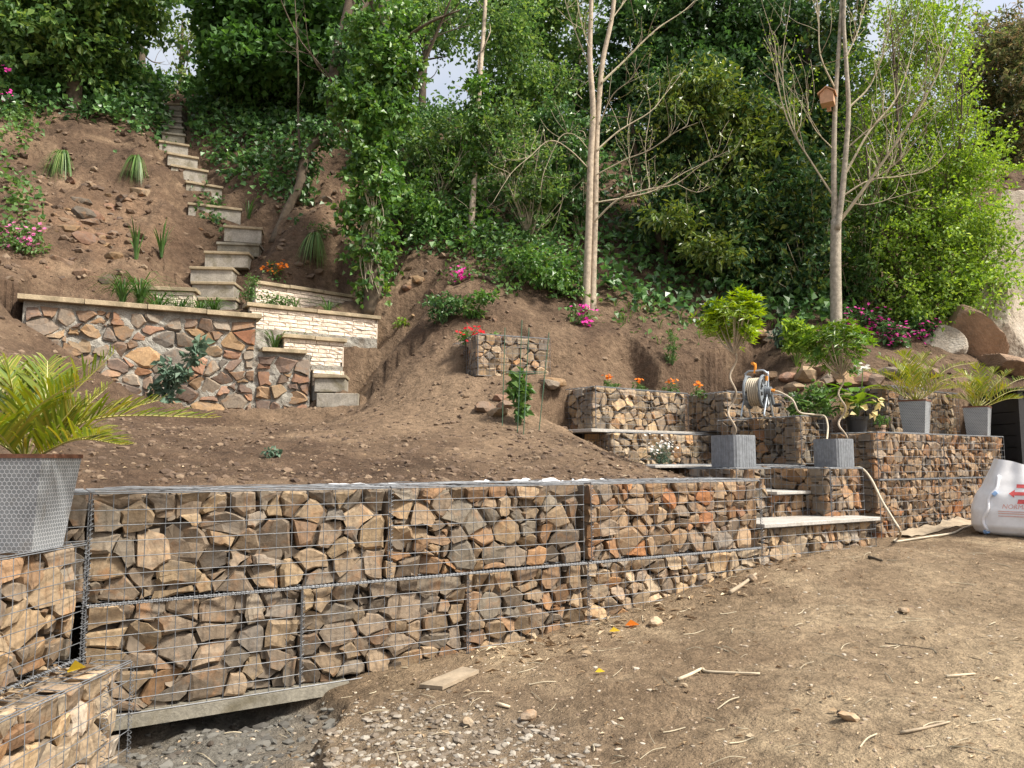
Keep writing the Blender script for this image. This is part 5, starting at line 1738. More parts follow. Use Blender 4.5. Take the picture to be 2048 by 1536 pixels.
def palm(label_pot, label_palm, base, rz, top, bot, h, fr, seed, leaf, n=26, w=0.012):
    rg = np.random.default_rng(seed)
    r = plant('honeycomb_planter', label_pot, base, 'planter', 'tapered zinc planters with a honeycomb pattern')
    r.rotation_euler = (0, 0, rz)
    hex_pot(r, top, bot, h)
    c = Vector(base) + Vector((0, 0, h - 0.03))
    pr = plant('potted_palm', label_palm, c, 'palm', 'small feather palms in the zinc planters')
    lf = Leafy(); ribs = MB()
    for (m, t) in fr:
        j = Vector(tuple(rg.normal(0, 0.012, 3))); j.z = 0
        frond(lf, ribs, rg, c + j, m, t, leaf, n, w)
    lf.blades(rg, c, 16, leaf * 1.1, leaf * 1.2, w * 0.9, 0.4)
    put(ribs, 'frond_ribs', MAT['palm_rib'], pr)
    put(lf, 'leaflets', MAT['palm'], pr)
    return pr


# the big planter at the left edge
pb = P(38, 1106, 3.30); pb.z = zz(-0.372)
Yp = 3.30
FR = [((120, 815), (228, 705), 0.1), ((90, 800), (95, 722), 0.15), ((30, 800), (12, 722), 0.0), ((190, 838), (430, 835), 0.25), ((150, 880), (250, 890), 0.1), ((130, 850), (215, 775), 0.3), ((-10, 830), (-90, 780), 0.0), ((-20, 880), (-110, 900), -0.1),
      ((60, 830), (160, 760), -0.25), ((-20, 790), (-60, 700), 0.2), ((130, 885), (200, 868), -0.2), ((40, 790), (50, 745), 0.3), ((165, 845), (320, 800), 0.35), ((0, 870), (-40, 860), -0.3), ((110, 860), (150, 810), 0.0)]
palm('big honeycomb zinc planter with a rusty rim, cut by the left edge of the picture', 'large yellow green palm in the big planter at the left', pb, math.radians(2), 0.315, 0.235, 0.392,
     [(P(m[0], m[1], Yp + d * 0.5), P(t[0], t[1], Yp + d)) for m, t, d in FR], 601, 0.20, 30, 0.013)
for lab1, lab2, (s, t), pxc, pyt, seed, sc in (('first small honeycomb planter on the right wall, below the rocks', 'small yellow palm nearest the potted lilies', (1.20, 0.24), 1830, 795, 602, 1.0), ('second small honeycomb planter at the wall end near the composter', 'small yellow palm nearest the black composter', (2.55, 0.20), 1972, 812, 603, 0.85)):
    q = rat(s, t); Yq = q[1]
    f = []
    rg = np.random.default_rng(seed)
    for dx, dy, k in [(-110, -55, .0), (-75, -85, .2), (-30, -95, -.1), (20, -90, .15), (60, -80, .2), (105, -45, 0), (120, -75, .3), (-60, -50, -.25), (55, -45, -.3), (-15, -65, -.3), (85, -20, -.1), (-95, -20, .2), (35, -60, .35), (-45, -70, .3)]:
        dx *= sc; dy *= sc
        f.append((P(pxc + dx * 0.5, pyt + dy * 0.72, Yq + k * 0.5), P(pxc + dx, pyt + dy + rg.uniform(-4, 6), Yq + k)))
    palm(lab1, lab2, (q[0], q[1], zz(0.292)), math.radians(-40), 0.345 * 0.82 * (1 if sc == 1 else .95), 0.215, 0.385 * (1 if sc == 1 else .95), f, seed, 0.17, 22, 0.012)

# black ribbed planters with twisted-stem trees
MAT['slategrey'] = mat_plain('charcoal_ribbed_plastic', (0.165, 0.18, 0.20), 0.55, 0.25, 30, 0, 0.15, 0.002)


def ribbed_planter(label, base, rz, side, h):
    r = plant('ribbed_planter', label, base, 'planter', 'charcoal ribbed planters on the gabion stair')
    r.rotation_euler = (0, 0, rz)
    n = 220
    a = np.linspace(0, 2 * math.pi, n, endpoint=False)
    def ring(hs, z, rib=0.0013):
        e = 5.0
        rad = hs / (np.abs(np.cos(a)) ** e + np.abs(np.sin(a)) ** e) ** (1 / e)
        rad = rad + rib * np.sign(np.sin(a * 36 + 0.8 * np.sin(a * 11)))
        return np.column_stack([rad * np.cos(a), rad * np.sin(a), np.full(n, z)])
    hs = side / 2
    rows = [ring(hs * 0.97, 0.0, 0), ring(hs, 0.012), ring(hs, h - 0.012), ring(hs * 0.995, h, 0), ring(hs * 0.90, h, 0), ring(hs * 0.88, h - 0.035, 0)]
    V = np.concatenate(rows)
    F = []
    for k in range(len(rows) - 1):
        i = np.arange(n); j = (i + 1) % n
        F.append(np.stack([k * n + i, k * n + j, (k + 1) * n + j, (k + 1) * n + i], -1))
    pt = link('pot', mesh_np('pot', V, np.concatenate(F)), MAT['slategrey'], r)
    mb = MB(); mb.tube([(0, 0, h - 0.08), (0, 0, h - 0.03)], hs * 0.9, 16); mb.build('soil', MAT['compost'], pt)
    return r


def twisted_tree(label, base, px0, py0, px1, py1, Y, crown, cr, mat, seed):
    rg = np.random.default_rng(seed)
    r = plant('twisted_stem_tree', label, base, 'tree', 'small trees with corkscrew stems')
    mb = MB()
    a = P(px0, py0 + 14, Y); b = P(px1, py1, Y)
    t = np.linspace(0, 1, 40)
    pts = np.array(a)[None] * (1 - t[:, None]) + np.array(b)[None] * t[:, None]
    ph = t * 2 * math.pi * 2.4
    amp = 0.036 * (1 - 0.35 * t)
    pts[:, 0] += amp * np.sin(ph); pts[:, 1] += amp * np.cos(ph)
    mb.tube(pts, np.linspace(0.0105, 0.008, 40), 7)
    put(mb, 'corkscrew_stem', MAT['bark_pale'], r, True)
    mb = MB(); ends = []
    c = P(crown[0], crown[1], Y); R = cr * Y / FPX
    for i in range(40):
        d = unit(rg.normal(size=(1, 3)) + np.array([[0, 0, 0.5]]))[0]
        e = np.array(c) + d * R * np.array([1, 1, 0.8]) * rg.uniform(0.5, 1)
        m = (np.array(b) + e) / 2 + np.array([0, 0, -0.03])
        mb.tube(catmull([b, m, e], 3), np.linspace(0.006, 0.002, 7), 3, False); ends.append(e)
    put(mb, 'twigs', MAT['bark_pale'], r)
    lf = Leafy()
    for e in ends:
        o = unit((e - np.array(b))[None])[0]
        for k in range(7):                                     # whorls of narrow leaves
            p = e + rg.normal(0, R * 0.16, 3)
            nl = 7
            an = np.arange(nl) * 2 * math.pi / nl + rg.random()
            u = unit(np.cross(o, [0.3, 0.2, 1.0])[None])[0]; v = np.cross(o, u)
            tip = np.cos(an)[:, None] * u + np.sin(an)[:, None] * v + o * 0.45 + rg.normal(0, 0.2, (nl, 3)) + np.array([0, 0, 0.05])
            V_, T_ = leaf_arrays(np.repeat(p[None], nl, 0), tip, np.repeat((o + np.array([0, 0, 0.4]))[None], nl, 0), 0.072 * rg.uniform(0.7, 1.2, nl), 0.021, 0.2)
            lf.add(V_, None, T_)
    put(lf, 'crown', MAT[mat], r)


q1 = at(0.46, 0.665); h1 = 0.285
ribbed_planter('larger charcoal ribbed planter, left of the gabion stair', (q1[0], q1[1], zz(-0.064)), GA, 0.30, h1)
twisted_tree('lime green ball crowned tree with a corkscrew stem in the left charcoal planter', (q1[0], q1[1], zz(-0.064) + h1 - 0.03), 1462, 868, 1468, 708, q1[1], (1468, 645), 66, 'lime', 611)
q2 = at(1.47, 0.40); h2 = 0.262
ribbed_planter('smaller charcoal ribbed planter, right of the gabion stair', (q2[0], q2[1], zz(-0.064)), GA, 0.275, h2)
twisted_tree('darker green ball crowned tree with a corkscrew stem in the right charcoal planter', (q2[0], q2[1], zz(-0.064) + h2 - 0.03), 1686, 882, 1682, 752, q2[1], (1674, 700), 62, 'lime_dark', 612)

# pots on the right wall top
MAT['blackpot'] = mat_plain('black_plastic_pot', (0.022, 0.024, 0.028), 0.45, 0.2, 20, 0, 0)
MAT['terracotta'] = mat_plain('pale_terracotta', (0.48, 0.33, 0.24), 0.85, 0.15, 15, 0, 0.2, 0.002)


def round_pot(name, label, base, r_top, r_bot, h, mat):
    r = plant(name, label, base, 'pot')
    n = 28
    a = np.linspace(0, 2 * math.pi, n, endpoint=False)
    prof = [(0.001, 0), (r_bot, 0), (r_bot + (r_top - r_bot) * 0.8, h * 0.8), (r_top * 1.06, h * 0.81), (r_top * 1.08, h), (r_top * 0.98, h), (r_top * 0.95, h - 0.03)]
    V = np.concatenate([np.column_stack([x * np.cos(a), x * np.sin(a), np.full(n, z)]) for x, z in prof])
    i = np.arange(n); j = (i + 1) % n
    F = np.concatenate([np.stack([k * n + i, k * n + j, (k + 1) * n + j, (k + 1) * n + i], -1) for k in range(len(prof) - 1)])
    pt = link('pot', mesh_np('pot', V, F, False), MAT[mat], r)
    mb = MB(); mb.tube([(0, 0, h - 0.05), (0, 0, h - 0.02)], r_top * 0.95, 14); mb.build('soil', MAT['compost'], pt)
    return r


def big_leaves(mb, rng, base, n, h, spread, L, W):
    """broad arum-like leaves on stalks: each a rounded blade of eight points"""
    for i in range(n):
        a = rng.uniform(0, 2 * math.pi); s = spread * rng.uniform(0.2, 1.0)
        top = np.array(base) + np.array([math.cos(a) * s, math.sin(a) * s, h * rng.uniform(0.45, 1.0)])
        mb.tube(catmull([base, (np.array(base) + top) / 2 + np.array([0, 0, h * 0.12]), top], 3), 0.004, 3, False)
        d = unit(np.array([[math.cos(a), math.sin(a), rng.uniform(-0.3, 0.9)]]))[0]
        sd = unit(np.cross(d, [0, 0, 1.0])[None])[0]; nr = np.cross(sd, d)
        l = L * rng.uniform(0.7, 1.15); w = W * rng.uniform(0.8, 1.15)
        pr = [(-0.12, 0.25), (0.12, 0.5), (0.4, 0.46), (0.7, 0.27)]
        mid = [top + d * l * t - nr * l * 0.25 * t * t for t in (0, 0.12, 0.4, 0.7, 1.0)]
        R = [top + d * l * t + sd * w * k + nr * w * 0.22 * k for t, k in pr]; Lf = [top + d * l * t - sd * w * k + nr * w * 0.22 * k for t, k in pr]
        R = [r_ - nr * l * 0.25 * max(t, 0) ** 2 for r_, (t, k) in zip(R, pr)]; Lf = [r_ - nr * l * 0.25 * max(t, 0) ** 2 for r_, (t, k) in zip(Lf, pr)]
        V = np.array(mid + R + Lf)
        Q = [[0, 5, 6, 1], [1, 6, 7, 2], [2, 7, 8, 3], [0, 1, 10, 9], [1, 2, 11, 10], [2, 3, 12, 11]]
        T = [[3, 8, 4], [3, 4, 12]]
        mb.add(V, Q, T)


rng = np.random.default_rng(620)
q = rat(0.30, 0.40)
bs = (q[0], q[1], zz(0.293))
round_pot('plastic_pot', 'round black plastic pot holding arum lilies on the right wall', bs, 0.115, 0.09, 0.185, 'blackpot')
r = plant('arum_lily', 'arum lily with broad glossy leaves and one white flower in the black pot', (bs[0], bs[1], bs[2] + 0.16))
lf = Leafy(); big_leaves(lf, rng, (bs[0], bs[1], bs[2] + 0.16), 26, 0.36, 0.18, 0.21, 0.12); put(lf, 'leaves', MAT['lime_dark'], r)
lf = Leafy()
fp = P(1726, 732, q[1]); lf.tube(catmull([(bs[0], bs[1], bs[2] + 0.16), P(1722, 790, q[1]), fp], 4), 0.005, 4, False)
put(lf, 'flower_stalk', MAT['lime_dark'], r)
lf = Leafy(); lf.leaves(rng, fp, (0.02, 0.02, 0.02), 9, 2, 0.015, 0.085, aspect=0.6); put(lf, 'white_flower', MAT['white'], r)
lf = Leafy()
for (x, y) in [(1695, 815), (1740, 820), (1752, 805), (1685, 800), (1700, 830)]:
    lf.leaves(rng, P(x, y, q[1] - 0.15), (0.03, 0.03, 0.03), 7, 2, 0.02, 0.08, aspect=0.8)
put(lf, 'fading_leaves', MAT['cream'], r)
q = rat(0.62, 0.32)
round_pot('terracotta_pot', 'little pale terracotta pot beside the black plastic pot', (q[0], q[1], zz(0.293)), 0.055, 0.045, 0.10, 'terracotta')
r = plant('pot_herb', 'small sprig growing in the little terracotta pot', (q[0], q[1], zz(0.37)))
lf = Leafy(); lf.leaves(rng, (q[0], q[1], zz(0.45)), (0.07, 0.07, 0.08), 90, 14, 0.02, 0.035); put(lf, 'leaves', MAT['herb'], r)
q = rat(-0.02, 0.62)
round_pot('plastic_pot', 'dark plastic pot half hidden behind the right corkscrew stem', (q[0], q[1], zz(0.293)), 0.10, 0.085, 0.15, 'blackpot')
r = plant('leafy_pot_plant', 'dark green broad leaved plant behind the right corkscrew stem', (q[0], q[1], zz(0.42)))
lf = Leafy(); big_leaves(lf, rng, (q[0], q[1], zz(0.40)), 18, 0.30, 0.20, 0.16, 0.11); put(lf, 'leaves', MAT['herb'], r)
r = plant('leafy_pot_plant', 'light green bushy plant between the hose reel and the right corkscrew tree', P(1620, 832, 8.9))
lf = Leafy()
for (x, y, rr) in [(1610, 800, 28), (1635, 790, 26), (1600, 818, 22), (1645, 815, 22)]:
    c = P(x, y, 8.95); s = c.y / FPX
    lf.leaves(rng, c, (rr * s, 0.14, rr * s), 130, 16, 0.035, 0.055, aspect=0.75)
put(lf, 'leaves', MAT['herb'], r)
mb = MB()
for x in (1606, 1620, 1634): mb.tube(catmull([P(1620, 834, 8.9), P(x, 815, 8.92), P(x + 4, 795, 8.95)], 3), 0.004, 3, False)
put(mb, 'stems', MAT['herb'], r)

# ------------------------------------------------------------------ hose reel
MAT['reelgrey'] = mat_plain('grey_reel_plastic', (0.16, 0.18, 0.20), 0.5, 0.15, 15, 0, 0)
MAT['steelblue'] = mat_plain('pale_steel_tube', (0.42, 0.47, 0.52), 0.35, 0.1, 15, 0.5, 0)
MAT['hose'] = mat_plain('beige_hose', (0.44, 0.38, 0.29), 0.6, 0.15, 25, 0, 0)
MAT['orangeplastic'] = mat_plain('orange_plastic', (0.75, 0.28, 0.03), 0.45, 0.1, 15, 0, 0)
rng = np.random.default_rng(630)
RC = np.array(P(1513, 784, 8.45))
RB = Vector((RC[0], RC[1], zz(0.474)))
root = plant('hose_reel', 'grey garden hose reel with orange crank standing on a gabion', RB, 'hose reel')
ax = unit(np.array([[0.80, -0.58, 0.0]]))[0]; ah = np.cross(ax, [0, 0, 1.0]); az_ = np.array([0, 0, 1.0])
def ringpts(c, R, n=36):
    t = np.linspace(0, 2 * math.pi, n + 1)
    return c + R * (np.cos(t)[:, None] * ah + np.sin(t)[:, None] * az_)
for sgn in (-1, 1):
    c = RC + ax * 0.085 * sgn
    mb = MB()
    mb.tube(ringpts(c, 0.175), 0.014, 6, False); mb.tube(ringpts(c, 0.150), 0.008, 5, False); mb.tube(ringpts(c, 0.075), 0.014, 6, False)
    for k in range(9):
        t = k * 2 * math.pi / 9
        d = math.cos(t) * ah + math.sin(t) * az_
        mb.tube([c + d * 0.06, c + d * 0.172], 0.016, 5)
    mb.tube([c - ax * 0.008, c + ax * 0.03 * sgn], 0.06, 14)
    put(mb, 'drum_flange', MAT['reelgrey'], root)
mb = MB()
mb.tube([RC - ax * 0.085, RC + ax * 0.085], 0.085, 18); DRM = put(mb, 'drum', MAT['reelgrey'], root)
mb = MB()
for R in (0.105, 0.128, 0.148):
    t = np.linspace(0, 6 * 2 * math.pi, 6 * 26)
    mb.tube(RC + ax * (-0.07 + 0.14 * t / t[-1])[:, None] + R * (np.cos(t)[:, None] * ah + np.sin(t)[:, None] * az_), 0.0115, 5, False)
put(mb, 'wound_hose', MAT['hose'], root, True).parent = DRM
for sgn in (-1, 1):
    c = RC + ax * 0.125 * sgn
    mb = MB()
    f1 = c + ah * 0.15; f2 = c - ah * 0.17; f1[2] = f2[2] = zz(0.474) + 0.012
    mb.tube(catmull([f1 - ah * 0.02, f1 + az_ * 0.02, c + az_ * 0.02, c + az_ * 0.22 - ah * 0.02], 5), 0.010, 6)
    mb.tube(catmull([f2, f2 + az_ * 0.03 + ah * 0.03, c + az_ * 0.02], 5), 0.010, 6)
    put(mb, 'side_frame', MAT['steelblue'], root, True)
mb = MB(); top = RC + az_ * 0.235
mb.tube(catmull([RC - ax * 0.125 + az_ * 0.20, top - ax * 0.08, top, top + ax * 0.08, RC + ax * 0.125 + az_ * 0.20], 4), 0.010, 6); put(mb, 'carry_handle', MAT['steelblue'], root, True)
mb = MB()
mb.tube([RC + ax * 0.12, RC + ax * 0.165], 0.05, 14); mb.tube([RC + ax * 0.155, RC + ax * 0.165 + ah * -0.06 - az_ * 0.15], 0.018, 6); CRK = put(mb, 'crank', MAT['reelgrey'], root)
mb = MB(); e = RC + ax * 0.165 + ah * -0.06 - az_ * 0.15
mb.tube([e, e + ax * 0.08], 0.021, 10); put(mb, 'crank_knob', MAT['blackpot'], root).parent = CRK
mb = MB(); g = RC + az_ * 0.21 - ax * 0.02
mb.tube(catmull([g, g + az_ * 0.06 + ax * 0.015, g + az_ * 0.105 + ax * 0.01], 4), np.linspace(0.012, 0.017, 9), 7); mb.tube([g + az_ * 0.10 - ah * 0.03, g + az_ * 0.105 + ah * 0.05], 0.018, 7)
put(mb, 'spray_nozzle', MAT['orangeplastic'], root)
mb = MB(); mb.tube([RC + ax * 0.16 + az_ * 0.01, RC + ax * 0.20 + az_ * 0.005], 0.017, 8); mb.tube([RC + ax * 0.11 + az_ * 0.12 - ah * 0.01, RC + ax * 0.115 + az_ * 0.17 - ah * 0.01], 0.017, 8); put(mb, 'hose_connector', MAT['orangeplastic'], root)
# the loose hose
c0 = RC + ax * 0.20
path = [c0, c0 + ax * 0.06 - az_ * 0.02, P(1585, 800, 8.15), P(1598, 824, 8.12), P(1625, 829, 8.14), P(1648, 832, 8.20), P(1655, 848, 8.05), P(1655, 868, 7.95), P(1652, 900, 7.6), P(1664, 934, 7.32), P(1700, 936, 7.12), P(1722, 936, 6.98), P(1742, 958, 6.86), P(1764, 1002, 6.72), P(1786, 1038, 6.62), P(1800, 1062, 6.55)]
gp = yard_hit(1797, 1081); path += [gp + Vector((0.01, 0, 0.03)), yard_hit(1788, 1086) + Vector((0, 0, 0.013)), yard_hit(1815, 1083) + Vector((0, 0, 0.013)), yard_hit(1860, 1076) + Vector((0, 0, 0.013)), yard_hit(1905, 1069) + Vector((0, 0, 0.013)), yard_hit(1925, 1060) + Vector((0, 0, 0.014)), yard_hit(1950, 1052) + Vector((0, 0, 0.02))]
mb = MB(); mb.tube(catmull(path, 6), 0.0105, 8)
tag(mb.build('garden_hose', MAT['hose'], None, None, True), 'pale beige hose running from the reel down the wall and over the ground', 'hose')

# ------------------------------------------------------------------ bulk bag with red print
MAT['bag'] = mat_plain('woven_white_bag', (0.74, 0.74, 0.75), 0.75, 0.06, 18, 0, 0.25, 0.004)
MAT['bagrope'] = mat_plain('white_strap', (0.78, 0.79, 0.82), 0.7, 0.05, 20, 0, 0)
MAT['redprint'] = mat_plain('faded_red_print', (0.62, 0.10, 0.10), 0.8, 0.2, 30, 0, 0)
MAT['paleredprint'] = mat_plain('worn_red_print', (0.66, 0.36, 0.32), 0.8, 0.2, 60, 0, 0)
MAT['bluetag'] = mat_plain('blue_stitching', (0.25, 0.42, 0.70), 0.7, 0.15, 20, 0, 0)
gb = yard_hit(2005, 1079)
BC = np.array([gb.x + 0.54, gb.y + 0.42, 0.0]); BC[2] = float(yard_z(np.array([BC[0]]), np.array([BC[1]]))[0]) - 0.02
BH = 0.66
PZ = [0, 0.03, 0.10, 0.25, 0.40, 0.52, 0.60, 0.66]
PR = [0.36, 0.44, 0.475, 0.465, 0.415, 0.345, 0.285, 0.25]


def bag_pt(th, z, off=0.0):
    """point on the bag: th measured from the direction of the camera, z height"""
    th = np.asarray(th, float); z = np.asarray(z, float)
    a = th + math.radians(-90 - 25)
    e = 3.2
    rel = th - math.radians(-20)
    k = 1 / (np.abs(np.cos(rel)) ** e + np.abs(np.sin(rel)) ** e) ** (1 / e)
    R = np.interp(z, PZ, PR) * k + off
    R = R + 0.020 * fbm(th * 1.6 + 4, z * 3.5, 3, 71) + 0.012 * np.sin(th * 9 + 6 * z) * np.clip(z / BH, 0, 1)
    lip = np.clip((z - 0.5) / 0.16, 0, 1) * 0.10 * np.cos(rel + 1.0)
    return np.stack([BC[0] + R * np.cos(a), BC[1] + R * np.sin(a), BC[2] + z + lip + 0 * a], -1)


root = plant('bulk_bag', 'slumped white woven bulk bag with red print at the right edge', tuple(BC), 'bag')
nt_, nz_ = 90, 40
TH, ZZ_ = np.meshgrid(np.linspace(-math.pi, math.pi, nt_ + 1), np.linspace(0, BH, nz_), indexing='ij')
mb = MB(); V = bag_pt(TH.ravel(), ZZ_.ravel())
mb.add(V, grid_faces(nt_ + 1, nz_))
# folded-in mouth
TH2, W2 = np.meshgrid(np.linspace(-math.pi, math.pi, nt_ + 1), np.linspace(0, 1, 6), indexing='ij')
rim = bag_pt(TH2.ravel(), np.full(TH2.size, BH)); cen = np.array([BC[0], BC[1], BC[2] + 0.44])
Vm = rim * (1 - W2.ravel()[:, None]) + cen * W2.ravel()[:, None]
mb.add(Vm, grid_faces(nt_ + 1, 6))
put(mb, 'sack', MAT['bag'], root, True)


def print_on_bag(mb_v, th0, z0, s=1.0):
    """flat artwork (a, b) in metres laid onto the bag's skin"""
    ab = np.asarray(mb_v, float)
    return bag_pt(th0 + ab[:, 0] * s / 0.46, z0 + ab[:, 1] * s, 0.004)


def art_poly(name, poly, th0, z0, mat):
    poly = np.array(poly, float)
    # resample so that it hugs the surface
    a0, a1 = poly[:, 0].min(), poly[:, 0].max()
    bm = bmesh.new()
    f = bm.faces.new([bm.verts.new((x, y, 0)) for x, y in poly])
    bmesh.ops.triangulate(bm, faces=[f])
    bmesh.ops.subdivide_edges(bm, edges=bm.edges[:], cuts=3, use_grid_fill=True)
    v = np.array([q.co[:2] for q in bm.verts])
    w = print_on_bag(v, th0, z0) - np.array(root.location[:])
    for q, p in zip(bm.verts, w): q.co = p
    me = bpy.data.meshes.new(name); bm.to_mesh(me); bm.free()
    link(name, me, MAT[mat], root)


def art_text(txt, size, th0, z0, mat):
    cu = bpy.data.curves.new('lettering', 'FONT'); cu.body = txt; cu.size = size; cu.shear = 0.15
    cu.resolution_u = 3
    t = bpy.data.objects.new('lettering', cu); COL.objects.link(t)
    dg = bpy.context.evaluated_depsgraph_get()
    me = bpy.data.meshes.new_from_object(t.evaluated_get(dg))
    bpy.data.objects.remove(t)
    v = np.array([q.co[:2] for q in me.vertices])
    w = print_on_bag(v, th0, z0) - np.array(root.location[:])
    me.vertices.foreach_set('co', w.astype(np.float32).ravel())
    me.materials.clear()
    me.update()
    link('lettering', me, MAT[mat], root)


T0 = math.radians(-36)
art_poly('arrow_print', [(0, 0.0), (0.055, 0.038), (0.055, 0.016), (0.30, 0.016), (0.30, -0.016), (0.055, -0.016), (0.055, -0.038)], T0 + 0.10, 0.42, 'redprint')
art_poly('bar_print', [(0, 0), (0.30, 0.0), (0.30, 0.032), (0, 0.032)], T0 + 0.25, 0.475, 'redprint')
art_poly('bar_print', [(0, 0), (0.20, 0.0), (0.20, 0.04), (0.01, 0.04)], T0 + 0.28, 0.325, 'redprint')
art_text('NORMAN', 0.060, T0 + 0.0, 0.275, 'paleredprint')
art_text('------------', 0.05, T0 - 0.05, 0.235, 'paleredprint') if False else None
for k, zl in enumerate((0.245, 0.225, 0.20)):
    art_poly('line_print', [(0, 0), (0.32, 0), (0.32, 0.007), (0, 0.007)], T0 - 0.05, zl, 'paleredprint')
mb = MB()
z = np.linspace(0.05, 0.56, 26)
mb.tube(bag_pt(T0 - 0.30 + 0.35 * (z - 0.05) ** 1.3 + 0.03 * np.sin(z * 30), z, 0.012), 0.015, 6); STP = put(mb, 'lifting_strap', MAT['bagrope'], root, True)
mb = MB(); mb.tube(bag_pt(np.array([T0 - 0.34, T0 - 0.27]), np.array([0.035, 0.05]), 0.012), 0.024, 8); mb.tube(bag_pt(np.array([T0 - 0.17, T0 - 0.13]), np.array([0.40, 0.43]), 0.014), 0.018, 7)
put(mb, 'strap_stitching', MAT['bluetag'], root).parent = STP

# ------------------------------------------------------------------ black slatted composter behind the bag
MAT['blackslat'] = mat_plain('black_recycled_plastic', (0.018, 0.019, 0.022), 0.6, 0.25, 20, 0, 0.2, 0.003)
cx, cy = 6.27, 9.50
cb = float(yard_z(np.array([cx]), np.array([cy]))[0]) - 0.02
root = plant('composter', 'black slatted composter standing at the end of the right wall', (cx, cy, cb), 'composter')
root.rotation_euler = (0, 0, math.radians(8))
Hc = zz(0.86) - cb
for x in (0, 1.0):
    for y in (0, 0.9):
        mb = MB(); mb.box((x, y, 0), (x + 0.07, y + 0.07, Hc)); mb.build('post', MAT['blackslat'], root)
ns = int((Hc - 0.06) / 0.148)
for k in range(ns):
    z0 = 0.03 + k * 0.148
    mb = MB(); mb.box((0.072, 0.018, z0), (0.998, 0.045, z0 + 0.138)); mb.build('slat', MAT['blackslat'], root)
    mb = MB(); mb.box((0.018, 0.072, z0), (0.045, 0.898, z0 + 0.138)); mb.build('slat', MAT['blackslat'], root)
mb = MB(); mb.box((0.05, 0.05, 0.02), (1.02, 0.92, Hc - 0.02)); mb.build('light_block_box', MAT['blackslat'], root)  # box added behind the slats to stop light showing through the gaps
mb = MB(); mb.box((-0.03, -0.03, Hc + 0.001), (1.10, 1.0, Hc + 0.04)); mb.build('lid', MAT['blackslat'], root)

# ------------------------------------------------------------------ rocks
def ico(sub):
    bm = bmesh.new(); bmesh.ops.create_icosphere(bm, subdivisions=sub, radius=1.0)
    v = np.array([q.co[:] for q in bm.verts]); f = np.array([[q.index for q in g.verts] for g in bm.faces])
    bm.free()
    return unit(v), f


ICO = {k: ico(k) for k in (1, 2, 3, 5)}


def rock_shape(rng, sub, planes=12, rough=0.03):
    """a broken rock: a ball cut by random planes"""
    d, f = ICO[sub]
    n = unit(rng.normal(size=(planes, 3)))
    h = rng.uniform(0.55, 1.0, planes)
    q = d @ n.T
    r = np.min(np.where(q > 0.05, h / np.maximum(q, 0.05), 9.0), axis=1)
    r = np.minimum(r, 1.25)
    r = r * (1 + rough * rng.normal(size=len(r)))
    return d * r[:, None], f


def rock(name, c, rad, rng, mat, sub=2, parent=None, rz=None, planes=11, rough=0.03, tint=None):
    V, f = rock_shape(rng, sub, planes, rough)
    a = rng.uniform(0, 6.28) if rz is None else rz
    V = V * np.asarray(rad)
    ca, sa = math.cos(a), math.sin(a)
    V = np.column_stack([V[:, 0] * ca - V[:, 1] * sa, V[:, 0] * sa + V[:, 1] * ca, V[:, 2]])
    o = link(name, mesh_np(name, V, f), mat, parent, c)
    if tint is not None: o.color = (*tint, 1)
    return o


rng = np.random.default_rng(700)
pal = TONES['wallstone']
# rocks showing in the clay of the left bank and under the trees: pieces of the bank
for i in range(104):
    x, y = (rng.normal(180, 95), rng.normal(450, 65)) if i < 72 else ((rng.uniform(640, 770), rng.uniform(380, 470)) if i < 86 else (rng.uniform(770, 1000), rng.uniform(540, 660)))
    x = max(20, x)
    p = bank_hit(x, y)
    r = (0.035 + 0.14 * rng.random() ** 2) * (0.6 if i >= 86 else 1)
    t = np.array(pal[rng.integers(len(pal))]) * rng.uniform(0.45, 0.8)
    rock('rock', p + Vector((0, r * 0.3, -r * 0.35)), (r * 1.3, r, r * 0.8), rng, MAT['stone'], 2, bank, tint=t)
for (x, y, r) in [(1545, 752, 0.10), (1575, 762, 0.13), (1605, 757, 0.16), (1632, 748, 0.12), (1660, 762, 0.15), (1690, 768, 0.17), (1720, 760, 0.14), (1745, 772, 0.16), (1590, 778, 0.10), (1640, 780, 0.12), (1510, 690, 0.12), (1535, 680, 0.16), (1480, 705, 0.09), (1770, 755, 0.16), (1800, 735, 0.15), (1840, 745, 0.17), (1000, 800, 0.09), (965, 820, 0.12), (990, 830, 0.10), (1010, 815, 0.08), (1112, 785, 0.12), (1100, 800, 0.10), (1342, 942, 0.075)]:
    p = bank_hit(x, y)
    t = np.array(pal[rng.integers(len(pal))]) * rng.uniform(0.85, 1.15)
    rock('rock', p + Vector((0, 0, r * 0.15)), (r * 1.4, r, r * 0.75), rng, MAT['stone'], 2, bank, tint=t)

# rock outcrop at the right
m, nt, b_ = new_mat('pebbly_grey_rock')
co = nt.nodes.new('ShaderNodeTexCoord').outputs['Object']
n1 = noise(nt, 2.2, 6, 0.6, co, 0.6); n2 = noise(nt, 22, 5, 0.7, co)
c = ramp(nt, n1.outputs[0], [(0.3, (0.24, 0.19, 0.145)), (0.5, (0.36, 0.31, 0.25)), (0.7, (0.44, 0.40, 0.34))])
c = mixc(nt, 1.0, c, ramp(nt, n2.outputs[0], [(0.3, (0.7, 0.7, 0.7)), (0.7, (1.25, 1.25, 1.25))]), 'MULTIPLY')
nt.links.new(c, b_.inputs['Base Color']); b_.inputs['Roughness'].default_value = 0.92
bump(nt, b_, n2.outputs[0], 0.8, 0.03)
MAT['greyrock'] = m
MAT['orangerock'] = mat_plain('orange_rock', (0.29, 0.195, 0.13), 0.9, 0.35, 3.5, 0, 0.8, 0.03)
rr = P(1990, 700, 11.6)
root = plant('rock_outcrop', 'grey and orange rock outcrop rising at the right behind the palms', rr, 'rock')
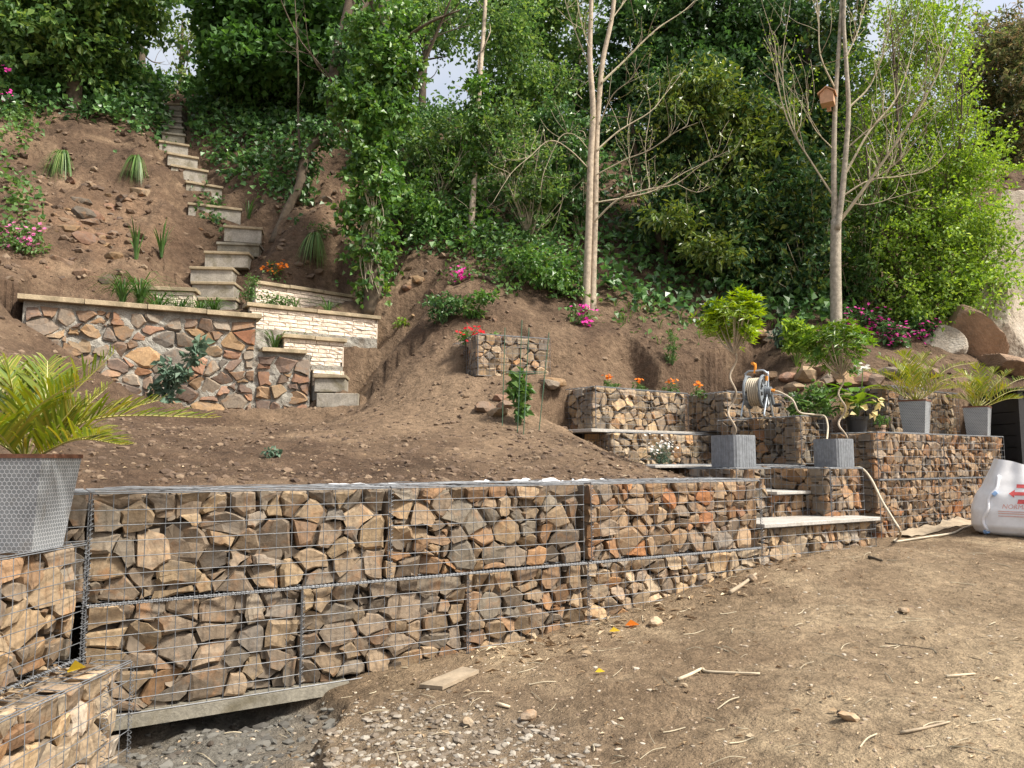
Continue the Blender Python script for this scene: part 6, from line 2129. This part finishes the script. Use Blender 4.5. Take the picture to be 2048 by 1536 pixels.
def part_rock(name, px, py, Y, rad, mat, seed, rz, tilt=(0, 0), sub=5, planes=9):
    rg = np.random.default_rng(seed)
    o = rock(name, P(px, py, Y) - rr, rad, rg, MAT[mat], sub, root, rz, planes, 0.006)
    o.rotation_euler = (tilt[0], tilt[1], 0)
part_rock('grey_face', 2070, 610, 12.9, (1.25, 0.9, 1.75), 'greyrock', 5, 0.2)
part_rock('grey_face', 2005, 665, 12.0, (0.85, 0.5, 0.95), 'greyrock', 8, 0.5)
part_rock('orange_slab', 1955, 690, 11.6, (0.20, 0.40, 0.62), 'orangerock', 3, 0.5, (0.0, -0.75))
part_rock('orange_slab', 2010, 742, 11.2, (0.50, 0.4, 0.17), 'orangerock', 4, 0.6, (0.0, 0.3))
part_rock('pale_slab', 1878, 690, 11.6, (0.28, 0.35, 0.24), 'greyrock', 6, 0.2, (0.0, 0.5))
part_rock('orange_slab', 1905, 655, 11.9, (0.22, 0.3, 0.16), 'orangerock', 9, 0.2)

# ------------------------------------------------------------------ small plants
def at_bank(x, y): return bank_hit(x, y)


rng = np.random.default_rng(720)
LG = 'strappy daylily clumps in the planters'
# behind the long coping
def terrace_pt(px, t, k):
    k = k + 2 if k >= 2 else k
    """a point behind wall k of TERRACES seen at column px"""
    (cx, cy), ang, L, zf, zb, th, reach = TERRACES[k]
    ca, sa = math.cos(math.radians(ang)), math.sin(math.radians(ang))
    u = (px - 1024) / FPX
    ox, oy = cx - sa * t, cy + ca * t
    # intersection of the sight plane x = u*y*k with the wall line (the small pitch is ignored)
    s = (u * oy - ox) / (ca - u * sa)
    x, y = ox + ca * s, oy + sa * s
    return Vector((x, y, float(bank_z(np.array([x]), np.array([y]))[0])))


for i, (x, h, lab) in enumerate([(232, 0.50, 'leftmost tall daylily clump behind the long coping'), (268, 0.58, 'tallest daylily clump behind the long coping'), (305, 0.52, 'daylily clump in the middle of the long planter'), (350, 0.42, 'shorter daylily clump towards the steps in the long planter'), (392, 0.38, 'daylily clump flopping beside the lowest visible step'), (420, 0.33, 'last small daylily clump at the right end of the long coping')]):
    p = terrace_pt(x, 0.42 + 0.1 * (i % 2), 0)
    r = plant('daylily', lab, p, 'plant', LG)
    lf = Leafy(); lf.blades(rng, p + Vector((0, 0, 0.06)), 64, h * 1.6, h * 1.05, 0.0145, 0.72); put(lf, 'leaves', MAT['lily'], r)
for x, y, h, lab in [(272, 520, 0.60, 'upright iris fan on the soil above the daylilies, nearer the left'), (322, 520, 0.62, 'upright iris fan on the soil above the daylilies, nearer the steps'), (497, 440, 0.45, 'iris leaves beside the middle of the garden steps')]:
    p = at_bank(x, y); r = plant('iris', lab, p, 'plant', 'iris fans on the bank')
    lf = Leafy(); lf.blades(rng, p, 14, h, h * 0.35, 0.026, 0.12); put(lf, 'leaves', MAT['lily'], r)
for x, y, h, lab in [(130, 335, 0.55, 'large drooping grass tussock on the bare left bank'), (277, 340, 0.42, 'smaller drooping grass tussock just left of the steps'), (632, 500, 0.45, 'drooping grass tussock above the orange flowers')]:
    p = at_bank(x, y) + Vector((0, -0.08, 0.08)); r = plant('grass_tussock', lab, p, 'plant', 'drooping grass tussocks on the bank')
    lf = Leafy(); lf.blades(rng, p, 150, h * 1.25, h * 0.75, 0.015, 1.9, 7, lean=(0, -0.35, 0)); put(lf, 'leaves', MAT['grass'], r)
for x, t, k, h, n, lab in [(545, 0.22, 1, 0.42, 26, 'daylily clump on the low coping at the stone wall end'), (598, 0.30, 1, 0.28, 12, 'thin daylily on the small brick wall'), (650, 0.12, 2, 0.34, 16, 'daylily hanging over the brick planter wall near its middle'), (585, 0.14, 2, 0.30, 14, 'small daylily on the brick planter wall near its left end')]:
    p = terrace_pt(x, t + 0.1, k) + Vector((0, 0, 0.04)); h *= 1.5; r = plant('daylily', lab, p, 'plant', LG)
    lf = Leafy(); lf.blades(rng, p, n, h, h * 0.8, 0.020, 0.7); put(lf, 'leaves', MAT['lily'], r)


def bush(label, x, y, blobs, mat, leaf, flowers=None, base=None, name='flowering_plant', aspect=0.55, stems=5, up=0.6):
    """leafy plant: blobs (dx, dy, r) in photo pixels about its foot; flowers (material, n, size, spread)"""
    p = base or at_bank(x, y)
    r = plant(name, label, p)
    s = p.y / FPX
    lf = Leafy(); st = MB()
    for dx, dy, rr, n in blobs:
        c = np.array(p) + np.array([dx * s, 0, -dy * s])
        lf.leaves(rng, c, (rr * s, rr * s * 0.8, rr * s * 0.8), n, max(4, n // 9), rr * s * 0.22, leaf, aspect=aspect, shell=0.5)
        for q in range(stems):
            e = c + rng.normal(0, rr * s * 0.4, 3)
            st.tube(catmull([p, (np.array(p) + e) / 2 + np.array([0, 0, 0.02]), e], 3), 0.004, 3, False)
    put(st, 'stems', MAT[mat], r)
    put(lf, 'leaves', MAT[mat], r)
    for (fm, n, size, pts) in flowers or []:
        fl = Leafy()
        for i in range(n):
            dx, dy, sd = pts[rng.integers(len(pts))]
            c = np.array(p) + np.array([(dx + rng.normal(0, sd)) * s, -0.05 - 0.08 * rng.random(), -(dy + rng.normal(0, sd * 0.7)) * s])
            fl.blossoms(rng, c, size)
        put(fl, 'blossoms', MAT[fm], r)
    return r


bush('pink flowering plant at the left edge of the bare bank', 35, 505, [(-10, -20, 40, 260), (20, -10, 35, 200)], 'herb', 0.06, [('pink', 46, 0.06, [(-20, -45, 18), (10, -25, 18), (35, -15, 10), (40, -40, 8)])])
bush('pink flowers among the ivy high at the left edge', 12, 240, [(0, -25, 30, 160)], 'ivy', 0.08, [('magenta', 22, 0.07, [(-4, -45, 10), (2, -100, 6)])])
bush('leafy seedling with orange flowers above the upper brick wall', 550, 550, [(0, -8, 22, 120)], 'herb', 0.05, [('orange', 34, 0.06, [(-10, -12, 10), (15, -16, 8)])])
bush('feathery green plant at the left end of the brick planter', 540, 598, [(0, -20, 26, 260), (20, -25, 18, 120)], 'herb', 0.045, base=terrace_pt(540, 0.3, 2))
bush('lime fern tuft under the drooping tussock', 640, 480, [(0, -15, 22, 180)], 'herb', 0.05)
bush('weedy clump at the foot of the garden steps', 480, 600, [(0, -30, 20, 180), (5, -55, 14, 90)], 'herb', 0.04, base=terrace_pt(490, 0.5, 2) + Vector((0, 0, 0.05)))
bush('magenta flowering cushion on the soil right of the ivy clad trunk', 918, 566, [(0, -5, 14, 70)], 'herb', 0.05, [('magenta', 60, 0.055, [(-4, -18, 10), (8, -10, 8)])])
bush('dark leaved rose bush left of the single gabion', 885, 650, [(-5, -30, 30, 260), (20, -45, 25, 200), (-15, -50, 20, 100)], 'ivy', 0.065)
bush('bright red geraniums on top of the single gabion', 960, 655, [(0, -2, 24, 160), (35, 0, 16, 70)], 'ivy_bright', 0.06, [('red', 64, 0.055, [(-2, -14, 11), (8, -8, 9), (45, 2, 5)])], base=Vector((-0.48, 9.62, zz(1.52))))
bush('fresh green shrub above the single gabion', 945, 640, [(0, -25, 26, 200), (25, -45, 22, 170)], 'ivy_bright', 0.07)
bush('pink pelargonium at the foot of the double stemmed tree', 1165, 645, [(-5, -12, 22, 150)], 'herb', 0.06, [('magenta', 60, 0.055, [(3, -24, 10), (8, 0, 8)])])
bush('feathery upright conifer seedling on the soil slope', 1345, 738, [(0, -15, 13, 130), (0, -38, 14, 150), (3, -58, 10, 90)], 'herb', 0.05, aspect=0.25)
bush('pale green hydrangea left of the bare tree', 1592, 735, [(-15, -50, 24, 150), (15, -62, 26, 170), (0, -80, 20, 110), (25, -40, 18, 80)], 'spring', 0.085, aspect=0.7)
bush('pale variegated clump beside the bare tree trunk', 1575, 690, [(-10, -20, 28, 180), (25, -15, 24, 140)], 'bluegreen', 0.08)
for i, (x, y, w, n, lab) in enumerate([(1700, 660, 28, 60, 'pink flowers just right of the bare tree trunk'), (1750, 668, 34, 90, 'widest drift of pink flowers under the spring tree'), (1795, 690, 26, 50, 'low pink flowers at the foot of the spring tree'), (1850, 680, 22, 36, 'pink flowers beside the grey rocks')]):
    bush(lab, x, y, [(0, -15, w, 240), (-10, -30, w * 0.8, 150)], 'ivy', 0.07, [('magenta', n, 0.055, [(0, -25, w * 0.55), (-10, -8, w * 0.4)])])
for i, (x, y, lab) in enumerate([(1215, 768, 'marigold nearest the shaded end of the pale gabion'), (1275, 774, 'second marigold from the left on the pale gabion'), (1340, 778, 'straggly marigold in the middle of the row'), (1393, 784, 'marigold at the right end of the row')]):
    bush(lab, x, y, [(0, -6, 12, 70), (12, 0, 9, 40)], 'herb', 0.035, [('orange', 9, 0.05, [(0, -18, 5)])], base=P(x, y + 4, (9.40, 9.72, 10.05, 9.55)[i]), name='marigold')
bush('white daisy plant with blue green leaves in front of the gabions', 1315, 925, [(0, -20, 24, 420), (10, -8, 18, 200)], 'bluegreen', 0.030, [('white', 46, 0.035, [(-4, -40, 12), (14, -34, 8), (-14, -26, 6)])], base=P(1318, 926, 8.3), aspect=0.3)
bush('bramble sapling with blue green leaves against the stone wall', 335, 800, [(-5, -20, 26, 60), (5, -60, 28, 90), (45, -85, 20, 40), (60, -115, 14, 22), (30, -55, 22, 36)], 'bluegreen', 0.10, base=P(335, 802, 9.15), aspect=0.7)
bush('little weed on the bare soil behind the long wall', 540, 912, [(0, -6, 14, 46)], 'bluegreen', 0.05)
bush('small green seedling left of the dry slope', 800, 672, [(0, -8, 12, 60)], 'spring', 0.06)
bush('small green seedling at the end of the brick wall', 772, 655, [(0, -14, 8, 36)], 'spring', 0.05)
bush('leafy tuft under the ivy clad trunk', 705, 600, [(0, -20, 22, 120)], 'herb', 0.06)

# young plant in a ring of green canes
MAT['cane'] = mat_plain('green_plastic_cane', (0.06, 0.12, 0.07), 0.5, 0.2, 20, 0, 0)
p0 = bank_hit(1040, 852)
bush('young tomato like plant inside the ring of canes', 1040, 850, [(0, -30, 14, 40), (-6, -70, 20, 70), (8, -90, 18, 60)], 'herb', 0.10, base=p0, aspect=0.6)
root = plant('cane_ring', 'four slim green canes ringed by wire on the soil slope', p0, 'plant support')
for (x0, y0, x1, y1) in ((1004, 852, 1010, 655), (1034, 866, 1044, 640), (1046, 870, 1058, 655), (1076, 862, 1098, 665)):
    g = bank_hit(x0, y0); t = P(x1, y1, g.y)
    mb = MB(); mb.tube([g + Vector((0, 0, -0.1)), t], 0.0055, 6); put(mb, 'cane', MAT['cane'], root)
g = bank_hit(1040, 860)
mb = MB(); a = np.linspace(0, 2 * math.pi, 25)
cz = P(1050, 745, g.y).z
mb.tube(np.column_stack([g.x + 0.06 + 0.21 * np.cos(a), g.y + 0.10 * np.sin(a), np.full(25, cz)]), 0.003, 4, False); put(mb, 'wire_ring', MAT['cane'], root)

# ------------------------------------------------------------------ litter, gravel, clods
def scatter_mesh(pts, rng, smin, smax, flat=0.7, sub=1, power=2.5):
    V_, f = [], []
    protos = [rock_shape(rng, sub, 9, 0.05) for _ in range(12)]
    n = len(pts)
    mb = MB()
    for i in range(n):
        pv, pf = protos[i % 12]
        r = smin + (smax - smin) * rng.random() ** power
        a = rng.uniform(0, 6.28); ca, sa = math.cos(a), math.sin(a)
        q = pv * np.array([r * rng.uniform(0.9, 1.5), r, r * flat])
        q = np.column_stack([q[:, 0] * ca - q[:, 1] * sa, q[:, 0] * sa + q[:, 1] * ca, q[:, 2]])
        mb.add(q + np.asarray(pts[i]), None, pf)
    return mb


def yard_points(rng, n, poly=None):
    out = []
    while len(out) < n:
        k = (n - len(out)) * 3 + 20
        r = 2.0 * (9.5 / 2.0) ** rng.random(k); a = rng.uniform(-0.42, 0.72, k)
        x = r * np.sin(a); y = r * np.cos(a)
        s = (x - WA[0]) * WN[0] + (y - WA[1]) * WN[1]
        z = yard_z(x, y)
        px, py = proj(np.column_stack([x, y, z]))
        ok = (s < -0.03) & (py < 1600) & (px > 200)
        if poly is not None: ok &= in_poly(px + rng.normal(0, 28, len(px)), py + rng.normal(0, 16, len(px)), poly)
        out += list(np.column_stack([x, y, z])[ok])
    return np.array(out[:n])


def mat_multi(name, stops, rough=0.9):
    m, nt, b = new_mat(name)
    g = nt.nodes.new('ShaderNodeNewGeometry')
    c = ramp(nt, g.outputs['Random Per Island'], stops)
    nt.links.new(c, b.inputs['Base Color']); b.inputs['Roughness'].default_value = rough
    return m


MAT['pebble'] = mat_multi('mixed_pebbles', G((0.16, 0.11, 0.075), (0.27, 0.20, 0.14), (0.34, 0.28, 0.21), (0.45, 0.40, 0.33)))
MAT['gravel'] = mat_multi('pale_gravel', G((0.11, 0.085, 0.06), (0.165, 0.135, 0.105), (0.22, 0.19, 0.15), (0.33, 0.30, 0.255)))
MAT['clod'] = mat_multi('soil_clods', G((0.065, 0.042, 0.028), (0.11, 0.073, 0.048), (0.15, 0.102, 0.067), (0.205, 0.148, 0.098)))
rng = np.random.default_rng(740)
o = scatter_mesh(yard_points(rng, 1300), rng, 0.003, 0.014, 0.6).build('pebbles', MAT['pebble']); tag(o, 'small pebbles and crumbs of earth strewn over the yard', None, None, 'stuff')
GP = [(690, 1440), (800, 1400), (960, 1420), (1150, 1470), (1180, 1560), (660, 1560), (640, 1490)]
o = scatter_mesh(yard_points(rng, 1500, GP), rng, 0.003, 0.022, 0.6, 1, 3.0).build('gravel', MAT['gravel']); tag(o, 'pale rubble and gravel spread at the trench edge', None, None, 'stuff')
MAT['mortarlump'] = mat_multi('grey_mortar_lumps', G((0.06, 0.056, 0.05), (0.10, 0.096, 0.086), (0.145, 0.14, 0.125), (0.05, 0.038, 0.028)))
tp = np.column_stack([rng.uniform(-1.75, -0.55, 2600), rng.uniform(2.3, 4.1, 2600)])
tmk = trench_mask(tp[:, 0], tp[:, 1])
tp = tp[tmk > 0.45][:900]
tp = np.column_stack([tp, yard_z(tp[:, 0], tp[:, 1])])
o = scatter_mesh(tp, rng, 0.004, 0.034, 0.6, 1, 2.6).build('mortar_lumps', MAT['mortarlump']); tag(o, 'grey crumbs of mortar and earth lying in the trench', None, None, 'stuff')
# clods on the bank
k = rng.choice(len(BF), 60000)
px, py = bpx[k], bpy_[k]
ok = (py > 230) & (py < 965) & (px > -40) & (px < 2080) & ~in_poly(px, py, IV_C) & ~in_poly(px, py, IV_D) & ~in_poly(px, py, IV_B)
pts = BF[k[ok]] + rng.normal(0, 0.02, (ok.sum(), 3)) * np.array([1, 1, 0])
pts[:, 2] = bank_z(pts[:, 0], pts[:, 1])
low = proj(pts)[1] > 560
sel = np.concatenate([np.nonzero(low)[0][:8200], np.nonzero(~low)[0][:4200]])
o = scatter_mesh(pts[sel[:8200]], rng, 0.004, 0.036, 0.7, 1, 3.2).build('clods', MAT['clod']); tag(o, 'crumbly clods and stones on the lower soil slope', None, None, 'stuff')
o = scatter_mesh(pts[sel[8200:]], rng, 0.010, 0.085, 0.7, 1, 2.5).build('clods', MAT['clod']); tag(o, 'coarse clods and stones on the upper soil bank', None, None, 'stuff')
# dry leaves and wood chips
def litter(name, label, pts, size, seed, aspect=0.5):
    rg = np.random.default_rng(seed)
    n = len(pts)
    a = rg.uniform(0, 6.28, n)
    tip = np.column_stack([np.cos(a), np.sin(a), rg.normal(0.05, 0.2, n)])
    nr = np.array([0, 0, 1.0]) + rg.normal(0, 0.3, (n, 3))
    L = size * rg.uniform(0.4, 1.5, n) ** 1.3
    V_, T_ = leaf_arrays(np.asarray(pts) + np.array([0, 0, 0.006]), tip, nr, L, L * aspect * rg.uniform(0.4, 1.1, n), 0.3)
    mb = MB(); mb.add(V_, None, T_)
    o = mb.build(name, MAT['dry']); tag(o, label, None, None, 'stuff')


litter('dry_leaves', 'dry leaves and chips littering the yard', yard_points(rng, 950), 0.026, 751)
litter('dry_leaves', 'drift of dry leaves along the foot of the long wall', yard_points(rng, 260, [(960, 1300), (1180, 1240), (1400, 1170), (1530, 1120), (1620, 1130), (1540, 1160), (1400, 1215), (1190, 1275), (980, 1330)]), 0.055, 752)
litter('dry_leaves', 'straw coloured chips on the dry soil slope', pts[sel[:3600]] + rng.normal(0, 0.05, (3600, 3)) * np.array([1, 1, 0]), 0.024, 753)
LT = np.column_stack([rng.uniform(-2.15, -1.82, 130), rng.uniform(2.45, 3.5, 130), np.full(130, zz(-0.885))])
litter('dry_leaves', 'dead leaves lying on the lowest near gabion', LT, 0.05, 754)
mb = MB()
yp = yard_points(rng, 170)
for p in yp:
    a = rng.uniform(0, 6.28); L = rng.uniform(0.03, 0.16)
    d = np.array([math.cos(a), math.sin(a), 0]) * L
    q = [p + np.array([0, 0, 0.006]), p + d * 0.5 + np.array([rng.normal(0, 0.005), rng.normal(0, 0.005), 0.008]), p + d]
    q[2] = np.array([q[2][0], q[2][1], float(yard_z(np.array([q[2][0]]), np.array([q[2][1]]))[0]) + 0.006])
    mb.tube(catmull(q, 3), rng.uniform(0.0012, 0.0032), 4, False)
o = mb.build('twigs', MAT['twig']); tag(o, 'fine twigs and roots strewn over the yard', None, None, 'stuff')

# single pieces one notices
MAT['greywood'] = mat_plain('grey_weathered_wood', (0.30, 0.24, 0.17), 0.9, 0.3, 10, 0, 0.6, 0.004)
MAT['palewood'] = mat_plain('pale_dry_wood', (0.50, 0.42, 0.30), 0.85, 0.2, 12, 0, 0.3, 0.003)
def stick(label, pix, r, mat='palewood', name='broken_stick', cat='stick'):
    pts_ = [yard_hit(x, y) + Vector((0, 0, r * 0.9)) for x, y in pix]
    mb = MB(); mb.tube(catmull(pts_, 4) if len(pts_) > 2 else pts_, np.linspace(r, r * 0.6, (len(pts_) - 1) * 4 + 1 if len(pts_) > 2 else 2), 6)
    return tag(mb.build(name, MAT[mat], None, None, True), label, cat)


stick('pale snapped stick bent at its middle, lying alone on the yard', [(1356, 1364), (1382, 1352), (1404, 1342), (1412, 1346), (1450, 1349), (1520, 1352)], 0.009)
stick('thin straight pale stick lying flat near the right of the yard', [(1893, 1357), (1950, 1352)], 0.007)
stick('pair of thin dark twigs making a long line on the yard', [(1770, 1288), (1850, 1298), (1960, 1322)], 0.003, 'bark_dark')
stick('curled pale root beside the lowest stair gabion', [(1460, 1190), (1490, 1170), (1512, 1152)], 0.016, 'greywood')
stick('short dark stick lying on the yard below the slab', [(1738, 1117), (1765, 1124)], 0.012, 'bark_dark')
stick('light flake of wood near the gravel', [(995, 1412), (1020, 1420)], 0.010, 'palewood')
stick('small forked twig near the bottom right', [(1800, 1470), (1850, 1462), (1900, 1450)], 0.006, 'greywood')
stick('dark chip of bark near the lower right of the yard', [(1678, 1432), (1705, 1440)], 0.012, 'bark_dark')
# flat offcut of wood
c = [yard_hit(*t) for t in ((838, 1378), (885, 1383), (958, 1348), (925, 1342))]
mb = MB()
low = [p + Vector((0, 0, 0.004)) for p in c]; hi = [p + Vector((0, 0, 0.022)) for p in c]
mb.add([p[:] for p in low + hi], [[0, 3, 2, 1], [4, 5, 6, 7], [0, 1, 5, 4], [1, 2, 6, 5], [2, 3, 7, 6], [3, 0, 4, 7]])
o = mb.build('wood_offcut', MAT['greywood']); tag(o, 'flat grey offcut of wood lying in front of the long wall', 'wood')
# loose pieces of stone and brightly coloured leaves
for (x, y, r, lab) in [(1308, 1252, 0.045, 'ochre stone lying loose beside the long wall'), (1806, 1225, 0.03, 'small brown stone alone on the right of the yard'), (1695, 1440, 0.03, 'dark lump of earth on the sunny yard'), (1500, 1162, 0.04, 'pale stone fallen at the stair corner'), (935, 1450, 0.03, 'pale pebble on top of the rubble heap'), (1060, 1440, 0.035, 'greyish stone at the right of the rubble')]:
    p = yard_hit(x, y)
    o = rock('loose_stone', p + Vector((0, 0, r * 0.4)), (r * 1.3, r, r * 0.7), rng, MAT['stone'], 2, None, tint=np.array(TONES['pale'][rng.integers(5)])); tag(o, lab, 'stone', 'loose stones on the yard')
for (x, y, mt, s, lab) in [(1250, 1255, 'orange', 0.09, 'bright orange dead leaf at the foot of the long wall'), (1218, 1268, 'yellow', 0.07, 'yellow leaf beside the orange leaf at the wall foot'), (1190, 1350, 'yellow', 0.05, 'curled yellow green leaf alone on the yard')]:
    p = yard_hit(x, y)
    V_, T_ = leaf_arrays(np.array([p + Vector((0, 0, 0.012))]), np.array([[0.9, -0.3, 0.2]]), np.array([[0.1, -0.5, 0.8]]), s, s * 0.6, 0.3)
    mb = MB(); mb.add(V_, None, T_); tag(mb.build('fallen_leaf', MAT[mt]), lab, 'leaf', 'coloured fallen leaves')
p = Vector((-1.86, 3.32, zz(-0.875)))
V_, T_ = leaf_arrays(np.array([p]), np.array([[0.8, -0.3, 0.3]]), np.array([[0.1, -0.6, 0.7]]), 0.10, 0.06, 0.3)
mb = MB(); mb.add(V_, None, T_); tag(mb.build('fallen_leaf', MAT['yellow']), 'bright yellow leaf lying on the lowest near gabion', 'leaf', 'coloured fallen leaves')
# strip of sacking along the foot of the right wall
ss = np.linspace(0.25, 1.75, 46)
rows = []
for w, h in ((0.17, 0.004), (0.11, 0.03), (0.05, 0.04), (0.0, 0.06)):
    xy = RW + rd * ss[:, None] - rn * (w + 0.04 * fbm(ss * 3, ss * 0 + w * 9, 3, 88))[:, None]
    z = yard_z(xy[:, 0], xy[:, 1]) + h * (0.8 + 1.0 * fbm(ss * 4, ss * 0 + w * 5, 3, 89)) + 0.008
    rows.append(np.column_stack([xy, z]))
V = np.stack(rows, 1)
o = link('sacking_strip', mesh_np('sacking_strip', V.reshape(-1, 3), grid_faces(len(ss), 4), True), MAT['greywood']); tag(o, 'crumpled beige sacking along the foot of the right wall', 'sacking')
